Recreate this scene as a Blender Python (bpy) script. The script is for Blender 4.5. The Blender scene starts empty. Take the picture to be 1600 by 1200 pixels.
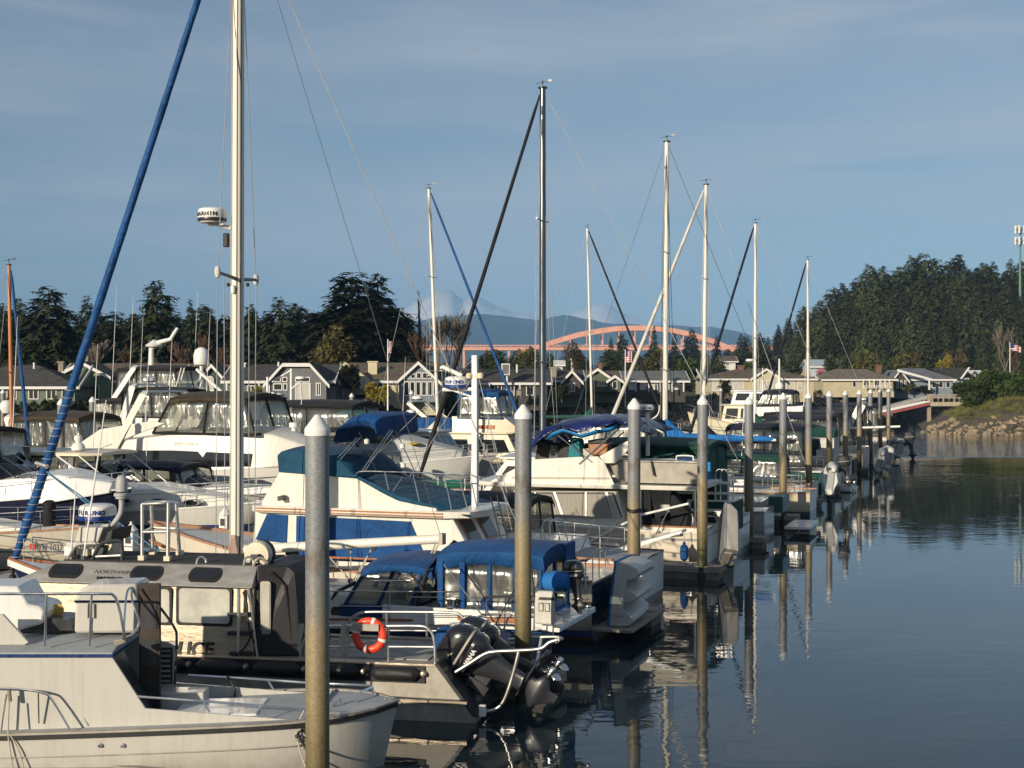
import bpy, bmesh, math, random
from math import sin, cos, pi, radians, sqrt, atan2
from mathutils import Vector, Matrix, noise
R = random.Random(7)
SC = bpy.context.scene; COL = SC.collection
F, CX, HY, HC = 2220.0, 800.0, 595.0, 6.1       # focal length in photo pixels, centre, horizon row, eye height
def W(x, y, Z): return Vector(((x-CX)*Z/F, Z, HC-(y-HY)*Z/F))
def lerp(a, b, t): return a+(b-a)*t
def interp(tab, x):
    if x <= tab[0][0]: return tab[0][1]
    for (a, b), (c, d) in zip(tab, tab[1:]):
        if x <= c: return b+(d-b)*(x-a)/(c-a)
    return tab[-1][1]

# ------------------------------------------------------------------ mesh helpers
class MB:
    def __init__(s): s.v = []; s.f = []
    def add(s, v, f):
        o = len(s.v); s.v += [tuple(p) for p in v]; s.f += [tuple(i+o for i in q) for q in f]; return s
    def box(s, a, b):
        x0, x1 = sorted((a[0], b[0])); y0, y1 = sorted((a[1], b[1])); z0, z1 = sorted((a[2], b[2]))
        return s.add([(x0,y0,z0),(x1,y0,z0),(x1,y1,z0),(x0,y1,z0),(x0,y0,z1),(x1,y0,z1),(x1,y1,z1),(x0,y1,z1)],
                     [(0,3,2,1),(4,5,6,7),(0,1,5,4),(1,2,6,5),(2,3,7,6),(3,0,4,7)])
    def prism(s, A, B):
        n = len(A)
        return s.add(list(A)+list(B), [tuple(range(n))[::-1], tuple(range(n, 2*n))]+[(i, (i+1) % n, n+(i+1) % n, n+i) for i in range(n)])
    def loft(s, rings, caps=True, closed=True):
        n = len(rings[0]); v = [p for r in rings for p in r]; f = []
        for k in range(len(rings)-1):
            for i in range(n if closed else n-1):
                j = (i+1) % n; f.append((k*n+i, k*n+j, (k+1)*n+j, (k+1)*n+i))
        if caps and closed: f += [tuple(range(n))[::-1], tuple(range((len(rings)-1)*n, len(rings)*n))]
        return s.add(v, f)
    def tube(s, pts, r, n=8):
        pts = [Vector(p) for p in pts]; rr = r if isinstance(r, (list, tuple)) else [r]*len(pts); rings = []; prev = None
        for i, p in enumerate(pts):
            d = (pts[min(i+1, len(pts)-1)]-pts[max(i-1, 0)]).normalized()
            a = prev if prev else (Vector((0,0,1)) if abs(d.z) < .9 else Vector((1,0,0)))
            u = (a-d*a.dot(d)).normalized(); w = d.cross(u); prev = u
            rings.append([p+u*cos(2*pi*k/n)*rr[i]+w*sin(2*pi*k/n)*rr[i] for k in range(n)])
        return s.loft(rings)
    def lathe(s, prof, c=(0,0,0), n=20, ax='z'):
        rings = []
        for r, h in prof:
            ring = []
            for k in range(n):
                a = 2*pi*k/n; x, y = r*cos(a), r*sin(a)
                q = (x, y, h) if ax == 'z' else ((h, x, y) if ax == 'x' else (y, h, x))
                ring.append((c[0]+q[0], c[1]+q[1], c[2]+q[2]))
            rings.append(ring)
        return s.loft(rings)
    def grid(s, rows): return s.loft(rows, caps=False, closed=False)
    def quad(s, a, b, c, d): return s.add([a, b, c, d], [(0,1,2,3)])

def curve(pts, n=6):                             # Catmull-Rom through points
    P = [Vector(p) for p in pts]; out = []
    for i in range(len(P)-1):
        a = P[max(i-1, 0)]; b = P[i]; c = P[i+1]; d = P[min(i+2, len(P)-1)]
        for k in range(n):
            t = k/n; out.append(.5*((2*b)+(c-a)*t+(2*a-5*b+4*c-d)*t*t+(3*b-a-3*c+d)*t**3))
    out.append(P[-1]); return out

def mk(mb, name, mat, parent=None, label=None, bev=0, sm=40, sol=0, sub=0):
    me = bpy.data.meshes.new(name); me.from_pydata(mb.v, [], mb.f)
    if len(mb.f) < 60000:
        bm = bmesh.new(); bm.from_mesh(me); bmesh.ops.recalc_face_normals(bm, faces=bm.faces); bm.to_mesh(me); bm.free()
    if sm:
        me.polygons.foreach_set('use_smooth', [True]*len(me.polygons)); me.set_sharp_from_angle(angle=radians(sm))
    for m in (mat if isinstance(mat, (list, tuple)) else [mat]): me.materials.append(m)
    o = bpy.data.objects.new(name, me); COL.objects.link(o); o.parent = parent
    if label: o['label'] = label
    if sol: d = o.modifiers.new('solid', 'SOLIDIFY'); d.thickness = sol; d.offset = 0
    if sub: d = o.modifiers.new('sub', 'SUBSURF'); d.levels = d.render_levels = sub
    if bev: d = o.modifiers.new('bev', 'BEVEL'); d.width = bev; d.segments = 2; d.limit_method = 'ANGLE'
    return o
def tag(o, label, cat, group=None):
    o['label'] = label; o['category'] = cat
    if group: o['group'] = group
    return o
def struct(o): o['kind'] = 'structure'; return o
def stuff(o): o['kind'] = 'stuff'; return o
def empty(name, label, cat, loc=(0,0,0), rz=0, group=None):
    o = bpy.data.objects.new(name, None); COL.objects.link(o); o.location = loc; o.rotation_euler = (0,0,rz); o.empty_display_size = .2
    return tag(o, label, cat, group)
def copy_tree(o, parent=None):
    c = o.copy(); COL.objects.link(c); c.parent = parent
    for ch in list(o.children): copy_tree(ch, c)
    return c
def text(s, name, mat, parent, loc, size, rot=(pi/2,0,0), wide=1.0, bold=0, shear=0, align='LEFT', ext=.003):
    cu = bpy.data.curves.new(name, 'FONT'); cu.body = s; cu.size = size; cu.extrude = ext; cu.offset = bold; cu.shear = shear; cu.align_x = align
    o = bpy.data.objects.new('tmp', cu); COL.objects.link(o)
    dg = bpy.context.evaluated_depsgraph_get(); me = bpy.data.meshes.new_from_object(o.evaluated_get(dg)); bpy.data.objects.remove(o)
    me.materials.clear(); me.materials.append(mat)
    t = bpy.data.objects.new(name, me); COL.objects.link(t); t.parent = parent; t.location = loc; t.rotation_euler = rot; t.scale = (wide,1,1)
    return t

# ------------------------------------------------------------------ materials
def nodes(name):
    m = bpy.data.materials.new(name); m.use_nodes = True; nt = m.node_tree
    return m, nt, nt.nodes['Principled BSDF']
def N(nt, typ, **k):
    n = nt.nodes.new(typ)
    for a, b in k.items():
        if a in n.inputs.keys(): n.inputs[a].default_value = b
        else: setattr(n, a, b)
    return n
def ramp(nt, stops, fac, inter='LINEAR'):
    r = N(nt, 'ShaderNodeValToRGB'); e = r.color_ramp.elements; r.color_ramp.interpolation = inter
    while len(e) > 1: e.remove(e[0])
    e[0].position = stops[0][0]; e[0].color = (*stops[0][1], 1)
    for p, c in stops[1:]: q = e.new(p); q.color = (*c, 1)
    nt.links.new(fac, r.inputs[0]); return r.outputs[0]
def g(v): return (v, v, v)
def mat(name, c, rough=.5, metal=0, var=.15, scale=3, bump=0, bscale=30, stretch=(1,1,1), spec=.5, streak=0, dirt=None, coat=0, rvar=.1):
    m, nt, b = nodes(name); tc = N(nt, 'ShaderNodeTexCoord'); L = nt.links.new
    mp = N(nt, 'ShaderNodeMapping'); mp.inputs['Scale'].default_value = stretch; L(tc.outputs['Object'], mp.inputs[0])
    no = N(nt, 'ShaderNodeTexNoise', Scale=scale, Detail=8.0, Roughness=.62); L(mp.outputs[0], no.inputs['Vector'])
    lo = tuple(x*(1-var) for x in c); hi = tuple(min(1, x*(1+var*.6)) for x in c)
    col = ramp(nt, [(.3, lo), (.7, hi)], no.outputs['Fac'])
    if streak:                                    # vertical rain and rust runs
        mp2 = N(nt, 'ShaderNodeMapping'); mp2.inputs['Scale'].default_value = (9,9,.5); L(tc.outputs['Object'], mp2.inputs[0])
        n2 = N(nt, 'ShaderNodeTexNoise', Scale=1.0, Detail=6.0, Roughness=.7); L(mp2.outputs[0], n2.inputs['Vector'])
        f = ramp(nt, [(.5, g(0)), (.78, g(streak))], n2.outputs['Fac'])
        mx = N(nt, 'ShaderNodeMix', data_type='RGBA'); L(f, mx.inputs[0]); L(col, mx.inputs[6]); mx.inputs[7].default_value = (*(dirt or (.22,.17,.1)), 1); col = mx.outputs[2]
    L(col, b.inputs['Base Color'])
    rr = ramp(nt, [(.3, g(max(.02, rough-rvar))), (.7, g(min(1, rough+rvar)))], no.outputs['Fac']); L(rr, b.inputs['Roughness'])
    b.inputs['Metallic'].default_value = metal; b.inputs['Specular IOR Level'].default_value = spec
    b.inputs['Coat Weight'].default_value = coat; b.inputs['Coat Roughness'].default_value = .08
    if bump:
        n3 = N(nt, 'ShaderNodeTexNoise', Scale=bscale, Detail=5.0); L(mp.outputs[0], n3.inputs['Vector'])
        bp = N(nt, 'ShaderNodeBump', Strength=bump, Distance=.02); L(n3.outputs['Fac'], bp.inputs['Height']); L(bp.outputs[0], b.inputs['Normal'])
    return m
def hullmat(name, top, stripe, bottom, z1=.14, z2=.3, streak=.35, band=None):
    m, nt, b = nodes(name); L = nt.links.new; tc = N(nt, 'ShaderNodeTexCoord'); sp = N(nt, 'ShaderNodeSeparateXYZ'); L(tc.outputs['Object'], sp.inputs[0])
    mr = N(nt, 'ShaderNodeMapRange'); mr.inputs[1].default_value = 0; mr.inputs[2].default_value = 2.5; L(sp.outputs[2], mr.inputs[0])
    st = [(0, bottom), (z1/2.5, stripe), (z2/2.5, top)]
    if band: st += [(band[0]/2.5, band[2]), (band[1]/2.5, top)]
    base = ramp(nt, st, mr.outputs[0], 'CONSTANT')
    mp2 = N(nt, 'ShaderNodeMapping'); mp2.inputs['Scale'].default_value = (7,7,.45); L(tc.outputs['Object'], mp2.inputs[0])
    n2 = N(nt, 'ShaderNodeTexNoise', Scale=1.0, Detail=7.0, Roughness=.7); L(mp2.outputs[0], n2.inputs['Vector'])
    f = ramp(nt, [(.48, g(0)), (.8, g(streak))], n2.outputs['Fac'])
    mx = N(nt, 'ShaderNodeMix', data_type='RGBA'); L(f, mx.inputs[0]); L(base, mx.inputs[6]); mx.inputs[7].default_value = (.2,.16,.09,1)
    sc = N(nt, 'ShaderNodeMapRange'); sc.inputs[1].default_value = z2; sc.inputs[2].default_value = z2+.55; sc.inputs[3].default_value = .55; sc.inputs[4].default_value = 0; L(sp.outputs[2], sc.inputs[0])
    n4 = N(nt, 'ShaderNodeTexNoise', Scale=3.5, Detail=8.0, Roughness=.75); L(tc.outputs['Object'], n4.inputs['Vector']); sm_ = N(nt, 'ShaderNodeMath', operation='MULTIPLY'); L(sc.outputs[0], sm_.inputs[0]); L(ramp(nt, [(.35, g(.1)), (.65, g(1))], n4.outputs['Fac']), sm_.inputs[1])
    m4 = N(nt, 'ShaderNodeMix', data_type='RGBA'); L(sm_.outputs[0], m4.inputs[0]); L(mx.outputs[2], m4.inputs[6]); m4.inputs[7].default_value = (.16,.14,.08,1)
    L(m4.outputs[2], b.inputs['Base Color']); b.inputs['Roughness'].default_value = .28; b.inputs['Coat Weight'].default_value = .2
    n3 = N(nt, 'ShaderNodeTexNoise', Scale=1.6, Detail=2.0); L(tc.outputs['Object'], n3.inputs['Vector'])
    bp = N(nt, 'ShaderNodeBump', Strength=.12, Distance=.03); L(n3.outputs['Fac'], bp.inputs['Height']); L(bp.outputs[0], b.inputs['Normal'])
    return m
def canvas(name, c, rough=.75):                   # sun faded cloth with soft folds and seams
    m, nt, b = nodes(name); L = nt.links.new; tc = N(nt, 'ShaderNodeTexCoord')
    n1 = N(nt, 'ShaderNodeTexNoise', Scale=1.3, Detail=6.0); L(tc.outputs['Object'], n1.inputs['Vector'])
    L(ramp(nt, [(.3, tuple(x*.72 for x in c)), (.72, tuple(min(1, x*1.2+.006) for x in c))], n1.outputs['Fac']), b.inputs['Base Color'])
    b.inputs['Roughness'].default_value = rough; b.inputs['Sheen Weight'].default_value = .03; b.inputs['Specular IOR Level'].default_value = .3
    mp = N(nt, 'ShaderNodeMapping'); mp.inputs['Scale'].default_value = (2.2,.9,1.6); L(tc.outputs['Object'], mp.inputs[0])
    n2 = N(nt, 'ShaderNodeTexNoise', Scale=2.0, Detail=3.0, Distortion=1.2); L(mp.outputs[0], n2.inputs['Vector'])
    n3 = N(nt, 'ShaderNodeTexNoise', Scale=260.0); L(tc.outputs['Object'], n3.inputs['Vector'])
    b1 = N(nt, 'ShaderNodeBump', Strength=.45, Distance=.12); L(n2.outputs['Fac'], b1.inputs['Height'])
    b2 = N(nt, 'ShaderNodeBump', Strength=.2, Distance=.004); L(n3.outputs['Fac'], b2.inputs['Height']); L(b1.outputs[0], b2.inputs['Normal']); L(b2.outputs[0], b.inputs['Normal'])
    return m
def vinyl(name, tr=.62):                          # wrinkled clear plastic window
    m = bpy.data.materials.new(name); m.use_nodes = True; nt = m.node_tree; L = nt.links.new; nt.nodes.remove(nt.nodes['Principled BSDF'])
    out = nt.nodes['Material Output']; tc = N(nt, 'ShaderNodeTexCoord')
    mpv = N(nt, 'ShaderNodeMapping'); mpv.inputs['Scale'].default_value = (1.6,1.2,.55); mpv.inputs['Rotation'].default_value = (.3,.6,.2); L(tc.outputs['Object'], mpv.inputs[0])
    n = N(nt, 'ShaderNodeTexNoise', Scale=1.8, Detail=1.5, Distortion=1.0); L(mpv.outputs[0], n.inputs['Vector'])
    bp = N(nt, 'ShaderNodeBump', Strength=.38, Distance=.12); L(n.outputs['Fac'], bp.inputs['Height'])
    t = N(nt, 'ShaderNodeBsdfTransparent'); t.inputs[0].default_value = (.86,.87,.84,1)
    gl = N(nt, 'ShaderNodeBsdfGlossy'); gl.inputs['Roughness'].default_value = .2; gl.inputs['Color'].default_value = (.9,.9,.88,1); L(bp.outputs[0], gl.inputs['Normal'])
    df = N(nt, 'ShaderNodeBsdfDiffuse'); df.inputs['Color'].default_value = (.3,.3,.28,1); L(bp.outputs[0], df.inputs['Normal'])
    m1 = N(nt, 'ShaderNodeMixShader'); m1.inputs[0].default_value = .6; L(df.outputs[0], m1.inputs[1]); L(gl.outputs[0], m1.inputs[2])
    m2 = N(nt, 'ShaderNodeMixShader'); m2.inputs[0].default_value = tr; L(m1.outputs[0], m2.inputs[1]); L(t.outputs[0], m2.inputs[2]); L(m2.outputs[0], out.inputs[0])
    return m
def leafmat(name, c, var=.5):
    m, nt, b = nodes(name); L = nt.links.new; tc = N(nt, 'ShaderNodeTexCoord'); oi = N(nt, 'ShaderNodeObjectInfo')
    n = N(nt, 'ShaderNodeTexNoise', Scale=.9, Detail=7.0, Roughness=.75); L(tc.outputs['Object'], n.inputs['Vector'])
    col = ramp(nt, [(.3, tuple(x*(1-var) for x in c)), (.7, tuple(x*(1+var) for x in c))], n.outputs['Fac'])
    hs = N(nt, 'ShaderNodeHueSaturation'); mr = N(nt, 'ShaderNodeMapRange'); mr.inputs[3].default_value = .5; mr.inputs[4].default_value = 1.45
    L(oi.outputs['Random'], mr.inputs[0]); L(mr.outputs[0], hs.inputs['Value'])
    mr2 = N(nt, 'ShaderNodeMapRange'); mr2.inputs[3].default_value = .485; mr2.inputs[4].default_value = .515; L(oi.outputs['Random'], mr2.inputs[0]); L(mr2.outputs[0], hs.inputs['Hue'])
    L(col, hs.inputs['Color']); L(hs.outputs[0], b.inputs['Base Color']); b.inputs['Roughness'].default_value = .75; b.inputs['Specular IOR Level'].default_value = .2
    return m
GEL = mat('gelcoat', (.74,.71,.62), .3, var=.07, scale=2, streak=.3, coat=.15)
GELW = mat('gelcoat_clean', (.78,.77,.73), .28, var=.05, scale=2, streak=.14, coat=.2)
CREAM = mat('cream_gelcoat', (.7,.62,.46), .35, var=.08, streak=.3)
GREYDECK = mat('grey_nonskid', (.36,.38,.39), .8, var=.15, bump=.3, bscale=180)
ALU = mat('gold_lit_aluminium', (.55,.46,.34), .36, metal=.5, var=.22, scale=2.5, stretch=(1,1,6), streak=.25, bump=.15, bscale=12)  # brushed aluminium with the gold sun reflection tinted into its base colour
ALUD = mat('dull_aluminium', (.4,.37,.31), .6, metal=.35, var=.3, scale=3, streak=.3)
STEEL = mat('polished_steel', (.75,.74,.71), .22, metal=1, var=.08)
ALUP = mat('anodised_tube', (.66,.64,.58), .36, metal=.9, var=.1)
MASTW = mat('painted_mast', (.78,.74,.64), .38, var=.1, scale=1.5, stretch=(3,3,.5), streak=.2)
MASTA = mat('bare_mast', (.16,.175,.19), .28, metal=.9, var=.3, scale=1.2, stretch=(2,2,.3))
WIRE = mat('rigging_wire', (.55,.55,.52), .35, metal=.6)
WIRED = mat('dark_wire', (.1,.1,.1), .5)
BLK = mat('black_rubber', (.012,.012,.013), .6, var=.3)
BLKG = mat('black_gloss', (.012,.013,.017), .18, var=.2, coat=.7, rvar=.05)
BLKM = mat('dark_paint', (.03,.032,.037), .38, var=.25, coat=.2)
DGLASS = mat('tinted_glass', (.012,.014,.016), .05, var=.3, spec=.8, rvar=.03)
GLASSL = mat('reflection_bright_glass', (.55,.54,.47), .12, var=.3, scale=2, spec=.9, rvar=.06)  # glass whose bright reflections are put into the base colour
CURT = mat('curtain', (.33,.31,.26), .9, var=.3, scale=4, stretch=(9,9,.4), bump=.5, bscale=4)
TEAK = mat('teak', (.36,.13,.045), .5, var=.4, scale=5, stretch=(1,6,6), coat=.15)
TEAKW = mat('worn_teak', (.4,.2,.11), .75, var=.5, scale=9, stretch=(1,6,6), streak=.4, dirt=(.6,.55,.45))
WOOD = mat('weathered_plank', (.3,.27,.22), .85, var=.4, scale=4, stretch=(1,8,8), bump=.3)
DWOOD = mat('dark_varnished_wood', (.035,.02,.012), .5, var=.5)
CONC = mat('concrete', (.36,.35,.32), .9, var=.3, scale=3, bump=.3, streak=.4)
ROPE = mat('rope', (.5,.46,.38), .9, var=.3, scale=40)
ROPEB = mat('blue_line', (.08,.22,.36), .9, var=.5, scale=40)
WHT = mat('white_plastic', (.8,.79,.74), .35, var=.06, streak=.12)
RED = mat('orange_foam', (.75,.06,.015), .5, var=.12, coat=.1)
WTAPE = mat('white_tape', (.75,.74,.7), .6)
ORMAST = mat('varnished_spar', (.55,.2,.06), .4, var=.3, scale=3, stretch=(4,4,.5))
BLU = canvas('blue_canvas', (.002,.06,.2)); BLUR = canvas('royal_canvas', (.002,.06,.21)); BLUD = canvas('teal_blue_canvas', (.003,.06,.12)); BLUL = canvas('bright_blue_canvas', (.01,.14,.42))
TARP = canvas('shiny_tarp', (.007,.016,.1), .22); TARPL = canvas('light_blue_tarp', (.015,.2,.5), .4); BLUF = canvas('furling_blue', (.003,.065,.22), .6)
NAVY = canvas('navy_canvas', (.006,.008,.025)); BLKC = canvas('black_canvas', (.009,.009,.011)); GRNC = canvas('green_canvas', (.008,.06,.042)); TANC = canvas('taupe_cover', (.17,.135,.09))
BRNC = canvas('brown_canvas', (.05,.036,.02)); DKBL = canvas('dark_blue_canvas', (.004,.035,.13)); WHC = canvas('white_cloth', (.62,.6,.54)); TEAL = canvas('teal_cloth', (.02,.2,.24)); SAGE = canvas('sage_cloth', (.12,.26,.17))
VIN = vinyl('clear_vinyl', .8); VIN2 = vinyl('hazy_vinyl', .66)
INK = mat('ink', (.015,.015,.018), .5); INKB = mat('blue_ink', (.01,.04,.22), .5); INKW = mat('white_ink', (.8,.8,.78), .5); INKR = mat('red_ink', (.5,.02,.02), .5)
INFL = mat('grey_inflatable', (.4,.41,.4), .55, var=.12, streak=.2); INFLD = mat('dark_inflatable', (.2,.21,.22), .6, var=.2)
HAZE = 8.5e-5; EXPO = 0.0
# ------------------------------------------------------------------ water
def watermat():
    m, nt, b = nodes('water'); L = nt.links.new; ge = N(nt, 'ShaderNodeNewGeometry')
    b.inputs['Base Color'].default_value = (.016,.027,.032,1); b.inputs['Roughness'].default_value = .025; b.inputs['IOR'].default_value = 1.33
    def rip(scale, sx, sy, det):
        mp = N(nt, 'ShaderNodeMapping'); mp.inputs['Scale'].default_value = (sx, sy, 1); mp.inputs['Rotation'].default_value = (0,0,radians(-12)); L(ge.outputs['Position'], mp.inputs[0])
        n = N(nt, 'ShaderNodeTexNoise', Scale=scale, Detail=det, Roughness=.5, Distortion=.5); L(mp.outputs[0], n.inputs['Vector']); return n.outputs['Fac']
    a = rip(1.6, .7, 1.5, 2.0); c = rip(.35, .6, 1.2, 2.0); d = rip(6.0, .8, 1.3, 2.0); patch = rip(.028, .7, 1.4, 3.0)
    # wind lane: a strip of ripples across the open channel
    sp = N(nt, 'ShaderNodeSeparateXYZ'); L(ge.outputs['Position'], sp.inputs[0])
    wob = rip(.02, 1, .5, 4.0)
    ma = N(nt, 'ShaderNodeMath', operation='MULTIPLY_ADD'); L(wob, ma.inputs[0]); ma.inputs[1].default_value = 5.0; L(sp.outputs[1], ma.inputs[2])
    lane = ramp(nt, [(0, g(0)), (.500, g(0)), (.504, g(1)), (.64, g(1)), (.68, g(0))], None_fac(nt, ma.outputs[0], 0, 230))
    pr = ramp(nt, [(.38, g(.12)), (.55, g(.4)), (.72, g(.95))], patch)
    h = N(nt, 'ShaderNodeMath', operation='MULTIPLY_ADD'); L(c, h.inputs[0]); h.inputs[1].default_value = 2.2; L(a, h.inputs[2])
    h2 = N(nt, 'ShaderNodeMath', operation='MULTIPLY_ADD'); L(d, h2.inputs[0]); h2.inputs[1].default_value = .05; L(h.outputs[0], h2.inputs[2])
    st = N(nt, 'ShaderNodeMath', operation='MULTIPLY_ADD'); L(lane, st.inputs[0]); st.inputs[1].default_value = 5.0; L(pr, st.inputs[2])
    mu = N(nt, 'ShaderNodeMath', operation='MULTIPLY'); L(h2.outputs[0], mu.inputs[0]); L(st.outputs[0], mu.inputs[1])
    bp = N(nt, 'ShaderNodeBump', Strength=1.0, Distance=.012); L(mu.outputs[0], bp.inputs['Height']); L(bp.outputs[0], b.inputs['Normal'])
    return m
def None_fac(nt, sock, a, b):
    mr = N(nt, 'ShaderNodeMapRange'); mr.inputs[1].default_value = a; mr.inputs[2].default_value = b; nt.links.new(sock, mr.inputs[0]); return mr.outputs[0]
mb = MB(); mb.quad((-900,-300,0), (900,-300,0), (900,420,0), (-900,420,0)); struct(mk(mb, 'water', watermat(), sm=0))

# ------------------------------------------------------------------ land
SHORE = [(-900,130),(0,140),(600,150),(900,178),(1100,205),(1300,238),(1450,264),(1700,290),(3000,310)]
def fr(x, y, s=1, o=3):
    return noise.fractal((x*s, y*s, 3.7), 1.0, 2.0, o)
def ground_h(X, Y):
    if Y < 60: return -3.2
    px = X/Y*F+CX; d = Y-interp(SHORE, px)-fr(X, Y, .08)*1.5
    top = interp([(0,3.3),(900,3.4),(1300,4.0),(1700,4.6)], px)
    if d < -8: h = -3
    elif d < 0: h = lerp(-3, -.5, (d+8)/8)
    elif d < 11: h = lerp(-.5, top, d/11)+fr(X, Y, .5)*.25
    else: h = top+min(1.5, (d-11)*.012)+fr(X, Y, .05)*.2
    h += 21*math.exp(-((X-150)/72)**2-((Y-430)/82)**2)*min(1, max(0, (Y-310)/60)) if Y > 310 else 0
    return h
rows = []; ZS = [-300, 60]+[100+2.5*i for i in range(100)]+[350+12*i for i in range(14)]+[520*1.25**i for i in range(18)]
for z in ZS:
    rw = []
    for i in range(161):
        t = (i-80)/80*.95; X = t*max(z, 400) if z < 60 else t*z
        rw.append((X, z, ground_h(X, z) if z > 0 else -3.2))
    rows.append(rw)
m, nt, b = nodes('bank_ground'); L = nt.links.new; ge = N(nt, 'ShaderNodeNewGeometry'); sp = N(nt, 'ShaderNodeSeparateXYZ'); L(ge.outputs['Position'], sp.inputs[0])
n1 = N(nt, 'ShaderNodeTexNoise', Scale=.35, Detail=9.0, Roughness=.7); L(ge.outputs['Position'], n1.inputs['Vector'])
n2 = N(nt, 'ShaderNodeTexNoise', Scale=2.5, Detail=6.0, Roughness=.7); L(ge.outputs['Position'], n2.inputs['Vector'])
rock = ramp(nt, [(.3, (.05,.042,.03)), (.55, (.13,.105,.07)), (.75, (.24,.2,.14))], n2.outputs['Fac'])
grass = ramp(nt, [(.3, (.03,.045,.012)), (.5, (.07,.075,.025)), (.7, (.12,.1,.05))], n1.outputs['Fac'])
ad = N(nt, 'ShaderNodeMath', operation='ADD'); L(sp.outputs[2], ad.inputs[0]); L(n1.outputs['Fac'], ad.inputs[1])
mx = N(nt, 'ShaderNodeMix', data_type='RGBA'); L(ramp(nt, [(.42, g(0)), (.5, g(1))], None_fac(nt, ad.outputs[0], 0, 7)), mx.inputs[0]); L(rock, mx.inputs[6]); L(grass, mx.inputs[7])
L(mx.outputs[2], b.inputs['Base Color']); b.inputs['Roughness'].default_value = .95
bp = N(nt, 'ShaderNodeBump', Strength=.9, Distance=.5); L(n2.outputs['Fac'], bp.inputs['Height']); L(bp.outputs[0], b.inputs['Normal'])
GROUND = m
mb = MB(); mb.grid(rows); struct(mk(mb, 'ground', GROUND, sm=60))
# grassy rocky point on the right
def point_h(X, Y):
    yn = 157-max(0, X-47)*.10+fr(X, Y, .15)*1.2; a = max(0, min(1, (X-45.5-abs(Y-164)*.25)/13)); c = max(0, min(1, (Y-yn)/12)); e = max(0, min(1, (214-Y)/14))
    sm = lambda t: t*t*(3-2*t)
    return -.7+(4.5+.012*max(0, X-60))*sm(a)**.8*(c**.75)*sm(e)+fr(X, Y, .4)*.22*min(a, c)
mb = MB(); mb.grid([[(44+i*.8, 148+j*.8, point_h(44+i*.8, 148+j*.8)) for i in range(150)] for j in range(84)])
struct(mk(mb, 'grassy_point', GROUND, sm=60))
def rock_mb(seed, n=1, flat=.7):
    r = random.Random(seed); bm = bmesh.new(); bmesh.ops.create_icosphere(bm, subdivisions=2, radius=1)
    ax = [(Vector((r.uniform(-1,1), r.uniform(-1,1), r.uniform(-1,1))).normalized(), r.uniform(.45,.8)) for _ in range(9)]
    for v in bm.verts:
        for a, d in ax:
            k = v.co.dot(a)
            if k > d: v.co -= a*(k-d)
        v.co += Vector((r.uniform(-.03,.03),)*3); v.co.z *= flat
    o = MB(); bm.verts.index_update(); o.add([v.co[:] for v in bm.verts], [[v.index for v in f.verts] for f in bm.faces]); bm.free(); return o
ROCKM = mat('tan_rock', (.3,.235,.15), .9, var=.45, scale=1.2, bump=.6, bscale=6); ROCKD = mat('dark_rock', (.19,.155,.11), .9, var=.5, scale=1.2, bump=.6, bscale=6)
protos = [mk(rock_mb(k), 'boulder', ROCKM, sm=28) for k in range(6)]; used = [False]*6
def boulder(loc, s, label, group, m=None):
    k = R.randrange(6); o = protos[k] if not used[k] else protos[k].copy()
    if used[k]: COL.objects.link(o)
    used[k] = True; o.location = loc; o.scale = (s*R.uniform(.8,1.5), s*R.uniform(.8,1.2), s*R.uniform(.7,1.1)); o.rotation_euler = (R.uniform(-.3,.3), R.uniform(-.3,.3), R.uniform(0,6.3)); tag(o, label, 'boulder', group); return o
boulder((58.3,153.2,.5), 1.25, 'largest pale boulder standing out of the rocky point near the right edge of the picture', 'boulders of the rocky point')
for i in range(190):
    X = 45.2+R.random()**.9*28; Y = (157-(X-47)*.1+R.uniform(-1.2,7.5)*min(1, (X-43)/10)) if X > 52 else 164+R.uniform(-7,7); h = point_h(X, Y)
    if h < -.9 or h > 2.5: continue
    boulder((X, Y, h+.05), R.uniform(.22,.75)*(1.1-h*.12), 'tan boulder in the riprap facing of the grassy point', 'boulders of the rocky point')
def scatter(name, mat_, n, place, gen):
    mb = MB(); base = [gen(k) for k in range(5)]
    for i in range(n):
        pl = place()
        if not pl: continue
        (X, Y, Z), s = pl; bsh = base[R.randrange(5)]; a = R.uniform(0, 6.3); ca, sa = cos(a), sin(a)
        mb.add([(X+s*(x*ca-y*sa), Y+s*(x*sa+y*ca), Z+s*z) for x, y, z in bsh.v], bsh.f)
    return stuff(mk(mb, name, mat_, sm=30))
def pl_bank():
    px = R.uniform(820,1640); Z = interp(SHORE, px)+R.uniform(-1,9); X = (px-CX)*Z/F; return (X, Z, ground_h(X, Z)+.1), R.uniform(.25,.75)
def small_rock(k):
    r = random.Random(k+50); bm = bmesh.new(); bmesh.ops.create_icosphere(bm, subdivisions=1, radius=1); bm.verts.index_update()
    o = MB(); o.add([(v.co.x*r.uniform(.6,1.2), v.co.y*r.uniform(.7,1.1), v.co.z*r.uniform(.5,.9)) for v in bm.verts], [[v.index for v in f.verts] for f in bm.faces]); bm.free(); return o
scatter('riprap_rubble', ROCKD, 2600, pl_bank, small_rock)
def pl_pt():
    X = 45+R.random()*40; Y = 156-(X-47)*.1+R.uniform(-2,7)+(R.uniform(0,12) if X < 52 else 0); h = point_h(X, Y)
    return ((X, Y, h+.02), R.uniform(.08,.3)) if -1 < h < 2.6 else None
scatter('point_rubble', ROCKM, 1300, pl_pt, small_rock)
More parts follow.
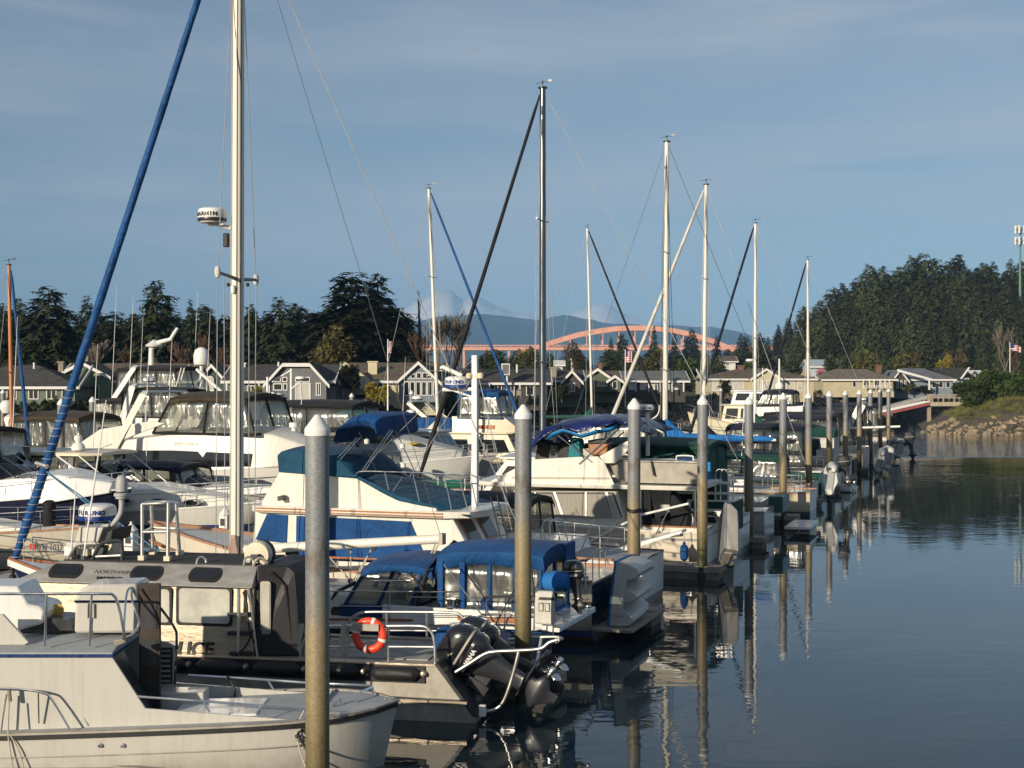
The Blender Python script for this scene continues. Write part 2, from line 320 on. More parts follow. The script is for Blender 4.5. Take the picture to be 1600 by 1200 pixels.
# ------------------------------------------------------------------ plants
LEAF = {'dark': leafmat('conifer_needles', (.042,.052,.022)), 'hill': leafmat('fir_needles', (.068,.078,.03)), 'brown': leafmat('cedar_foliage', (.075,.06,.022)),
        'green': leafmat('juniper_foliage', (.055,.085,.02)), 'yellow': leafmat('yellow_shrub', (.25,.2,.02)), 'olive': leafmat('olive_foliage', (.095,.09,.03)), 'pink': leafmat('pink_blossom', (.42,.13,.17)),
        'hedge': leafmat('hedge_foliage', (.028,.032,.014)), 'dry': leafmat('dry_brush', (.12,.085,.045)), 'red': leafmat('red_foliage', (.07,.02,.018)), 'grass': leafmat('grass_blades', (.12,.115,.035))}
BARK = mat('bark', (.09,.07,.05), .95, var=.4, bump=.6); TWIG = mat('bare_twigs', (.16,.13,.1), .9, var=.3); TWIGR = mat('russet_twigs', (.11,.06,.035), .9, var=.3)
def blade(mb, p, d, w, up, sag, r):
    # a spray of needles: bent ragged strip with side fingers
    d = Vector(d); n = d.length; d.normalize(); s = d.cross(Vector(up)); 
    if s.length < .1: s = d.cross(Vector((1,0,0)))
    s.normalize(); dn = Vector((0,0,-1)); p = Vector(p); pts = []
    for k in range(4):
        t = k/3; c = p+d*n*t+dn*(sag*n*t*t); pts.append((c, w*(1-.75*t)*r.uniform(.7,1.3)))
    v = []; f = []
    for c, ww in pts: v += [c-s*ww, c+s*ww]
    for k in range(3): f.append((2*k, 2*k+1, 2*k+3, 2*k+2))
    for k in (1, 2):
        c, ww = pts[k]
        for q in (-1, 1):
            e = c+s*q*(ww+n*r.uniform(.2,.42))+d*n*r.uniform(.05,.3)+dn*n*r.uniform(.02,.25); i = len(v); v += [c-d*n*.1, c+d*n*.12, e]; f.append((i, i+1, i+2))
    mb.add(v, f)
def conifer(seed, H, W_, lean=.0, base=.08, lev=26, droop=.35, gap=.12, top=.9):
    lev = int(lev*1.35)
    r = random.Random(seed); tr = MB(); mb = MB()
    tr.tube([(0,0,-.6), (lean*.3,0,H*.4), (lean,0,H*.97)], [H*.016+.1, H*.011+.05, .03], 7)
    for i in range(lev):
        t = base+(1-base)*(i+r.uniform(-.3,.3))/lev; z = H*t; k = (1-t)
        R_ = W_*(k**top)*(.55+.45*min(1, t/.3))*r.uniform(.7,1.15)+.25
        nb = 13 if k > .3 else 8
        for j in range(nb):
            if r.random() < gap: continue
            a = j*2*pi/nb+r.uniform(-.4,.4)+i*1.3; Lb = R_*r.choice((.45,.7,.9,1,1.1,1.25)); z = H*min(.985,t+r.uniform(-.8,.8)/lev); d = Vector((cos(a), sin(a), 0)); up = .5*(1-k)-.12
            npts = max(2, int(Lb/.75))
            for q in range(npts):
                u = (q+.6)/npts; c = Vector((lean*t, 0, z))+d*Lb*u+Vector((0,0,Lb*(up*u-droop*u*u)))
                sl_ = Lb/npts*r.uniform(1.1,1.9)+.25
                for sd_ in ((-.75, 0, .75) if u > .35 else (0,)):
                    a2 = a+sd_+r.uniform(-.3,.3); blade(mb, c, Vector((cos(a2), sin(a2), r.uniform(-.75,.35)))*sl_*(1 if sd_ == 0 else .85), sl_*.21, (0,0,1), r.uniform(.05,.5), r)
    return tr, mb
def lumpy(seed, rad, n, size, squash=1.0, lobes=9):
    # leafy crown built from clumps of small leaves spread through several uneven lobes
    r = random.Random(seed); mb = MB(); lb = []
    for _ in range(lobes):
        a = r.uniform(0, 6.28); q = r.uniform(.25,.75); lb.append((Vector((rad[0]*q*cos(a), rad[1]*q*sin(a), rad[2]*r.uniform(-.5,.6))), r.uniform(.3,.55)))
    for i in range(n):
        c, s = lb[r.randrange(lobes)]; v = Vector((r.gauss(0,1), r.gauss(0,1), r.gauss(0,1))).normalized()*r.random()**.35*s
        p = c+Vector((v.x*rad[0], v.y*rad[1], v.z*rad[2])); d = (v+Vector((r.uniform(-.6,.6), r.uniform(-.6,.6), r.uniform(-.3,.8)))).normalized()
        blade(mb, p, d*size*r.uniform(.6,1.5), size*.3, (r.uniform(-1,1), r.uniform(-1,1), 1), r.uniform(0,.4), r)
    return mb
def baretree(seed, H, spread, mb=None, depth=5):
    r = random.Random(seed); mb = MB()
    def br(p, d, l, rad, k):
        e = p+d*l; mid = p+d*l*.5+Vector((r.uniform(-.06,.06), r.uniform(-.06,.06), 0))*l
        rad = max(rad,.035); mb.tube([p, mid, e], [rad, rad*.85, rad*.65], 5 if k > 2 else 3)
        if k == 0: return
        for _ in range(3 if k > 1 else 4):
            nd = (d+Vector((r.uniform(-1,1)*spread, r.uniform(-1,1)*spread, r.uniform(-.15,.5)))).normalized(); br(p+d*l*r.uniform(.55,1), nd, l*r.uniform(.55,.8), rad*.55, k-1)
    br(Vector((0,0,-.3)), Vector((r.uniform(-.05,.05), 0, 1)).normalized(), H*.33, H*.014+.03, depth); k = H/max(p[2] for p in mb.v); mb.v = [(x*max(.8,min(1.2,k)),y,z*k) for x,y,z in mb.v]; return mb
def gh(X, Y): return ground_h(X, Y)
def put_tree(root, px, ytop, Z, H0, wscale=1.0, rz=None):
    X = (px-CX)*Z/F; b_ = gh(X, Z); top = HC-(ytop-HY)*Z/F; k = (top-b_)/H0
    root.location = (X, Z, b_-.2); root.scale = (k*wscale, k*wscale, k); root.rotation_euler = (0,0,R.uniform(0,6.3) if rz is None else rz); return root
def tree_proto(name, seed, H, W_, leaf, cat='tree', **k):
    e = empty(name, 'x', cat); tr, cr = conifer(seed, H, W_, **k); mk(tr, 'trunk', BARK, e); mk(cr, 'crown', LEAF[leaf], e, sm=0); e['H'] = H; return e
class Proto:
    def __init__(s, mkf): s.o = mkf(); s.u = False
    def get(s):
        if not s.u: s.u = True; return s.o
        return copy_tree(s.o)
P_hill = [Proto(lambda k=k: tree_proto('fir_tree', 100+k, 18, (4.6,5.4,3.8,5.0,4.3)[k], 'hill', lev=22, gap=(.1,.2,.14,.28,.12)[k], base=.1, droop=(.3,.45,.2,.4,.35)[k], top=(.75,.65,.95,.6,.8)[k])) for k in range(5)]
P_left = [Proto(lambda k=k: tree_proto('conifer_tree', 200+k, 18, (3.8,4.6,2.6,5.2)[k], 'dark', lev=24, gap=(.12,.25,.1,.2)[k], droop=.3, top=(.85,.75,1,.7)[k])) for k in range(4)]
# wooded hill on the right, back rows first
HILLTOP = [(1195,535),(1215,515),(1235,498),(1262,478),(1290,452),(1310,436),(1335,428),(1360,416),(1390,410),(1420,404),(1445,394),(1470,398),(1500,403),(1530,405),(1560,408),(1590,408),(1640,410),(1700,412)]
nh = 0
for row, (Z, dy, step) in enumerate([(430,0,21), (415,14,23), (395,38,23), (375,62,24), (355,84,26), (338,104,28), (322,122,30)]):
    px = 1200+row*7+R.uniform(0,10)
    while px < 1690:
        yt = interp(HILLTOP, px)+dy+R.uniform(-9,14)
        X = (px-CX)*Z/F; top = HC-(yt-HY)*Z/F
        if top-gh(X, Z) > 7:
            o = P_hill[R.randrange(5)].get(); put_tree(o, px, yt, Z, 18, R.uniform(.95,1.35))
            if o.scale[2] > 1.25: s = 1.25/o.scale[2]; o.location.z += (o.scale[2]-1.25)*18*.55; o.scale = (o.scale[0]*s*1.15, o.scale[1]*s*1.15, 1.25)
            tag(o, 'dark green fir tree in the dense wood covering the hill on the right', 'tree', 'fir trees of the wooded hill'); nh += 1
        px += step*R.uniform(.7,1.3)
# named trees of the left tree line
LT = [(2,470,192,0,1.0,'tall dark conifer at the left edge behind the orange wooden mast'),(28,462,205,1,.9,'dark conifer behind the orange mast, left of the broad brownish cedar'),(76,443,188,3,1.4,'broad brownish cedar-like conifer between the orange mast and blue furled sail'),
      (104,486,210,2,1.1,'short dark conifer just right of the broad brownish cedar'),(136,457,200,2,1.25,'slim layered spire conifer left of the big blue furled sail'),(172,497,205,3,1.0,'low dark conifer behind the big blue furled sail'),
      (208,487,210,1,.9,'dark conifer just right of the big blue furled sail'),(245,434,190,1,1.15,'tall pointed spruce with wide tiers standing highest between blue sail and big mast'),(276,484,205,0,.9,'dark conifer between the tall spruce and the narrow spire'),
      (297,463,200,2,.75,'very narrow black spire conifer left of the radar mast'),(322,472,208,0,1.3,'rounded dark conifer behind the shrouds left of the big mast'),(350,488,205,3,.8,'dark conifer partly behind the big white mast'),(392,472,200,0,1.4,'dark conifer just right of the big white mast'),
      (436,460,195,0,1.4,'tall dark fir in the group above the grey gabled house'),(462,470,200,3,1.3,'bushy fir right of the tallest one above the grey gabled house'),(487,490,198,1,.8,'low fir at the left foot of the huge twin conifer'),
      (550,421,178,3,1.75,'left and bushier crown of the huge twin conifers behind the pale cream house'),(590,423,181,0,1.8,'right crown of the huge twin conifers behind the pale cream house'),(622,478,190,1,1.3,'dark conifer below the right shoulder of the huge twin conifers'),(640,486,196,2,1.1,'thin dark conifer left of the second white mast')]
for px, yt, Z, k, ws, lab in LT: tag(put_tree(P_left[k].get(), px, yt, Z, 18, ws), lab, 'tree', 'conifers behind the left houses')
k = 0
for px in range(-70, 640, 19):                    # the understorey behind the houses, rank upon rank
    o = P_left[R.choice((0,1,3))].get(); put_tree(o, px+R.uniform(-7,7), R.uniform(474,502), R.uniform(212,240), 18, R.uniform(1.3,1.8)); tag(o, 'dark conifer packed low in the shade behind the left houses', 'tree', 'low dark conifers behind the left houses')
# trees in the middle distance, below and beside the bridge
for px in list(range(742, 1270, 15)):
    Z = R.uniform(300,420); yt = R.uniform(546,560) if px < 950 else R.uniform(540,556)
    o = P_hill[R.randrange(5)].get(); put_tree(o, px+R.uniform(-6,6), yt, Z, 18, R.uniform(1.5,2.2)); tag(o, 'dark tree in the belt between the houses and the orange bridge', 'tree', 'tree belt below the bridge')
for px, yt, Z, lab in [(955,524,520,'dark conifer standing in front of the left part of the bridge arch'),(972,519,530,'pointed conifer under the crown of the bridge arch'),(1022,506,560,'tall conifer poking above the crown of the bridge arch'),(1054,518,540,'conifer seen between the two tallest white masts under the arch'),(1081,511,560,'pointed conifer poking above the right half of the arch'),
      (1120,522,570,'slim conifer above the right end of the bridge arch'),(1157,519,580,'slim conifer beyond the right foot of the bridge arch'),(1165,523,585,'second slim conifer beyond the right foot of the arch'),(1187,518,520,'conifer at the right end of the bridge, beside the thinner white mast'),(1200,524,500,'bushy conifer at the right end of the bridge'),(1216,505,460,'conifer at the left end of the wooded hill above the bridge deck'),(1234,496,450,'tall conifer at the left shoulder of the wooded hill')]:
    tag(put_tree(P_left[R.choice((0,2,2,1))].get(), px, yt, Z, 18, R.uniform(.8,1.2)), lab, 'tree', 'conifers by the bridge')
# bare trees
def bare(px, yt, Z, seed, lab, m=TWIG, spread=.55, name='bare_tree', grp=None):
    X = (px-CX)*Z/F; H = HC-(yt-HY)*Z/F-gh(X, Z); e = empty(name, lab, 'tree', (X, Z, gh(X, Z)), R.uniform(0,6), grp); mk(baretree(seed, H, spread), 'branches', m, e, sm=0); return e
for px, yt, Z, s, lab, m in [(684,490,168,1,'bare grey birch right of the second white mast',TWIG),(702,482,172,2,'tallest bare birch in the clump left of the mountain',TWIG),(722,490,170,3,'rightmost bare birch of the clump in front of the blue ridge',TWIG),(660,500,176,4,'bare brown tree left of the birch clump',TWIGR),
      (300,520,172,5,'spreading bare tree behind the roof left of the big mast',TWIGR),(152,528,170,6,'pale bare tree behind the blue furled sail',TWIG),(200,532,172,7,'russet bare tree above the green gabled house',TWIGR),(345,540,172,8,'low russet bare tree just left of the big mast',TWIGR),
      (1571,505,285,9,'tall bare pale tree left of the flagpole on the right',TWIG),(1490,545,300,10,'leaning bare brown tree at the foot of the wooded hill',TWIGR),(1425,548,300,11,'bare russet tree above the blue house roof',TWIGR),(1313,552,290,12,'grey bare tree right of the pink blossom',TWIG),(1590,540,290,13,'bare russet tree behind the flag',TWIGR)]:
    bare(px, yt, Z, s, lab, m, .7 if m is TWIGR else .5)
# dead spire
X = (655-CX)*185/F; e = empty('dead_tree', 'bare dead spire with drooping tip left of the second white mast', 'tree', (X,185,gh(X,185))); H = HC+145*185/F-gh(X,185)
mb = MB(); mb.tube([(0,0,0), (.1,0,H*.6), (-.2,0,H*.98)], [.35,.2,.04], 6)
for i in range(46):
    z = H*(.3+.68*i/46); a = R.uniform(0,6.3); l = R.uniform(.5,1.5)*(1.15-i/46); mb.tube([(0,0,z), (l*.6*cos(a), l*.6*sin(a), z-l*.2), (l*cos(a), l*sin(a), z-l*.9)], [.08,.05,.02], 4)
mk(mb, 'trunk', BARK, e)
def shrub(px, y0, y1, wpx, Z, leaf, lab, name='shrub', n=900, size=.35, cat='shrub', grp=None, zb=None, squash=1, lobes=9, leafy=True):
    X = (px-CX)*Z/F; h = (y1-y0)*Z/F; w = wpx*Z/F; zb = HC-(y1-HY)*Z/F if zb is None else zb
    e = empty(name, lab, cat, (X, Z, zb), 0, grp); tr = MB()
    for q in range(4): a = q*1.7+px; tr.tube([(0,0,-.5), (w*.1*cos(a), w*.1*sin(a), h*.3), (w*.28*cos(a), w*.28*sin(a), h*.7)], [.1,.07,.03], 5)
    mk(tr, 'stem', BARK, e); c = lumpy(int(px*7+y0), (w*.62, w*.55, h*.62), n, size, lobes=lobes); c.v = [(x, y, max(.02, z+h*.5)) for x, y, z in c.v]; mk(c, 'foliage', LEAF[leaf], e, sm=0); return e
JG = 'green junipers on the grassy point'
for px, y0, y1, w, Z, lab in [(1520,596,640,46,172,'green juniper at the left end of the clump on the grassy point'),(1553,584,636,58,178,'tallest bushy green juniper of the clump on the grassy point'),(1592,596,632,50,174,'green juniper at the right edge of the picture'),(1535,590,630,44,188,'green juniper behind the left end of the clump'),(1580,586,622,56,192,'dark green juniper behind the tallest one, under the flag'),(1622,594,630,56,186,'green juniper just past the right edge of the clump')]:
    shrub(px, y0, y1, w, Z, 'green', lab, 'juniper_shrub', 2200, .42, grp=JG, lobes=13)
for px, y0, y1, w, Z, lf, lab in [(584,602,628,20,148,'yellow','left yellow flowering bush before the cream house'),(601,605,627,14,148,'yellow','right yellow flowering bush before the cream house'),(405,608,625,10,146,'yellow','small yellow bush left of the grey house french doors'),(1134,596,618,15,208,'hedge','clipped round green shrub before the cream house with the white gable'),
      (1285,575,598,24,262,'pink','pink blossoming tree between the white-gabled and hip-roofed houses'),(1352,548,592,34,278,'olive','pale olive tree behind the hip-roofed cream house'),(1408,550,592,40,285,'olive','larger olive green tree behind the blue house roof'),(1474,557,580,18,290,'yellow','small yellow-green tree behind the blue house'),
      (1296,560,590,20,262,'dark','dark shrub right of the pink blossoming tree'),(1330,562,590,26,280,'dark','dark bushy tree left of the pale olive tree'),(1556,578,592,26,270,'red','dark red shrub right of the blue house'),(1534,562,586,30,300,'green','green tree behind the white roof at right'),
      (878,600,622,22,172,'hedge','tall clipped conifer hedge before the dark-roofed house'),(1385,600,612,14,246,'olive','round shrub before the cream house porch'),(1420,601,612,16,248,'olive','low yellowish shrub beside the blue house patio'),(1445,602,614,24,250,'hedge','low dark shrub before the blue house'),(1485,603,614,24,254,'hedge','low dark shrub by the blue house corner'),
      (1020,548,590,30,240,'olive','yellow-olive willow behind the green gabled house'),(1075,565,600,30,236,'green','dark green tree left of the cream house with the white gable'),(1066,590,612,26,214,'dark','dark shrub at the left end of the cream house'),
      (898,540,580,26,300,'brown','brown bushy tree beneath the left half of the bridge'),(824,548,580,26,290,'olive','olive bushy tree beneath the left foot of the bridge'),(770,552,585,30,240,'dark','dark bushy tree right of the birch clump'),(520,510,590,54,168,'brown','large brownish bushy cedar at the left foot of the twin conifers'),
      (1115,560,585,24,280,'olive','grey-olive tree beside the white house under the bridge'),(1170,565,590,26,270,'green','dark bushy tree behind the brick chimney'),(548,575,608,20,152,'hedge','dark shrub against the cream gable wall')]:
    shrub(px, y0, y1, w, Z, lf, lab, 'bush' if y1-y0 < 28 else 'leafy_tree', 1000 if (y1-y0) > 25 else 700, .3 if y1-y0 < 28 else .5, 'bush' if y1-y0 < 28 else 'tree')
def pl_hedge():
    px = R.uniform(-60,860); Z = interp(SHORE, px)+R.uniform(1,12); X = (px-CX)*Z/F; return (X, Z, ground_h(X, Z)), R.uniform(.6,1.25)
def tuft(k):
    return lumpy(900+k, (.9,.9,.7), 40, .5, lobes=4)
scatter('bank_undergrowth', LEAF['hedge'], 900, pl_hedge, tuft)
def pl_brush():
    px = R.uniform(780,1500); Z = interp(SHORE, px)+R.uniform(2,12); X = (px-CX)*Z/F; return (X, Z, ground_h(X, Z)-.1), R.uniform(.35,.9)
scatter('bank_brush', LEAF['dry'], 420, pl_brush, tuft); scatter('bank_ivy', LEAF['hedge'], 260, pl_brush, tuft)
def blades(k):
    r = random.Random(k); mb = MB()
    for i in range(26): a = r.uniform(0,6.3); x, y = r.uniform(-.5,.5), r.uniform(-.5,.5); mb.add([(x-.03,y,0), (x+.03,y,0), (x+.2*cos(a), y+.2*sin(a), r.uniform(.25,.6))], [(0,1,2)])
    return mb
def pl_gr():
    X = 52+R.random()*40; Y = 160+R.random()*30; h = point_h(X, Y); return ((X, Y, h-.03), R.uniform(.5,1.1)) if h > 1.6 else None
scatter('grass', LEAF['grass'], 2600, pl_gr, blades)
# ------------------------------------------------------------------ far hills, mountain, bridge
def ridge(name, tab, Z, back, m, rough, base=-4, x0=-1500, x1=3000, step=6, sd=0.0, lab=None):
    rows = [[], [], [], [], []]
    px = x0
    while px <= x1:
        y = interp(tab, px); top = HC-(y-HY)*Z/F; X = (px-CX)*Z/F; top += rough*noise.fractal((px*.03, sd, 1.0), 1.0, 2.0, 5)
        for k, (zz, hh) in enumerate([(Z-back, base), (Z-back*.55, lerp(base, top, .42)), (Z-back*.2, lerp(base, top, .82)), (Z, top), (Z+back*.8, base)]):
            j = rough*1.6*noise.fractal((px*.04, k*3.1+sd, 2.0), 1.0, 2.0, 5) if 0 < k < 3 else 0
            rows[k].append((X*(zz/Z), zz+j*2, hh+j))
        px += step
    mb = MB(); mb.grid(rows); return struct(mk(mb, name, m, sm=60))
ridge('hills', [(-1500,530),(560,512),(660,500),(700,494),(725,492),(742,491),(760,491),(790,494),(830,499),(850,500),(864,495),(878,492.5),(892,493.5),(915,498),(940,503),(980,507),(1035,509),(1060,509),(1110,511),(1140,516),(1165,521),(1190,528),(1240,533),(3000,540)], 8000, 2600, mat('far_forest', (.02,.04,.045), .95, var=.3, scale=.004), 8)
ridge('mountain', [(-1500,560),(560,520),(640,478),(655,468),(668,464),(683,453.5),(697,452),(708,456),(718,465),(728,466),(742,461),(752,464),(775,478),(800,488),(850,497),(885,492),(905,484),(930,476),(945,475),(958,480),(980,492),(1010,500),(1040,507),(1085,505),(1110,507),(1160,520),(1300,530),(3000,560)], 13500, 3400, mat('snowfield', (.82,.78,.76), .8, var=.25, scale=.003), 15, sd=5.0)
BRG = mat('salmon_paint', (.72,.36,.26), .6, var=.15, scale=.2, streak=.15)
Zb = 1000; e = empty('arch_bridge', 'salmon orange steel arch bridge crossing the channel in the distance', 'bridge', (0,Zb,0))
AR = [(806,556.5),(830,546.5),(850,539.5),(880,530),(910,522),(950,515.5),(985,513.2),(1025,514.2),(1055,518),(1085,525),(1110,533),(1135,543),(1158,553)]
def bl(px, y, dy=0): v = W(px, y, Zb); return Vector((v.x, dy, v.z))
arc = curve([bl(*a) for a in AR], 5)
for dy in (-5, 5):
    mb = MB(); rings = [[(p.x, dy-1.0, p.z-1.75), (p.x, dy+1.0, p.z-1.75), (p.x, dy+1.0, p.z+1.75), (p.x, dy-1.0, p.z+1.75)] for p in arc]; mb.loft(rings); mk(mb, 'arch_rib', BRG, e, sm=0)
mb = MB(); a, b2 = bl(655,541), bl(1246,541); mb.box((a.x,-5.5,bl(0,543).z), (b2.x,5.5,bl(0,547.5).z)); mk(mb, 'deck', BRG, e, sm=0)
for dy in (-5.6, 5.6):
    mb = MB(); zt, z1 = bl(0,539.2).z, bl(0,543).z; mb.box((a.x,dy-.12,zt-.3), (b2.x,dy+.12,zt)); mb.box((a.x,dy-.1,z1), (b2.x,dy+.1,z1+.35)); x = a.x
    while x < b2.x: mb.box((x,dy-.1,z1), (x+.35,dy+.1,zt)); x += 2.4
    mk(mb, 'railing', BRG, e, sm=0)
for px in range(866, 1120, 25):
    zt = interp([(p.x, p.z) for p in arc], bl(px,0).x)
    for dy in (-5, 5): mb = MB(); x = bl(px,0).x; mb.box((x-.4,dy-.4,bl(0,541).z), (x+.4,dy+.4,zt)); mk(mb, 'hanger', BRG, e, sm=0)
for px in (725,765,795,1170,1195,1221):
    mb = MB(); x = bl(px,0).x; mb.box((x-.7,-4.4,1), (x+.7,-3,bl(0,547.6).z)); mb.box((x-.7,3,1), (x+.7,4.4,bl(0,547.6).z)); mb.box((x-.5,-3,14), (x+.5,3,15)); mk(mb, 'pier', BRG, e, sm=0)
# cell tower
X = (1594-CX)*400/F; e = empty('cell_tower', 'tall green monopole cell tower with white panel antennas on the hill', 'tower', (X,400,gh(X,400))); zt = HC+(595-352)*400/F-gh(X,400)
mb = MB(); mb.tube([(0,0,-1), (0,0,zt)], [.45,.22], 10); mk(mb, 'pole', mat('tower_green', (.12,.22,.17), .6), e)
for z0 in (zt-1.0, zt-4.2):
    z0 -= 1.1; mb = MB(); mb.lathe([(0,z0+.9),(1.4,z0+.9),(1.4,z0+1.0),(0,z0+1.0)], n=12); mk(mb, 'platform', ALUP, e)
    for q in range(6): a = q*pi/3; mb = MB(); c = (1.35*cos(a), 1.35*sin(a)); mb.box((c[0]-.25,c[1]-.12,z0-.2), (c[0]+.25,c[1]+.12,z0+2.0)); mk(mb, 'antenna_panel', WHT, e, sm=0)
# flags
def flag(px, yt, yb, Z, lab, fw=0, fh=0):
    v = W(px, yb, Z); e = empty('flagpole', lab, 'flag', v); zt = (yb-yt)*Z/F; mb = MB(); mb.tube([(0,0,-1), (0,0,zt)], [.09,.05], 8); mk(mb, 'pole', WHT, e)
    m, nt, b = nodes('flag_cloth'); L = nt.links.new; tc = N(nt, 'ShaderNodeTexCoord'); sp = N(nt, 'ShaderNodeSeparateXYZ'); L(tc.outputs['Generated'], sp.inputs[0])
    wv = N(nt, 'ShaderNodeMath', operation='MULTIPLY'); L(sp.outputs[2], wv.inputs[0]); wv.inputs[1].default_value = 6.5; fx = N(nt, 'ShaderNodeMath', operation='FRACT'); L(wv.outputs[0], fx.inputs[0])
    st = ramp(nt, [(0, (.5,.03,.04)), (.5, (.75,.73,.7))], fx.outputs[0], 'CONSTANT')
    lx = N(nt, 'ShaderNodeMath', operation='LESS_THAN'); L(sp.outputs[0], lx.inputs[0]); lx.inputs[1].default_value = .42; gz = N(nt, 'ShaderNodeMath', operation='GREATER_THAN'); L(sp.outputs[2], gz.inputs[0]); gz.inputs[1].default_value = .52
    an = N(nt, 'ShaderNodeMath', operation='MULTIPLY'); L(lx.outputs[0], an.inputs[0]); L(gz.outputs[0], an.inputs[1]); mx = N(nt, 'ShaderNodeMix', data_type='RGBA'); L(an.outputs[0], mx.inputs[0]); L(st, mx.inputs[6]); mx.inputs[7].default_value = (.02,.03,.15,1); L(mx.outputs[2], b.inputs['Base Color'])
    mb = MB(); mb.grid([[(fw*i/10, .18*fw*sin(i*.9)*i/10, zt-.15-fh*j/6-fw*.03*i*(1 if fw > 1 else .3)) for i in range(11)] for j in range(7)]); mk(mb, 'banner', m, e, sol=.02)
flag(1578,535,600,250,'flagpole with a waving stars and stripes flag at the right shore', 2.0, 1.1)
flag(606,530,626,146,'white flagpole with a limp striped flag before the cream house', .35, 1.3)
flag(977,546,624,190,'flagpole with a striped flag before the green gabled house', .9, 1.6)
# ------------------------------------------------------------------ houses
def siding(name, c):
    m, nt, b = nodes(name); L = nt.links.new; tc = N(nt, 'ShaderNodeTexCoord'); n = N(nt, 'ShaderNodeTexNoise', Scale=.8, Detail=6.0); L(tc.outputs['Object'], n.inputs['Vector'])
    L(ramp(nt, [(.3, tuple(x*.86 for x in c)), (.7, tuple(min(1, x*1.08) for x in c))], n.outputs['Fac']), b.inputs['Base Color']); b.inputs['Roughness'].default_value = .75
    w = N(nt, 'ShaderNodeTexWave', wave_type='BANDS', bands_direction='Z', wave_profile='SAW', Scale=1.6); L(tc.outputs['Object'], w.inputs['Vector'])
    bp = N(nt, 'ShaderNodeBump', Strength=.5, Distance=.03); L(w.outputs['Fac'], bp.inputs['Height']); L(bp.outputs[0], b.inputs['Normal']); return m
def shingle(name, c):
    m, nt, b = nodes(name); L = nt.links.new; tc = N(nt, 'ShaderNodeTexCoord'); n = N(nt, 'ShaderNodeTexNoise', Scale=1.2, Detail=9.0, Roughness=.75); L(tc.outputs['Object'], n.inputs['Vector'])
    n2 = N(nt, 'ShaderNodeTexVoronoi', Scale=2.2); mp = N(nt, 'ShaderNodeMapping'); mp.inputs['Scale'].default_value = (1,2,2.6); L(tc.outputs['Object'], mp.inputs[0]); L(mp.outputs[0], n2.inputs['Vector'])
    mx = N(nt, 'ShaderNodeMix', data_type='RGBA', blend_type='MULTIPLY'); mx.inputs[0].default_value = .5; L(ramp(nt, [(.3, tuple(x*.65 for x in c)), (.7, tuple(x*1.25 for x in c))], n.outputs['Fac']), mx.inputs[6]); L(n2.outputs['Color'], mx.inputs[7])
    L(mx.outputs[2], b.inputs['Base Color']); b.inputs['Roughness'].default_value = .9
    w = N(nt, 'ShaderNodeTexWave', wave_type='BANDS', bands_direction='Z', wave_profile='SAW', Scale=2.2); L(tc.outputs['Object'], w.inputs['Vector']); bp = N(nt, 'ShaderNodeBump', Strength=.6, Distance=.05); L(w.outputs['Fac'], bp.inputs['Height']); L(bp.outputs[0], b.inputs['Normal']); return m
TRIM = mat('white_trim', (.72,.71,.68), .6, var=.08, streak=.1); BRICK = mat('chimney_brick', (.2,.09,.06), .9, var=.4, scale=6, bump=.4); STONE = mat('chimney_stone', (.3,.25,.2), .9, var=.3, scale=4, bump=.4)
S_GRN = siding('green_siding', (.13,.17,.12)); S_SAGE = siding('sage_siding', (.2,.26,.16)); S_GRY = siding('grey_siding', (.16,.165,.17)); S_BLU = siding('slate_siding', (.2,.235,.27)); S_CRM = siding('cream_siding', (.6,.54,.36)); S_TAN = siding('tan_siding', (.5,.44,.29)); S_DRK = siding('dark_siding', (.06,.055,.05)); S_DGR = siding('forest_siding', (.05,.075,.065)); S_LBL = siding('pale_blue_siding', (.4,.48,.56)); S_OLV = siding('olive_siding', (.1,.125,.075)); S_WHT = siding('white_siding', (.66,.65,.6))
R_DRK = shingle('charcoal_shingle', (.075,.07,.065)); R_BRN = shingle('brown_shingle', (.16,.125,.09)); R_GRY = shingle('grey_shingle', (.19,.2,.21)); R_TAN = shingle('tan_shingle', (.22,.185,.14)); R_BLK = shingle('black_shingle', (.05,.05,.05))
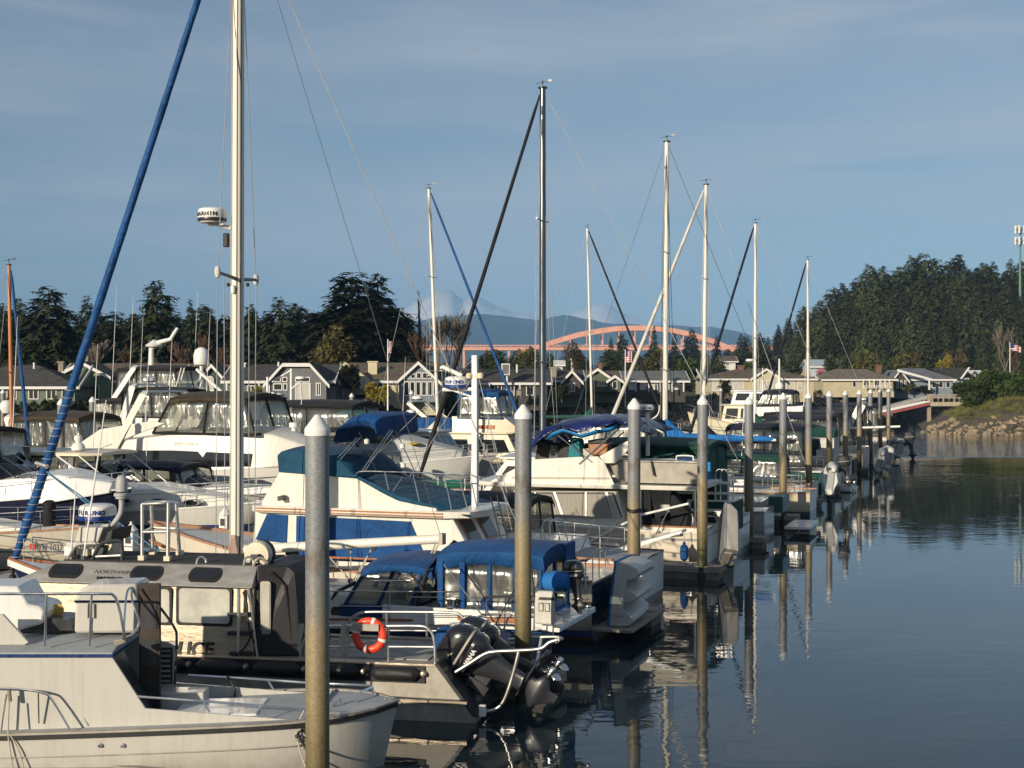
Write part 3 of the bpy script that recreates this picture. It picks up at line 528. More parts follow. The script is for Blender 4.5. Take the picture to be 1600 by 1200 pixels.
class House:
    def __init__(s, name, lab, px0, px1, Z, yb, ye, yr, wall, roof, depth=9, kind='side', cat='house', inset=0):
        s.Z = Z; s.x0 = (px0-CX)*Z/F; s.b = HC-(yb-HY)*Z/F; s.w = (px1-px0)*Z/F; s.he = (yb-ye)*Z/F; s.hr = (yb-yr)*Z/F; s.yb = yb; s.d = depth; s.wall = wall; s.roof = roof
        s.e = empty(name, lab, cat, (s.x0, Z, s.b)); o = .45; w, d, he, hr = s.w, depth, s.he, s.hr
        mb = MB(); mb.box((.1,.1,-1.5), (w-.1,d-.1,he))
        if kind == 'side':
            for x in (.1, w-.4): mb.prism([(x,.1,he), (x,d-.1,he), (x,d/2,hr-.15)], [(x+.3,.1,he), (x+.3,d-.1,he), (x+.3,d/2,hr-.15)])
        mk(mb, 'wall', wall, s.e, sm=0)
        mb = MB(); t = .18
        ri = inset or (0 if kind == 'side' else min(w*.32, d*.5))
        A = [(-o,-o,he-.12), (w+o,-o,he-.12), (w+o,d+o,he-.12), (-o,d+o,he-.12)]; r0, r1 = (-o+ri if ri else -o, d/2, hr), (w+o-ri if ri else w+o, d/2, hr)
        v = A+[r0, r1]; v2 = [(x,y,z-t) for x, y, z in v]
        mb.add(v, [(0,1,5,4), (2,3,4,5), (1,2,5), (3,0,4)] if ri else [(0,1,5,4), (2,3,4,5)]); s.rf = mk(mb, 'roof', roof, s.e, sm=0, sol=.2)
        mb = MB(); mb.box((-o,-o-.06,he-.34), (w+o,-o-.001,he-.06)); mk(mb, 'fascia', TRIM, s.e, sm=0)
        if kind == 'side':
            for x in (-o-.1, w+o+.004):
                mb = MB(); mb.prism([(x,-o,he-.35), (x,-o,he-.02), (x,d/2,hr+.1), (x,d/2,hr-.25)], [(x+.1,-o,he-.35), (x+.1,-o,he-.02), (x+.1,d/2,hr+.1), (x+.1,d/2,hr-.25)]); mk(mb, 'rake_board', TRIM, s.e, sm=0)
    def X(s, px): return (px-CX)*s.Z/F-s.x0
    def H(s, y): return (s.yb-y)*s.Z/F
    def win(s, a, b, t, bt, y=0.0, mull=1, frame=TRIM, name='window', glass=None):
        x0, x1, z0, z1 = s.X(a), s.X(b), s.H(bt), s.H(t); y += .1; mb = MB(); f = .09
        mb.box((x0,y-.07,z0), (x0+f,y-.004,z1)); mb.box((x1-f,y-.07,z0), (x1,y-.004,z1)); mb.box((x0+f,y-.068,z1-f), (x1-f,y-.004,z1)); mb.box((x0+f,y-.068,z0), (x1-f,y-.004,z0+f))
        for k in range(1, mull+1): xx = lerp(x0, x1, k/(mull+1)); mb.box((xx-.04,y-.064,z0+f), (xx+.04,y-.004,z1-f))
        o = mk(mb, name, frame, s.e, sm=0); mb = MB(); mb.box((x0+.02,y-.03,z0+.02), (x1-.02,y-.006,z1-.02)); mk(mb, 'pane', glass or DGLASS, o, sm=0)
    def gable(s, a, b, pk, ye=None, out=1.0, wall=None, clip=0, yb=None):
        x0, x1 = s.X(a), s.X(b); he = s.H(ye) if ye else s.he; hp = s.H(pk); xm = (x0+x1)/2; c = clip*s.Z/F; zb = s.H(yb) if yb else 0
        poly = [(x0,zb), (x1,zb), (x1,he), (xm+c,hp-.12)]+([(xm-c,hp-.12)] if c else [])+[(x0,he)]
        mb = MB(); mb.prism([(x,-out,z) for x, z in poly], [(x,s.d*.45,z) for x, z in poly]); mk(mb, 'gable_wall', wall or s.wall, s.e, sm=0)
        o = .4; kx = (hp-he)/max(.1, (xm-c-x0)); L_ = [(x0-o,he-o*kx), (xm-c,hp)]; Rr = [(xm+c,hp), (x1+o,he-o*kx)]; segs = [L_, Rr]+([[(xm-c,hp), (xm+c,hp)]] if c else [])
        mb = MB(); fb = MB()
        for (xa, za), (xb, zb2) in segs:
            mb.add([(xa,-out-.4,za+.1), (xb,-out-.4,zb2+.1), (xb,s.d*.5,zb2+.1), (xa,s.d*.5,za+.1)], [(0,1,2,3)])
            fb.prism([(xa,-out-.5,za-.22), (xb,-out-.5,zb2-.22), (xb,-out-.5,zb2+.16), (xa,-out-.5,za+.16)], [(xa,-out-.41,za-.22), (xb,-out-.41,zb2-.22), (xb,-out-.41,zb2+.16), (xa,-out-.41,za+.16)])
        mk(mb, 'gable_roof', s.roof, s.e, sm=0, sol=.15); mk(fb, 'barge_board', TRIM, s.e, sm=0); return -out-.1
    def chim(s, a, b, t, bt, m=BRICK, y=None):
        y = s.d*.4 if y is None else y; mb = MB(); x0, x1 = s.X(a), s.X(b); mb.box((x0,y,s.H(bt)), (x1,y+(x1-x0)*.8,s.H(t)-.15)); mb.box((x0-.1,y-.1,s.H(t)-.15), (x1+.1,y+(x1-x0)*.8+.1,s.H(t))); mk(mb, 'chimney', m, s.rf, sm=0)
    def posts(s, xs, y, t, bt, w=.16, m=None):
        for px in xs: mb = MB(); x = s.X(px); mb.box((x-w/2,y,s.H(bt)), (x+w/2,y+w,s.H(t))); mk(mb, 'porch_post', m or TRIM, s.e, sm=0)
    def vent(s, px, t, bt): mb = MB(); x = s.X(px); mb.tube([(x,s.d*.3,s.H(bt)), (x,s.d*.3,s.H(t))], .12, 8); mk(mb, 'roof_vent', TRIM, s.rf)
h = House('bungalow','long green-grey bungalow with a charcoal roof behind the orange wooden mast',-90,118,152,634,603,571,S_GRN,R_DRK,inset=6)
for a in (10,44,72,96): h.win(a,a+16,606,624)
h.chim(74,82,564,580,STONE); h.vent(40,566,576)
h = House('gabled_house','house with a sage green gable and white rakes behind the blue furled sail',96,306,160,634,594,568,S_SAGE,R_BRN,10)
y = h.gable(94,174,567,588,1.2,S_SAGE); h.chim(109,125,556,578,STONE,3); h.vent(118,551,556); h.win(108,130,602,622,y); h.win(140,160,602,622,y); h.win(188,206,603,622); h.win(222,240,603,622); h.win(262,282,603,622)
h = House('gabled_house','dark green house with an arched window in its gable left of the big mast',288,356,157,633,594,570,S_DGR,R_BRN,9)
y = h.gable(314,355,571,594,1.0,S_DGR); h.win(300,309,602,620); h.win(314,321,602,619,y)
mb = MB(); x0, x1, z0, z1 = h.X(325), h.X(338), h.H(611), h.H(594)
pts = [(x0,z0), (x1,z0), (x1,z1)]+[((x0+x1)/2+(x1-x0)/2*cos(a*pi/8), z1+(x1-x0)/2*sin(a*pi/8)) for a in range(1,8)]+[(x0,z1)]
mb.prism([(x,y-.12,z) for x, z in pts], [(x,y-.05,z) for x, z in pts]); o = mk(mb, 'arched_window', TRIM, h.e, sm=0); mb = MB(); c = (sum(p[0] for p in pts)/len(pts), sum(p[1] for p in pts)/len(pts)); mb.prism([(c[0]+(x-c[0])*.84,y-.15,c[1]+(z-c[1])*.84) for x, z in pts], [(c[0]+(x-c[0])*.84,y-.11,c[1]+(z-c[1])*.84) for x, z in pts]); mk(mb, 'pane', GLASSL, o, sm=0)
h = House('grey_house','grey house with wide clipped gable and white french doors, left of the twin conifers',354,517,150,634,594,570,S_GRY,R_DRK,10)
y = h.gable(421,512,570,597,1.2,S_GRY,21); h.chim(321+38,334+38,566,576,TRIM); h.vent(428,565,572)
for a, b2, t, bt in [(430,442,589,597),(444,452,589,597),(464,473,589,597),(474,487,589,597),(430,444,599,610),(445,452,599,610)]: h.win(a,b2,t,bt,y,0)
for a, b2 in ((464,473),(474,488)): h.win(a,b2,598,626,y,0,name='french_door',glass=GLASSL)
h.win(496,504,598,618,y); h.win(366,378,602,622); h.win(386,398,602,622); h.posts((358,408,424),-1.4,595,632)
h2 = House('cottage','small grey cottage with a narrow gable wedged against the grey house',500,536,156,632,596,572,S_GRY,R_DRK,7); y = h2.gable(507,529,581,594,.8,S_GRY); h2.win(508,516,598,618,y,0)
h = House('cream_house','pale cream gabled house with cream chimney and brown roof before the twin conifers',530,688,160,628,594,567,S_CRM,R_BRN,11)
y = h.gable(625,686,567,595,1.6,S_BLU); h.chim(573,587,564,585,S_CRM,1.5)
mb = MB(); A_ = [(530,608),(530,578),(541,566),(580,593),(580,608)]; pts = [(h.X(a), h.H(b2)) for a, b2 in A_]; mb.prism([(x,-1.2,z) for x, z in pts], [(x,-.9,z) for x, z in pts]); mk(mb, 'cream_gable_wall', S_CRM, h.e, sm=0)
for a in range(633,686,9): h.win(a,a+8,596,618,y,0)
for a, t in ((634,588),(643,584),(652,582),(661,582),(668,586)): h.win(a,a+8,t,592,y,0)
h.win(590,598,598,616,0,0); h.posts((575,622),-1.4,595,628)
h = House('dark_roofed_house','low house with a long charcoal roof and deep porch right of the FURUNO mast',690,856,172,622,597,577,S_DRK,R_DRK,10); h.vent(808,569,582); h.posts((700,740,765,812,846),-1.6,598,622)
for a in (750,772,792,822): h.win(a,a+12,602,618)
e = empty('roof_sign_box','white framed louvred box raised above the charcoal roof','roof unit',W(790,600,170)); mb = MB(); a, b2 = W(783.5,568,170)-e.location, W(796.5,586,170)-e.location; mb.box((a.x,0,b2.z), (b2.x,1.2,a.z)); mk(mb,'casing',TRIM,e,sm=0); mb = MB(); mb.box((a.x+.12,-.03,b2.z+.12), (b2.x-.12,-.002,a.z-.12)); mk(mb,'louvre',S_GRY,e,sm=0); mb = MB(); mb.box((.05,.4,-2), (.25,.6,b2.z)); mk(mb,'support',TRIM,e,sm=0)
h = House('brick_chimney_house','dark house with a broad pinkish brick chimney left of the green gabled house',836,908,180,618,593,579,S_OLV,R_DRK,9); h.chim(859,870,573,590,STONE,1); y = h.gable(880,906,580,594,1,S_DRK); h.win(845,855,598,610); h.win(888,898,598,612,y)
h = House('green_house','green gabled house with white trim beyond the riprap bank under the bridge',908,966,190,612,592,580,S_OLV,R_BRN,9); y = h.gable(914,952,577,590,1,S_OLV); h.win(932,940,596,604,y); h.win(941,948,596,604,y); h.chim(937,943,566,580,BRICK); y = h.gable(950,968,588,594,1.8,S_OLV); h.win(955,963,595,608,y,0,name='door')
h = House('grey_roofed_house','low white trimmed house with grey roof between the two tall white masts',966,1072,200,612,594,580,S_DRK,R_GRY,10); h.posts((975,992,1012,1030,1048,1066),-1.6,595,612)
for a in (982,1000,1018,1036,1052): h.win(a,a+10,597,609,0,1,TRIM,glass=GLASSL)
h = House('white_gable_house','long cream house with a white gable and brick chimney behind the black canvas cruiser',1100,1272,222,613,591,576,S_TAN,R_BRN,11,inset=7); y = h.gable(1173,1216,577,591,1.4,S_CRM); h.chim(1160,1169,570,583,BRICK)
for a, b2 in ((1113,1118),(1119,1125),(1136,1141),(1142,1147),(1148,1154),(1156,1163),(1222,1230),(1234,1242),(1246,1254)): h.win(a,b2,596,611,0,0,glass=GLASSL)
for a, b2 in ((1176,1184),(1186,1193),(1195,1203),(1205,1213)): h.win(a,b2,594,612,y,0,glass=GLASSL)
h = House('hip_roofed_house','cream house with a tan hip roof and white porch at the far right bank',1286,1398,245,607,592,577,S_TAN,R_TAN,12,'hip'); h.chim(1379,1387,570,582,BRICK,4); h.posts((1346,1355,1362,1372,1379,1386),-1.5,592,606)
for a, b2 in ((1332,1338),(1349,1354),(1366,1371),(1374,1378)): h.win(a,b2,594,605,0,0)
mb = MB(); a = h.X(1344); mb.box((a,-1.6,h.H(603)), (h.X(1388),-1.52,h.H(602.3))); x = a
while x < h.X(1388): mb.box((x,-1.58,h.H(607)), (x+.06,-1.53,h.H(603))); x += .3
mk(mb,'porch_railing',TRIM,h.e,sm=0)
h = House('blue_house','slate blue house with grey roof and a bright white sloping fascia at the right bank',1392,1490,250,609,592,576,S_BLU,R_GRY,12,'hip',inset=4); y = h.gable(1390,1412,579,593,2.0,S_DRK)
mb = MB(); pts = [(h.X(1395),h.H(577)), (h.X(1449),h.H(592)), (h.X(1449),h.H(595)), (h.X(1395),h.H(581))]; mb.prism([(x,-3.2,z) for x, z in pts], [(x,-2.8,z) for x, z in pts]); mk(mb,'fascia_beam',TRIM,h.e,sm=0); h.posts((1444,),-3.1,594,609,.25)
for a, b2 in ((1396,1399),(1402,1405),(1408,1411)): h.win(a,b2,594,607,y,0)
for a in (1456,1467,1478): h.win(a,a+7,596,606,0,0)
h = House('pale_wing','pale blue gable-ended wing with a black roof and white edge beside the blue house',1488,1516,256,607,590,575,S_LBL,R_BLK,10)
mb = MB(); pts = [(h.X(1448),h.H(576)), (h.X(1511),h.H(574.5)), (h.X(1496),h.H(592)), (h.X(1490),h.H(592))]; mb.prism([(x,-1.0,z) for x, z in pts], [(x,1.5,z) for x, z in pts]); mk(mb,'roof_slope',R_BLK,h.e,sm=0)
mb = MB(); pts = [(h.X(1510),h.H(574)), (h.X(1513),h.H(574)), (h.X(1500),h.H(592)), (h.X(1497),h.H(592))]; mb.prism([(x,-1.2,z) for x, z in pts], [(x,-.9,z) for x, z in pts]); mk(mb,'rake_trim',TRIM,h.e,sm=0)
h = House('white_shed','white roofed building half hidden by shrubs right of the blue house',1514,1537,268,600,588,579,S_WHT,TRIM,7)
h = House('metal_barn','pale blue metal barn above the pink blossoming tree',1266,1291,290,580,572,562,S_LBL,mat('metal_roof',(.5,.56,.6),.45,metal=.3),8)
h = House('hillside_house','small pale house with a red-brown roof under the right foot of the bridge',1130,1150,330,575,564,556,S_WHT,R_BRN,8); h.win(1134,1139,566,571); h = House('hillside_house','tiny white gabled house below the bridge left of the brick chimney house',869,880,320,576,570,563,S_WHT,TRIM,6)
h = House('hillside_house','tiny pale house among trees beneath the left part of the bridge',893,903,330,568,560,556,S_WHT,R_GRY,6)
# patio people
SKIN = mat('skin',(.45,.26,.18),.55); 
# timber pier, gangway and far mooring
Zp = 193; e = empty('timber_pier','timber pier with railings on one tall post left of the junipers','pier',W(1453,636,Zp)); o = e.location
def lp(px,y,dy=0): v = W(px,y,Zp)-o; return Vector((v.x,dy,v.z))
PIERW = mat('pier_timber',(.42,.38,.26),.85,var=.3,scale=3,streak=.3); TANW = mat('pale_post',(.36,.3,.22),.85,var=.3,streak=.3)
mb = MB(); a, b2 = lp(1450,632), lp(1518,628); mb.box((a.x,-1.2,a.z-.15), (b2.x,1.2,b2.z-.1)); mb.box((a.x,-1.28,a.z-.2), (b2.x,-1.21,b2.z)); mk(mb,'deck',PIERW,e,sm=0)
for dy in (-1.1,1.1):
    mb = MB(); 
    for y in (617,621.5): p = lp(1452,y); mb.box((p.x,dy-.05,p.z-.06), (lp(1505,y).x,dy+.05,p.z+.06))
    for px in (1453,1470,1487,1503): p = lp(px,616); mb.box((p.x-.09,dy-.09,a.z), (p.x+.09,dy+.09,p.z))
    mk(mb,'railing',TANW,e,sm=0)
mb = MB(); p = lp(1451.5,617); mb.box((p.x-.22,-.22,-5), (p.x+.22,.22,p.z)); mk(mb,'support_post',TANW,e,sm=0)
mb = MB(); p = lp(1503,625); mb.box((p.x-.2,-.2,-5), (p.x+.2,.2,p.z)); mk(mb,'support_post',TANW,e,sm=0)
e = empty('gangway','sloping gangway ramp with a red and white hull-like side down to the floats','gangway',W(1449,632,Zp)); o = e.location; A_ = W(1449,629,Zp)-o; B_ = W(1346,652,Zp)-o
mb = MB(); mb.prism([A_+Vector((0,-.9,0)), A_+Vector((0,-.9,-.35)), B_+Vector((0,-.9,-.35)), B_+Vector((0,-.9,0))], [A_+Vector((0,.9,0)), A_+Vector((0,.9,-.35)), B_+Vector((0,.9,-.35)), B_+Vector((0,.9,0))]); mk(mb,'ramp',mat('faded_red',(.3,.08,.07),.7,var=.3),e,sm=0)
for dy in (-.95,.95): mb = MB(); mb.tube([A_+Vector((0,dy,.15)), B_+Vector((0,dy,.15))], .12, 6); mk(mb,'rail',TRIM,e,sm=0)
e = empty('bank_walkway','long grey sloping walkway across the riprap bank','walkway',W(1448,617,206)); o = e.location; A_ = W(1449,618,206)-o; B_ = W(1320,652,206)-o; mb = MB(); mb.prism([A_, A_+Vector((0,2,0)), A_+Vector((0,2,-.5)), A_+Vector((0,0,-.5))], [B_, B_+Vector((0,2,0)), B_+Vector((0,2,-.5)), B_+Vector((0,0,-.5))]); mk(mb,'ramp',CONC,e,sm=0)
tag(mk(MB().prism([W(x,y,150)-W(600,640,150) for x,y in ((554,617),(580,617),(577,623),(556,623))],[W(x,y,151.5)-W(600,640,151.5) for x,y in ((554,617),(580,617),(577,623),(556,623))]),'planter',mat('terracotta',(.4,.11,.04),.8),sm=0),'long terracotta planter before the cream house','planter').location = W(600,640,150)
# ------------------------------------------------------------------ marina geometry: piles, floats
AX = Vector((.946,-.324)); AV = Vector((.324,.946)); P0 = Vector((-2.6,19.0)); YAW = atan2(-.324,.946)
def SV(s, v): q = P0+AX*s+AV*v; return q.x, q.y
def s_px(px, v):                                  # slip coordinate where the ray of a photo column meets the line v
    k = (px-CX)/F; q = P0+AV*v; return (k*q.y-q.x)/(AX.x-k*AX.y)
def v_px(px, s):
    k = (px-CX)/F; q = P0+AX*s; return (k*q.y-q.x)/(AV.x-k*AV.y)
def pilemat():
    m, nt, b = nodes('galvanised_pile'); L = nt.links.new; ge = N(nt,'ShaderNodeNewGeometry'); tc = N(nt,'ShaderNodeTexCoord'); sp = N(nt,'ShaderNodeSeparateXYZ'); L(ge.outputs['Position'],sp.inputs[0])
    n1 = N(nt,'ShaderNodeTexNoise',Scale=2.2,Detail=8.0,Roughness=.7); L(tc.outputs['Object'],n1.inputs['Vector']); vo = N(nt,'ShaderNodeTexVoronoi',Scale=38.0); L(tc.outputs['Object'],vo.inputs['Vector'])
    mp = N(nt,'ShaderNodeMapping'); mp.inputs['Scale'].default_value = (14,14,.6); L(tc.outputs['Object'],mp.inputs[0]); n2 = N(nt,'ShaderNodeTexNoise',Scale=1.0,Detail=6.0); L(mp.outputs[0],n2.inputs['Vector'])
    zin = N(nt,'ShaderNodeMath',operation='MULTIPLY_ADD'); L(n1.outputs['Fac'],zin.inputs[0]); zin.inputs[1].default_value = .9; oi = N(nt,'ShaderNodeObjectInfo'); zo = N(nt,'ShaderNodeMath',operation='MULTIPLY_ADD'); L(oi.outputs['Random'],zo.inputs[0]); zo.inputs[1].default_value = .7; L(sp.outputs[2],zo.inputs[2]); L(zo.outputs[0],zin.inputs[2])
    z2 = N(nt,'ShaderNodeMath',operation='MULTIPLY_ADD'); L(n2.outputs['Fac'],z2.inputs[0]); z2.inputs[1].default_value = .7; L(zin.outputs[0],z2.inputs[2])
    c = ramp(nt,[(0,(.02,.025,.008)),(.2,(.035,.04,.012)),(.31,(.075,.07,.025)),(.36,(.17,.135,.06)),(.46,(.27,.21,.11)),(.6,(.31,.255,.155)),(.64,(.25,.235,.2)),(.72,(.235,.24,.24)),(.755,(.16,.14,.115)),(.77,(.23,.24,.245)),(1,(.27,.28,.29))],None_fac(nt,z2.outputs[0],.0,7))
    hv = N(nt,'ShaderNodeMix',data_type='RGBA',blend_type='MULTIPLY'); hv.inputs[0].default_value = .65; L(c,hv.inputs[6]); L(ramp(nt,[(0,g(.55)),(1,g(1.15))],vo.outputs['Color']),hv.inputs[7])
    L(hv.outputs[2],b.inputs['Base Color']); b.inputs['Metallic'].default_value = .15; b.inputs['Roughness'].default_value = .55
    bp = N(nt,'ShaderNodeBump',Strength=.35,Distance=.01); L(n1.outputs['Fac'],bp.inputs['Height']); L(bp.outputs[0],b.inputs['Normal']); return m
PILE = pilemat(); CAP = mat('white_pile_cap',(.76,.76,.74),.4,var=.08,streak=.2)
def pile(x, y, top, lab, r=.16, grp='steel piles along the fairway', cone=True):
    e = empty('dock_pile', lab, 'pile', (x,y,0), R.uniform(0,6), grp); e.rotation_euler = (R.uniform(-.006,.006),R.uniform(-.006,.006),R.uniform(0,6)); mb = MB(); mb.lathe([(r,-2.5),(r,1.4),(r,2.8),(r,4.2),(r,top-.2)],n=28); mk(mb,'shaft',PILE,e)
    mb = MB(); mb.lathe([(r+.012,top-.28),(r+.014,top-.21),(r+.008,top-.185),(.035,top-.008),(.001,top)] if cone else [(r+.02,top-.15),(r+.02,top),(.001,top+.02)],n=28); mk(mb,'cone_cap',CAP,e,sm=35); return e
PT = [5.65,5.65,5.67,5.65,5.52,5.6,5.55,5.55,5.53,5.5,5.5,5.5,5.48]
PL = ['nearest and largest capped steel pile, in front of the grey cabin boat','second nearest capped steel pile, in front of the blue sailing canopy','capped steel pile with a black ring, in front of the blue-tarped cruiser','capped steel pile right of the skiff, near the blue fender','dark shaded capped pile beside the upended grey dinghy','capped pile in front of the cream sailboat stern with two ropes round it','capped pile beside the white inflatable with black outboard','capped pile just right of the white inflatable','capped pile over the outer float end with the grey crate-like dinghy on its right','capped pile behind the upended grey dinghies','fourth capped pile from the far end of the fairway row','third capped pile from the far end, in shadow','last capped pile at the far end, beside the black outboard']
PL[10] = 'capped pile with a dark ring, third from the far end of the row'; PL[11] = 'shaded capped pile next to last at the far end of the row'
for k in range(13):
    q = SV(0, 8.67*k); pe = pile(q[0], q[1], PT[k], PL[k])
    for zr_ in {2:(2.85,2.9),5:(1.25,.82),6:(1.35,.6),10:(2.2,)}.get(k,()):
        mb = MB(); mb.tube([(.172*cos(a*pi/12),.172*sin(a*pi/12),zr_+.02*sin(a*.7)) for a in range(25)],.022,6); mk(mb,'rope_ring',BLK,pe)
FLOATS = mat('float_side',(.16,.15,.13),.85,var=.4,scale=2,streak=.4)
def dock(name, lab, c, a, b_, L_, w, h=.42, grp=None):
    # c corner point, a along, b_ across
    rz = atan2(a.y,a.x); e = empty(name, lab, 'float', (c.x,c.y,0), rz, grp); mb = MB(); mb.box((0,0,-.35),(L_,w,h-.09)); mk(mb,'float',FLOATS,e,sm=0,bev=.02)
    mb = MB(); n = int(L_/.42)
    for k in range(n): mb.box((k*L_/n+.01,.06,h-.086),(k*L_/n+L_/n-.01,w-.06,h-.03))
    mk(mb,'planking',CONC,e,sm=0)
    for y0 in (-.04,w-.1): mb = MB(); mb.box((-.05,y0,h-.2),(L_+.04,y0+.14,h)); mk(mb,'edge_beam',WOOD,e,sm=0,bev=.015)
    mb = MB(); mb.box((L_-.04,-.03,h-.2),(L_+.1,w+.03,h+.004)); mk(mb,'end_beam',mat('pale_edge',(.45,.43,.38),.8,streak=.4) if k == 0 else WOOD,e,sm=0,bev=.015)
    for x in (2,L_*.5,L_-1.0): mb = MB(); mb.box((x-.03,.14,h-.03),(x+.03,.2,h+.05)); mb.box((x+.12,.14,h-.03),(x+.18,.2,h+.05)); mb.tube([(x-.12,.17,h+.06),(x+.28,.17,h+.06)],.025,6); mk(mb,'cleat',STEEL,e)
    return e
DN = ['beside the grey cabin boat','beside the police boat','beside the trawler with blue covers','with the blue fender beside the blue-tarped cruiser','next to the upended grey dinghy','beside the cream sailboat stern','beside the white inflatable','under the pile right of the white inflatable','holding the upended silver dinghies','fourth from the far end','third from the far end','second from the far end','at the far end of the row']
for k in range(13):
    q = SV(-15, 8.67*k-.1); dock('finger_float','narrow finger float '+DN[k],Vector(q),AX,AV,15.5,1.0,grp='finger floats')
q = SV(-17.4,-10); dock('main_walkway','long main walkway float running past the bows of the boats',Vector(q),AV,-AX,130,2.0)
for s, v, top, lab in [(s_px(96,34),34,5.35,'capped pile with a white lid left of the blue furled sail'),(s_px(144,44),44,5.3,'slim capped pile between the cruisers behind the blue furled sail'),(s_px(5,66),66,5.5,'capped pile at the left edge behind the express cruiser'),(s_px(550,78),78,5.2,'small capped pile right of the black-canvas cruiser'),(s_px(643,80),80,5.4,'small capped pile behind the blue bimini'),(s_px(1126,128),128,5.35,'small distant capped pile left of the cream fishing boat'),(s_px(291,58),58,5.0,'white-tipped pile behind the brown-topped cruiser'),(s_px(436,80),80,5.2,'small grey pile under the round white radar left of the near pile'),(s_px(238,58),58,5.0,'white-tipped pile left of the brown-topped cruiser')]:
    q = SV(s, v); pile(q[0], q[1], top, lab, .16, 'steel piles along the main walkway')
# ------------------------------------------------------------------ boats: tools
class Boat:
    def __init__(s, name, lab, px0, Z0, yaw=YAW, cat='boat', group=None):
        s.o = Vector(((px0-CX)*Z0/F, Z0)); s.a = Vector((cos(yaw), sin(yaw))); s.b = Vector((-sin(yaw), cos(yaw))); s.e = empty(name, lab, cat, (s.o.x, s.o.y, 0), yaw, group)
    def p(s, x, y, t=0.0):
        k = (x-CX)/F; q = s.o+s.b*t; u = (k*q.y-q.x)/(s.a.x-k*s.a.y); lam = q.y+s.a.y*u; return Vector((u, t, HC-(y-HY)*lam/F))
    def ps(s, pts, t=0.0): return [s.p(x, y, t) for x, y in pts]
    def sx(s, x, t=0.0): return s.p(x, 700, t).x
    def pr(s, mb, pts, t0, t1, top=0):
        A = s.ps(pts, t0); return mb.prism(A, [Vector((v.x, t1, v.z)) for v in A])
    def plate(s, pts, t0, t1, name, m, parent=None, bev=0, label=None): mb = MB(); s.pr(mb, pts, t0, t1); return mk(mb, name, m, parent or s.e, label, bev=bev, sm=30)
    def tb(s, pts, r, name, m, parent=None, smooth=0, n=8, mb=None):
        q = [s.p(*p) if not isinstance(p, Vector) else p for p in pts]; q = curve(q, smooth) if smooth else q
        M = mb or MB(); M.tube(q, r, n); return M if mb else mk(M, name, m, parent or s.e)
    def world(s, v): return Vector((s.o.x+s.a.x*v[0]+s.b.x*v[1], s.o.y+s.a.y*v[0]+s.b.y*v[1], v[2]))
    def add_text(s, body, px, py, t, size_px, name, m, parent=None, **k):
        v = s.p(px, py, t); lam = (s.world(v)).y; return text(body, name, m, parent or s.e, (v.x, v.y, v.z), size_px*lam/F*1.38, **k)
def hullmb(x_st, x_bow, B, z0, z1, pw=2.6, rake=.9, tw=.82, n=16, keel=-.5, flare=.12, sag=.0, yc=None, chine=.5, trake=0):
    # one lofted hull from transom to stem; y runs 0..B
    mb = MB(); rings = []; L_ = x_bow-x_st; yc = B/2 if yc is None else yc; sg = 1 if L_ > 0 else -1
    for i in range(n+1):
        u = i/n; bb = B/2*min(1, tw+(1-tw)*min(1, u/.35))*max(.012, (1-max(0, (u-.42)/.58)**pw)); zs = z0+(z1-z0)*u**1.7-sag*sin(pi*u)
        def X(z): return x_st+L_*u-sg*rake*(u**5)*max(0, (zs-z)/max(.2, zs))*1.0+sg*trake*(1-u)**6*(zs-z)
        f = 1-flare*(u**2)*2.4
        prof = [(bb, zs), (bb*(1-.02-.25*flare*u), zs*.62), (bb*max(.05, f*.95), .12), (bb*max(.03, f*.8), -.12), (bb*.25*max(.1, f), keel*(1-u**4*.8)), ]
        ring = [(X(z), yc-w, z) for w, z in prof]+[(X(z), yc+w, z) for w, z in reversed(prof)]
        rings.append(ring)
    mb.loft(rings); return mb
def deckline(x_st, x_bow, B, z0, z1, pw=2.6, tw=.82, n=16, inset=0, dz=0, yc=None, sag=0):
    L_ = x_bow-x_st; yc = B/2 if yc is None else yc; a = []; c = []
    for i in range(n+1):
        u = i/n; bb = B/2*min(1, tw+(1-tw)*min(1, u/.35))*max(.012, (1-max(0, (u-.42)/.58)**pw)); zs = z0+(z1-z0)*u**1.7-sag*sin(pi*u)+dz
        bb = max(.01, bb-inset); a.append(Vector((x_st+L_*u, yc-bb, zs))); c.append(Vector((x_st+L_*u, yc+bb, zs)))
    return a, c
def rail_strip(line, h, w, name, m, parent):
    mb = MB(); mb.loft([[(p.x,p.y-w/2,p.z-h/2),(p.x,p.y+w/2,p.z-h/2),(p.x,p.y+w/2,p.z+h/2),(p.x,p.y-w/2,p.z+h/2)] for p in line]); return mk(mb, name, m, parent, sm=0)
def guard(line, h, parent, name='guard_rail', m=None, r=.014, mids=1, every=2, i0=0, i1=None):
    L_ = line[i0:i1]; mb = MB(); up = Vector((0,0,h)); mb.tube([p+up for p in L_], r, 6)
    for k in range(mids): mb.tube([p+up*((k+1)/(mids+1)) for p in L_], r*.55, 5)
    for p in L_[::every]: mb.tube([p, p+up], r, 6)
    return mk(mb, name, m or STEEL, parent)
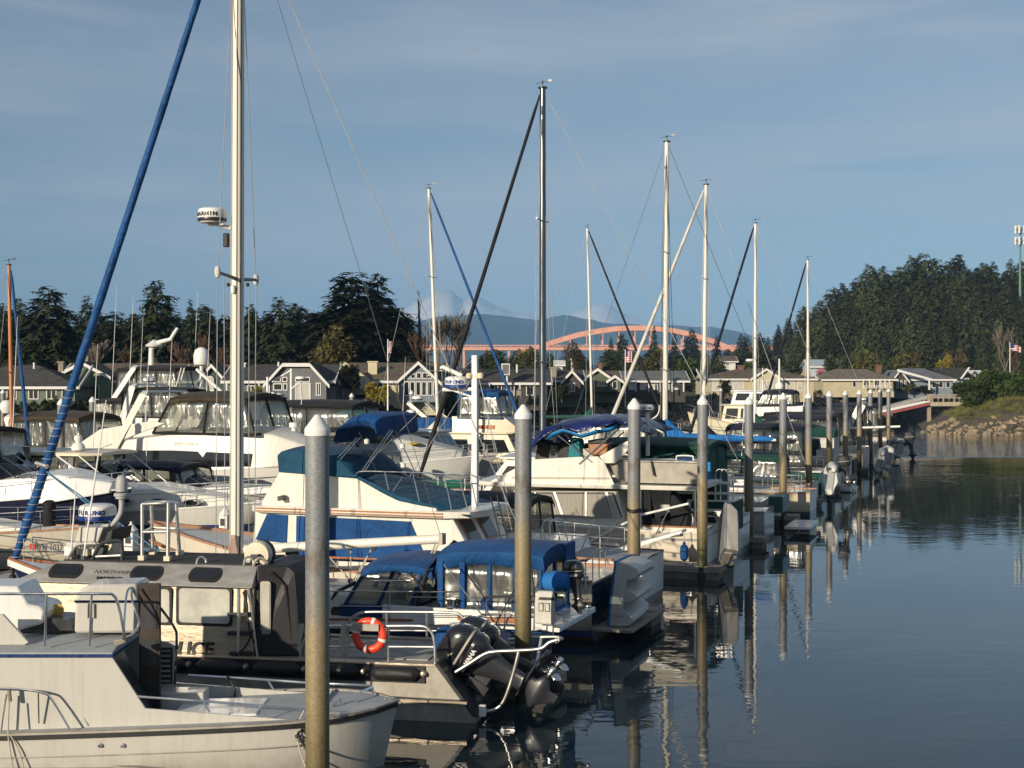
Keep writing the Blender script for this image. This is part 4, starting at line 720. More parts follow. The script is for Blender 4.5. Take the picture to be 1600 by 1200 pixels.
def radome(parent, c, r=.3, h=.24, body='', m=None, band=None):
    mb = MB(); mb.lathe([(0,0),(r*.8,0),(r*.97,h*.16),(r,h*.3),(r,h*.68),(r*.93,h*.9),(r*.7,h),(0,h*1.02)], c, 28); o = mk(mb,'radar_dome',m or WHT,parent)
    mb = MB(); mb.lathe([(r*1.006,h*.04),(r*1.012,h*.08),(r*1.012,h*.3),(r*1.002,h*.32)] if band else [(r*.98,h*.1),(r*1.006,h*.14),(r*1.006,h*.3),(r*1.0,h*.31)], c, 28); mk(mb,'band',band or BLKM,o)
    if body:
        n = len(body)
        for i, ch in enumerate(body):
            a = (i-(n-1)/2)*1.75/n; text(ch,'lettering',INKB if band else INK,o,(c[0]+sin(a)*(r+.003),c[1]-cos(a)*(r+.003),c[2]+h*.42),h*.36,rot=(pi/2,0,a),wide=1.1,bold=.006,align='CENTER')
    return o
def canvas_top(parent, x0, x1, y0, y1, z, crown=.16, drop=.14, m=BLKC, name='canvas_top', tilt=0, n=8):
    # bowed cloth roof with turned down edges
    rows = []
    for i in range(n+1):
        u = i/n; x = lerp(x0, x1, u); rz = z+tilt*u-.10*(abs(2*u-1)**4); rw = [(x,y0-.02,rz-drop*(1+.1*sin(i*1.3))),(x,y0,rz-.02)]
        for j in range(1, 8): v = j/8; rw.append((x,lerp(y0,y1,v),rz+crown*sin(pi*v)**.7-.012*(1-cos(4*pi*u))))
        rw += [(x,y1,rz-.02),(x,y1+.02,rz-drop)]; rows.append(rw)
    e0 = [(p[0]+(x0-x1)/abs(x0-x1)*.05,p[1],p[2]-drop) for p in rows[0]]; e1 = [(p[0]-(x0-x1)/abs(x0-x1)*.05,p[1],p[2]-drop) for p in rows[-1]]
    mb = MB(); mb.grid([e0]+rows+[e1]); return mk(mb,name,m,parent,sm=55,sol=.012)
def panel(parent, P, m, name='clear_panel', nu=6, nv=4, wob=.025, sol=.006):
    a, b_, c, d = [Vector(q) for q in P]; n = (b_-a).cross(d-a).normalized(); rows = []
    for i in range(nv+1):
        rw = []
        for j in range(nu+1):
            u, v = j/nu, i/nv; p = a*(1-u)*(1-v)+b_*u*(1-v)+c*u*v+d*(1-u)*v; k = sin(pi*u)*sin(pi*v); rw.append(p+n*wob*k*sin(5*u+9*v+a.x))
        rows.append(rw)
    mb = MB(); mb.grid(rows); return mk(mb,name,m,parent,sm=80,sol=sol)
def frame_strip(parent, pts, w, m, name='canvas_edge'):
    mb = MB(); mb.tube(pts, w, 6); return mk(mb,name,m,parent)
def enclosure(parent, x0, x1, y0, y1, zb, zt, slope0=0, slope1=0, m=BLKC, nside=2, edge=.035, clear=None):
    # see-through canvas enclosure: side and end windows in cloth frames
    clear = clear or VIN; T = [Vector((x0+slope0,y0+.06,zt)),Vector((x1+slope1,y0+.06,zt)),Vector((x1+slope1,y1-.06,zt)),Vector((x0+slope0,y1-.06,zt))]; Bq = [Vector((x0,y0,zb)),Vector((x1,y0,zb)),Vector((x1,y1,zb)),Vector((x0,y1,zb))]
    for i in range(4):
        j = (i+1) % 4; n = nside if i in (0,2) else 2
        for k in range(n):
            u0, u1 = k/n, (k+1)/n; panel(parent, [Bq[i].lerp(Bq[j],u0),Bq[i].lerp(Bq[j],u1),T[i].lerp(T[j],u1),T[i].lerp(T[j],u0)], clear)
            frame_strip(parent,[Bq[i].lerp(Bq[j],u0),T[i].lerp(T[j],u0)],edge,m)
        frame_strip(parent,[Bq[i],Bq[j]],edge,m); frame_strip(parent,[T[i],T[j]],edge,m)
def furled(parent, A, B_, r, m, name='furled_sail', tip=None, n=22):
    A, B_ = Vector(A), Vector(B_); pts = []; rr = []
    for i in range(n+1): u = i/n; pts.append(A.lerp(B_,u)+Vector((0,0,-.012*(B_-A).length*sin(pi*u)*.3))); rr.append(r*(1.08-.45*u)*min(1,.6+u*6)*(1+.035*sin(i*2.3)+.02*sin(i*5.1))*(.55 if u > .985 else 1))
    mb = MB(); mb.tube(pts, rr, 10); return mk(mb,name,m,parent)
def wrap_lines(parent, A, B_, r, m, turns, name='furling_line'):
    A, B_ = Vector(A), Vector(B_); d = (B_-A).normalized(); u = d.cross(Vector((0,1,0))).normalized(); w = d.cross(u); N_ = turns*10; mb = MB()
    mb.tube([A.lerp(B_,i/N_)+(u*cos(i*.628)+w*sin(i*.628))*(r*1.02) for i in range(N_+1)], .009, 4); return mk(mb,name,m,parent)
def spar(parent, A, B_, r0, r1, m, name, n=14, sq=1.0):
    mb = MB(); mb.tube([A, Vector(A).lerp(Vector(B_),.5), B_],[r0,(r0+r1)/2,r1],n); return mk(mb,name,m,parent)
def wires(parent, lst, m=None, r=.006, name='stay'):
    for A, B_ in lst: mb = MB(); mb.tube([A,B_], r, 5); mk(mb,name,m or WIRE,parent)
def fender(loc, lab, m, r=.12, h=.55, grp=None):
    e = empty('fender', lab, 'fender', loc, 0, grp); mb = MB(); mb.lathe([(.02,h+.1),(.05,h+.06),(.06,h),(r*.8,h*.93),(r,h*.8),(r,h*.2),(r*.8,h*.06),(.05,0),(.02,-.03)],n=16); mk(mb,'body',m,e); mb = MB(); mb.tube([(0,0,h+.05),(0,.02,h+.5)],.012,5); mk(mb,'line',ROPE,e); return e
def outboard(parent_or_lab, loc, yaw, tilt, sc, cowlm=None, text1=None, text2=None, group=None, lower=None, parent=None, skegw=True):
    # built upright: x aft, z up, pivot at the clamp; then tilted
    cm = cowlm or BLKG; lm = lower or BLKM; e = bpy.data.objects.new('outboard_motor', None); COL.objects.link(e); e.location = loc; e.rotation_euler = (0,-tilt,yaw); e.scale = (sc,)*3; e.empty_display_size = .2
    if parent: e.parent = parent
    else: tag(e, parent_or_lab, 'outboard', group)
    def ring(z, xa, xb, w, k=.5, n=18):
        out = []
        for i in range(n):
            a = 2*pi*i/n; ca, sa = cos(a), sin(a); f = lambda q: math.copysign(abs(q)**k, q); out.append(((xa+xb)/2+(xb-xa)/2*f(ca), w*f(sa), z))
        return out
    mb = MB(); mb.loft([ring(.02,-.2,.42,.2),ring(.1,-.25,.5,.245),ring(.22,-.27,.52,.255),ring(.24,-.25,.5,.24),ring(.27,-.25,.5,.24),ring(.3,-.275,.52,.255),ring(.48,-.27,.5,.25),ring(.62,-.24,.44,.225),ring(.7,-.19,.34,.18),ring(.73,-.1,.22,.11)]); c = mk(mb,'cowl',cm,e,sm=32,bev=.006)
    mb = MB(); mb.loft([ring(.315,-.279,.524,.259),ring(.34,-.28,.524,.26),ring(.352,-.279,.523,.259)]); mk(mb,'trim_band',ALUD,c)
    mb = MB(); mb.loft([ring(.03,-.16,.4,.19,.6),ring(-.12,-.1,.38,.16,.6),ring(-.4,0,.34,.12,.6),ring(-.72,.06,.34,.09,.6),ring(-.76,.04,.42,.1,.6)]); mk(mb,'midsection',lm,e,sm=45)
    mb = MB(); mb.prism([(-.02,-.1,-.77),(.62,-.15,-.77),(.66,-.05,-.765),(.66,.05,-.765),(.62,.15,-.77),(-.02,.1,-.77)],[(-.02,-.1,-.8),(.62,-.15,-.8),(.66,-.05,-.8),(.66,.05,-.8),(.62,.15,-.8),(-.02,.1,-.8)]); mk(mb,'cavitation_plate',lm,e,sm=0,bev=.008)
    mb = MB(); mb.loft([ring(-.8,.06,.36,.06,.8),ring(-.92,.04,.38,.05,.8),ring(-1.0,-.06,.5,.07,.9),ring(-1.06,-.1,.52,.075,.9),ring(-1.12,0,.46,.06,.9),ring(-1.2,.08,.34,.018,.9),ring(-1.36,.2,.34,.012,.9)]); mk(mb,'gearcase',lm,e,sm=50)
    mb = MB(); mb.lathe([(.05,.5),(.062,.53),(.06,.66),(.04,.7),(0,.71)],(0,0,-1.06),16,'x'); pr_ = mk(mb,'propeller',STEEL,e)
    for k in range(3):
        a = k*2*pi/3+.5; rows = []
        for i in range(5):
            u = i/4; rr = .05+.15*u; ch = .07*sin(pi*(.2+.75*u)); tw = .6-.2*u; rows.append([(.59+q*ch*sin(tw)*1.3,(rr*cos(a)-q*ch*cos(tw)*sin(a)),-1.06+rr*sin(a)+q*ch*cos(tw)*cos(a)) for q in (-1,-.3,.4,1)])
        mb = MB(); mb.grid(rows); mk(mb,'propeller_blade',STEEL,pr_,sm=60,sol=.012)
    mb = MB(); mb.box((-.32,-.13,-.36),(-.16,.13,.02)); mb.box((-.2,-.1,-.3),(.02,.1,-.05)); mb.tube([(-.24,-.15,-.02),(-.24,.15,-.02)],.05,8); mk(mb,'clamp_bracket',BLKM,e,sm=0,bev=.01)
    if text1: text(text1,'lettering',INKW,c,(-.16,-.258,.13),.1,wide=1.05,bold=.003)
    if text2: text(text2,'number',ALUD,c,(.12,-.15,.668),.11,rot=(radians(28),0,0),wide=1)
    return e
# ================================================================== A  grey-white cabin boat in front, bow to the right
A = Boat('cabin_boat','weathered grey-white cabin boat nearest the viewer with its pointed bow behind the near pile',497,20.9,0.0)
HG = hullmat('hull_old_white',(.55,.53,.475),(.2,.2,.2),(.08,.09,.1),.05,.12,.28)
xb = A.sx(622,1.2); xs = A.sx(-330); Bm = 2.4; z0, z1 = .8, 1.12
mb = hullmb(xs,xb,Bm,.84,1.12,pw=8,rake=.25,tw=.95,n=30,flare=.12); mk(mb,'hull',HG,A.e,sm=50)
a_, c_ = deckline(xs,xb,Bm,.84,1.12,8,.95,30,dz=.0)
for ln, o in ((a_,-1),(c_,1)):
    rail_strip([p+Vector((0,o*.015,-.035)) for p in ln],.075,.05,'rub_rail',BLK,A.e); rail_strip([p+Vector((0,0,.012)) for p in ln],.03,.09,'toe_rail',ALUD,A.e)
rail_strip([p+Vector((0,-.002,-.34)) for p in a_[:-4]],.012,.012,'hull_seam',ALUD,A.e)
mb = MB(); mb.grid([[p+Vector((0,0,.006)) for p in a_],[Vector((p.x,1.2,p.z+.03)) for p in a_],[p+Vector((0,0,.006)) for p in c_]]); mk(mb,'deck',GREYDECK,A.e)
t0, t1 = .27, 2.13
A.plate([(-300,1017),(172,1022),(227,1107),(482,1127),(500,1131),(500,1150),(-300,1143)],t0,t0+.05,'cabin_side',HG,bev=.012)
q = A.ps([(-300,1017),(172,1022),(227,1107),(486,1127),(512,1133),(512,1150),(-300,1143)],t0); mb = MB(); mb.prism([Vector((v.x,t1-.05,v.z)) for v in q],[Vector((v.x,t1,v.z)) for v in q]); mk(mb,'cabin_side',HG,A.e,sm=0,bev=.012)
xr = A.p(486,1127,t0); mb = MB(); mb.prism([(xr.x,t0,.98),(xr.x+.1,t0,.98),(xr.x+.1,t0,1.12),(xr.x,t0,xr.z)],[(xr.x,t1,.98),(xr.x+.1,t1,.98),(xr.x+.1,t1,1.12),(xr.x,t1,xr.z)]); mk(mb,'cockpit_coaming',HG,A.e,sm=0)
z_r = A.p(100,1020,t0).z; xe = A.p(172,1022,t0).x; xl = A.p(-300,1020,t0).x
mb = MB(); mb.loft([[(x,t0-.05,z_r-.05),(x,t0-.05,z_r+.01),(x,t0+.25,z_r+.06),(x,1.2,z_r+.1),(x,t1-.25,z_r+.06),(x,t1+.05,z_r+.01),(x,t1+.05,z_r-.05)] for x in (xl,xe-.8,xe+.05)]); mk(mb,'cabin_roof',GREYDECK,A.e,sm=50,bev=.01)
mb = MB(); mb.box((xl,t0-.062,z_r-.055),(xe+.06,t0-.052,z_r-.01)); mb.box((xe+.051,t0-.06,z_r-.055),(xe+.062,t1+.06,z_r-.01)); mk(mb,'blue_trim',DKBL,A.e,sm=0)
x8 = A.p(228,1107,t0).x; mb = MB(); mb.prism([(xe-.02,t0+.06,z_r-.05),(x8,t0+.06,.9),(x8-.6,t0+.06,.9),(xe-.6,t0+.06,z_r-.05)],[(xe-.02,1.0,z_r-.05),(x8,1.0,.9),(x8-.6,1.0,.9),(xe-.6,1.0,z_r-.05)]); mk(mb,'cabin_shade_block',BLKM,A.e,sm=0)  # solid dark block painted as the shade inside the cabin
d0, d1 = A.p(217,912,1.05), A.p(250,1100,1.05); mb = MB(); mb.box((d0.x,1.05,.95),(d1.x,1.13,d0.z)); dr = mk(mb,'open_door',DWOOD,A.e,sm=0,bev=.01)
for k in range(3): mb = MB(); zz = lerp(1.1,d0.z-.1,k/3); mb.box((d0.x+.05,1.036,zz),(d1.x-.05,1.048,zz+.42)); mk(mb,'door_panel',BLKM,dr,sm=0)
b0, b1 = A.p(241,1000,1.9), A.p(278,1110,1.9); mb = MB(); mb.box((b0.x-.05,1.75,.9),(b1.x,1.8,b0.z)); bk = mk(mb,'bulkhead',HG,A.e,sm=0)
w0, w1 = A.p(248,1012,1.75), A.p(270,1068,1.75); mb = MB(); mb.box((w0.x,1.73,w1.z),(w1.x,1.748,w0.z)); lw = mk(mb,'louvre_window',BLKM,bk,sm=0)
for k in range(7): mb = MB(); zz = lerp(w1.z+.03,w0.z-.06,k/6); mb.box((w0.x+.03,1.715,zz),(w1.x-.03,1.729,zz+.03)); mk(mb,'louvre',ALUD,lw,sm=0)
mb = MB(); v = A.p(248,1078,1.5); mb.box((v.x,1.3,.95),(v.x+.75,1.74,v.z)); mk(mb,'step_box',HG,A.e,sm=0,bev=.02)
mb = MB(); x0 = A.p(282,1060,1.2).x; mb.box((x0,.6,.96),(x0+1.3,1.7,1.06)); mk(mb,'hatch',GELW,A.e,sm=0,bev=.03)
# flybridge console, seat, rails on the roof
B_ = [(115,990),(117,935),(124,921),(140,914),(214,912),(217,990)]; cs = A.plate(B_,1.0,1.75,'flybridge_console',HG,bev=.05)
mb = MB(); v0, v1 = A.p(114,941,1.0), A.p(217,941,1.0); mb.box((v0.x+.02,.99,v0.z),(v1.x,.998,v0.z+.03)); mk(mb,'blue_trim',DKBL,cs,sm=0); mb = MB(); v = A.p(143,955,1.0); mb.box((v.x-.05,.96,v.z-.1),(v.x+.05,.998,v.z+.12)); mk(mb,'latch',ALUD,cs,sm=0)
st = A.plate([(-60,985),(-60,915),(28,916),(44,945),(62,948),(70,955),(66,975),(20,988)],1.1,2.0,'helm_seat',GELW,bev=.04); A.plate([(22,962),(108,968),(114,985),(25,985)],1.25,1.9,'dark_seat_block',BLKM)  # dark solid block between helm seat and console
A.plate([(-30,960),(4,960),(45,1004),(38,1008),(-30,1008)],.55,.62,'venturi_screen',HG,bev=.01); mb = MB(); v = A.p(90,953,1.6); mb.lathe([(0,-.01),(.1,-.01),(.1,.01),(0,.01)],(v.x,v.y-.0,v.z),20,'y'); mk(mb,'brass_hatch_cap',mat('brass',(.55,.42,.1),.4,metal=.6),A.e)
A.tb([(-40,928,.35),(60,928,.35),(160,928,.35),(178,931,.36),(186,950,.38),(195,998,.42),(190,1003,.5)],.022,'roof_rail',STEEL,smooth=4)
for px in (73,143): A.tb([(px,928,.35),(px-3,1010,.35)],.02,'roof_rail_post',STEEL)
A.tb([(207,918,.9),(200,922,.8),(196,945,.6),(195,995,.45),(212,985,.5),(217,970,.7),(206,935,.9),(207,918,1.0)],.018,'ladder_rail',STEEL,smooth=4); A.plate([(177,1001),(190,998),(197,1003),(186,1008),(178,1007)],.4,.5,'wood_block',WOOD)
# bow rails
A.tb([(214,1088,.3),(350,1098,.3),(482,1110,.32),(540,1113,.6)],.02,'bow_rail',STEEL)
for x, y in ((317,1095),(407,1104),(470,1109)): A.tb([(x,y,.3),(x+11,y+19,.3)],.016,'bow_rail_post',STEEL)
A.tb([(294,1055,2.1),(400,1061,2.1),(483,1067,2.1),(576,1071,1.9),(582,1074,1.8),(588,1107,1.6)],.02,'bow_rail',STEEL); A.tb([(582,1074,1.8),(556,1084,1.2),(560,1119,1.0)],.02,'bow_rail_post',STEEL); A.tb([(520,1103,.9),(532,1092,1.0),(540,1124,1.0)],.02,'bow_rail_post',STEEL)
for x, y in ((418,1062),(478,1067)): A.tb([(x,y,2.1),(x+26,y+45,2.1)],.016,'bow_rail_post',STEEL)
A.tb([(-60,1074,.1),(20,1076,.1),(64,1082,.1),(82,1094,.1),(113,1146,.05)],.018,'side_rail',STEEL,smooth=4); A.tb([(60,1083,.12),(61,1130,.2)],.014,'side_rail_post',STEEL); A.tb([(14,1078,.1),(16,1096,.1)],.03,'rail_clamp',WOOD); A.tb([(66,1085,.3),(104,1088,.3),(120,1100,.3),(138,1134,.27)],.014,'side_rail',ALUD,smooth=3)
A.tb([(1,1146,.05),(10,1085,.1)],.016,'rail_stay',STEEL)
for x, y in ((610,1106),(526,1146)): mb = MB(); v = A.p(x,y,1.2 if x > 600 else .25); v.z = 1.13; mb.box((v.x-.1,v.y-.04,1.1),(v.x+.06,v.y+.04,1.17)); mk(mb,'chock',STEEL,A.e,sm=0,bev=.01)
mb = MB(); v = A.p(484,1148,.2); mb.box((v.x-.12,.12,.9),(v.x-.06,.2,1.05)); mb.box((v.x+.04,.12,.9),(v.x+.1,.2,1.05)); mb.tube([(v.x-.2,.16,1.05),(v.x+.2,.16,1.05)],.03,8); mk(mb,'cleat',BLKM,A.e)
A.tb([(14,1096,.02),(13,1150,-.03),(22,1215,-.02)],.013,'dock_line',ROPE,smooth=3); A.tb([(16,1148,-.03),(30,1175,-.03),(40,1215,-.03)],.013,'dock_line',ROPE,smooth=3)
A.tb([(475,1110,.25),(463,1150,.1),(484,1215,-.05)],.012,'dock_line',ROPE,smooth=3); A.tb([(466,1148,.1),(478,1170,-.03),(520,1230,-.3)],.02,'dock_line',BLK,smooth=3); A.tb([(484,1128,.2),(462,1150,.1),(474,1160,.05),(470,1140,.1)],.016,'dock_line',BLKM,smooth=3)
for x in (156,191): mb = MB(); v = A.p(x,1165,-.003); mb.lathe([(0,-.015),(.03,-.012),(.035,0)],v,12,'y'); mk(mb,'drain_fitting',STEEL,A.e)
A.tb([(251,950,1.05),(272,980,1.1),(276,1000,1.2),(273,1070,1.2)],.02,'hose',BLK,smooth=4); A.tb([(355,1056,2.1),(366,1075,2.0),(366,1098,2.0)],.018,'hose',BLK,smooth=3)
# ================================================================== B  aluminium police boat
B = Boat('police_boat','aluminium police boat with twin tilted black outboards and a roof full of radars and racks',742,25.3,radians(-11),'police boat')
zg = .98; Lx = B.sx(-120)
mb = MB(); tr = B.p(683,1041,0); cb = B.p(744,1122,0); A_ = [(Lx,0,zg),(tr.x,0,zg),(cb.x,0,.1),(cb.x-.05,0,-.15),(Lx,0,-.15)]; mid = [(x,1.3,z if z > .5 else z-.25) for x, y, z in A_]; mb.loft([A_,mid,[(x,2.6,z) for x, y, z in A_]]); mk(mb,'hull',ALUD,B.e,sm=25)
mb = MB(); v0, v1 = B.p(420,1093,0), B.p(730,1098,0); mb.box((Lx,-.05,v1.z-.03),(v1.x,-.001,v1.z+.03)); mk(mb,'chine_strake',ALU,B.e,sm=0)
mb = MB(); mb.box((Lx,-.02,zg),(tr.x+.02,.14,zg+.04)); mb.box((Lx,2.46,zg),(tr.x+.02,2.62,zg+.04)); mk(mb,'gunwale',ALU,B.e,sm=0,bev=.01)
mb = MB(); mb.prism([(tr.x-.05,-.02,zg+.05),(tr.x+.02,-.02,zg+.06),(cb.x+.03,-.02,.1),(cb.x-.06,-.02,.12)],[(tr.x-.05,2.62,zg+.05),(tr.x+.02,2.62,zg+.06),(cb.x+.03,2.62,.1),(cb.x-.06,2.62,.12)]); mk(mb,'transom',BLKM,B.e,sm=0)
x = tr.x-.3; k = 0
while x > Lx+1: 
    mb = MB(); mb.tube([(x,-.06,zg-.13),(x-.12,-.09,zg-.13),(x-.78,-.09,zg-.13),(x-.9,-.06,zg-.13)],[.05,.13,.13,.05],12); mk(mb,'gunwale_cushion',BLK,B.e); mb = MB(); mb.lathe([(0,0),(.05,0),(.06,-.05),(.04,-.12),(0,-.13)],(x+.06,0,zg-.12),10,'y'); mk(mb,'tie_ring',ALU,B.e); x -= 1.12; k += 1
mb = MB(); mb.box((Lx,-.04,zg-.3),(tr.x-.22,-.003,zg+.0)); mk(mb,'collar_shadow_strip',BLK,B.e,sm=0)  # black collar; its colour also stands for the shadow behind the cushions
# cabin
CB = [(40,915),(247,917),(392,917),(397,1032),(-60,1040)]
c0 = B.p(395,1030,.2); zt = B.p(390,918,.2).z; xl = B.p(60,918,.2).x; xr = c0.x
mb = MB(); mb.prism([(xl,.2,zg-.1),(xr,.2,zg-.1),(xr,.26,zt),(xl-.15,.26,zt)],[(xl,2.4,zg-.1),(xr,2.4,zg-.1),(xr,2.34,zt),(xl-.15,2.34,zt)]); cabin = mk(mb,'cabin',ALU,B.e,sm=0,bev=.03)
zr = zt+.36; mb = MB(); mb.loft([[(xl-.5,.1,zt),(xr+.02,.1,zt),(xr-.02,.5,zr),(xl+.3,.5,zr)],[(xl-.5,2.5,zt),(xr+.02,2.5,zt),(xr-.02,2.1,zr),(xl+.3,2.1,zr)]]); brow = mk(mb,'roof_brow',mat('grey_plate',(.4,.385,.35),.4,metal=.4,var=.25,scale=2,stretch=(1,1,5),streak=.35,bump=.15,bscale=12),B.e,sm=0,bev=.02)
mb = MB(); mb.box((xl+.34,.54,zr),(xr-.06,2.06,zr+.025)); mk(mb,'roof_nonskid',mat('dark_nonskid',(.035,.035,.035),.9,bump=.5,bscale=150),brow,sm=0)
def brow_pt(px, f): x = B.p(px,905,.3).x; return Vector((x,.1+.4*f-.012,zt+(zr-zt)*f))
def oval(px0, px1, f0, f1, name, m, parent, out=.0, n=8):
    a, b2 = B.p(px0,905,.3).x, B.p(px1,905,.3).x; r = (f1-f0)/2; rx = .11; pts = []
    for k in range(n*2): 
        an = pi/2+pi*k/n+pi/(2*n); cx = (a+rx) if cos(an) < 0 else (b2-rx); pts.append((cx+rx*cos(an), (f0+f1)/2+r*sin(an)))
    mb = MB(); q = lambda x, f, o: (x,.1+.4*f-o*.67,zt+(zr-zt)*f+o*.74); mb.prism([q(x,f,out) for x, f in pts],[q(x,f,-.03) for x, f in pts]); return mk(mb,name,m,parent,sm=50)
for p0, p1 in ((78,127),(205,253),(296,345)): w = oval(p0-1,p1+1,.2,.86,'brow_window',BLK,brow,.02); oval(p0+3,p1-3,.34,.72,'pane',DGLASS,w,.03)
t = text('NORTHWIND','lettering',INK,brow,(B.p(146,903,.3).x,.1+.4*.5-.01,zt+(zr-zt)*.48),.115,rot=(radians(42),0,0),wide=1.2,shear=.3); text('MARINE','lettering',INK,brow,(B.p(155,909,.3).x,.1+.4*.22-.01,zt+(zr-zt)*.24),.075,rot=(radians(42),0,0),wide=1.9,bold=.004)
def rrect(bt, px0, px1, y0, y1, t, name, m, parent, th=.02, rad=.07):
    a, c = bt.p(px0,y1,t), bt.p(px1,y0,t); pts = []
    for cx, cz, st_ in ((a.x+rad,a.z+rad,pi),(c.x-rad,a.z+rad,1.5*pi),(c.x-rad,c.z-rad,0),(a.x+rad,c.z-rad,.5*pi)):
        for k in range(4): an = st_+k*pi/6; pts.append((cx+rad*cos(an),cz+rad*sin(an)))
    mb = MB(); mb.prism([(x,t-th,z) for x, z in pts],[(x,t,z) for x, z in pts]); return mk(mb,name,m,parent,sm=40)
for p0, p1 in ((276,363),(244,269)): w = rrect(B,p0,p1,917,976,.235,'side_window',BLK,cabin,.03); rrect(B,p0+4,p1-4,921,972,.2,'pane',GLASSL,w,.012)
B.add_text('POLICE',238,1021,.19,21,'lettering',INK,cabin,wide=1.05,bold=.012,shear=.15)
for x, y in ((352,960),(352,990),(355,1022)): B.plate([(x+3,y-3),(x+36,y-3),(x+36,y+3),(x+3,y+3)],.08,.2,'grab_step',BLKM,cabin)
B.tb([(373,920,.1),(373,1022,.1)],.035,'ladder_post',ALUP,cabin); B.tb([(380,925,.1),(386,945,.05),(388,975,.05),(397,1005,.05)],.02,'cable',BLK,smooth=3); B.tb([(395,985,.05),(380,1015,.05),(345,1035,.0)],.018,'cable',BLK,smooth=3)
# aft door unit, its shade put in as black colour
xa, xd = xr+.02, B.p(452,1000,.35).x
mb = MB(); zA = B.p(440,884,.5).z; mb.prism([(xa,.25,zg),(xd+.2,.45,zg),(xd+.05,.5,zA-.12),(xd-.1,.55,zA),(xa,.35,zA)],[(xa,2.35,zg),(xd+.2,2.2,zg),(xd+.05,2.1,zA-.12),(xd-.1,2.05,zA),(xa,2.25,zA)]); aft = mk(mb,'aft_bulkhead',BLK,B.e,sm=0,bev=.03)
w = rrect(B,408,424,908,990,.36,'door_window',ALUD,aft,.05,.05); rrect(B,411,421,912,985,.31,'pane',GLASSL,w,.01,.04); B.tb([(388,918,.2),(393,960,.18),(402,1026,.2)],.025,'door_pillar',ALUP,aft); B.tb([(424,895,.4),(446,915,.45),(455,1000,.45)],.03,'door_pillar',BLK,aft)
# roof gear
ZR = zr+.03
def leg4(pxs, ytop, ybot, ts, r, name, m):
    pass
rk = [B.p(x,y,t) for x, y, t in ((222,884,.7),(262,884,.7),(239,878,1.6),(281,881,1.6))]; tp = [B.p(x,y,t) for x, y, t in ((222,788,.75),(263,786,.75),(236,784,1.55),(275,785,1.55))]
mb = MB(); rack = None
for a, c in zip(rk,tp):
    mb = MB(); a.z = ZR; mb.tube([a,c],.035,10)
    if rack is None: rack = mk(mb,'roof_rack',ALUP,B.e)
    else: mk(mb,'rack_leg',ALUP,rack)
    mb = MB(); mb.box((a.x-.06,a.y-.06,ZR),(a.x+.06,a.y+.06,ZR+.09)); mk(mb,'rack_foot',CREAM,rack,sm=0)
mb = MB(); mb.tube(curve([tp[0],tp[1],tp[3],tp[2],tp[0]],4),.03,8); mk(mb,'rack_hoop',ALUP,rack)
for i, j in ((0,1),(1,3),(3,2),(2,0)): mb = MB(); f = .5; mb.tube([rk[i].lerp(tp[i],f),rk[j].lerp(tp[j],f)],.028,8); mk(mb,'rack_bar',ALUP,rack)
lb = [B.p(x,y,t) for x, y, t in ((96,888,.6),(110,868,.6),(121,852,.62),(155,850,.62),(188,849,.62))]
B.tb([(100,888,.6),(112,864,.62),(124,851,.64),(150,850,.64)],.035,'light_arch',ALUP,smooth=3); B.tb([(140,888,.6),(150,862,.62),(162,848,.64),(182,845,.65),(190,850,.66),(191,885,.66)],.04,'light_arch',BLKM,smooth=3); B.tb([(150,870,.62),(190,868,.66)],.03,'light_arch',ALUP)
B.tb([(112,888,1.9),(124,852,1.9),(180,848,1.9),(190,885,1.9)],.04,'light_arch',BLKM,smooth=3)
for k, x in enumerate((114,126,138,152,164,176)): v = B.p(x,873,1.0+.1*(k%2)); mb = MB(); mb.box((v.x-.09,v.y-.2,ZR+.02),(v.x+.09,v.y+.2,ZR+.22+.03*(k%3))); mk(mb,'roof_light',(WHT,BLKM,CREAM)[k%3],B.e,sm=0,bev=.03)
v = B.p(142,845,1.1); mb = MB(); mb.box((v.x-.38,.8,v.z-.12),(v.x+.33,1.6,v.z+.0)); mb.prism([(v.x-.2,.8,v.z),(v.x+.3,.8,v.z),(v.x+.42,.8,v.z+.3),(v.x-.1,.8,v.z+.3)],[(v.x-.2,1.6,v.z),(v.x+.3,1.6,v.z),(v.x+.42,1.6,v.z+.3),(v.x-.1,1.6,v.z+.3)]); mb.box((v.x-.2,1.0,ZR),(v.x+.2,1.4,v.z-.12)); mk(mb,'radar_pedestal',HG,B.e,sm=0,bev=.03); B.plate([(168,830),(177,826),(174,845),(160,850)],.78,1.6,'pedestal_back',BLK,bev=.02)
v = B.p(147,814,1.0); radome(B.e,(v.x,1.15,v.z),.36,.32,'FURUNO',None,INKB)
a_ = B.p(160,823,1.1); c_ = B.p(190,779,1.1); mb = MB(); mb.tube(curve([a_,a_+Vector((.22,0,.06)),Vector((c_.x-.02,1.1,lerp(a_.z,c_.z,.5))),Vector((c_.x,1.1,c_.z))],6),.055,10); mk(mb,'camera_arm',INFL,B.e)
mb = MB(); mb.lathe([(0,0),(.12,0),(.12,.05),(.15,.05),(.15,.1),(.115,.12),(.115,.32),(.1,.4),(.06,.45),(0,.46)],c_,20); cam_ = mk(mb,'camera_dome',INFL,B.e); mb = MB(); mb.lathe([(.118,.1),(.122,.1),(.122,.14),(.118,.14)],c_,20); mk(mb,'band',BLK,cam_)
for (x0,y0,x1,y1,t,tk) in ((110,882,119,752,.62,.02),(130,876,166,625,.62,.022)): B.tb([(x0,y0,t),(lerp(x0,x1,.5),lerp(y0,y1,.5),t),(x1,y1,t)],[tk,tk*.8,tk*.4],'whip_antenna',WHT); B.tb([(x0,y0+6,t),(x0,y0-8,t)],.045,'antenna_base',STEEL)
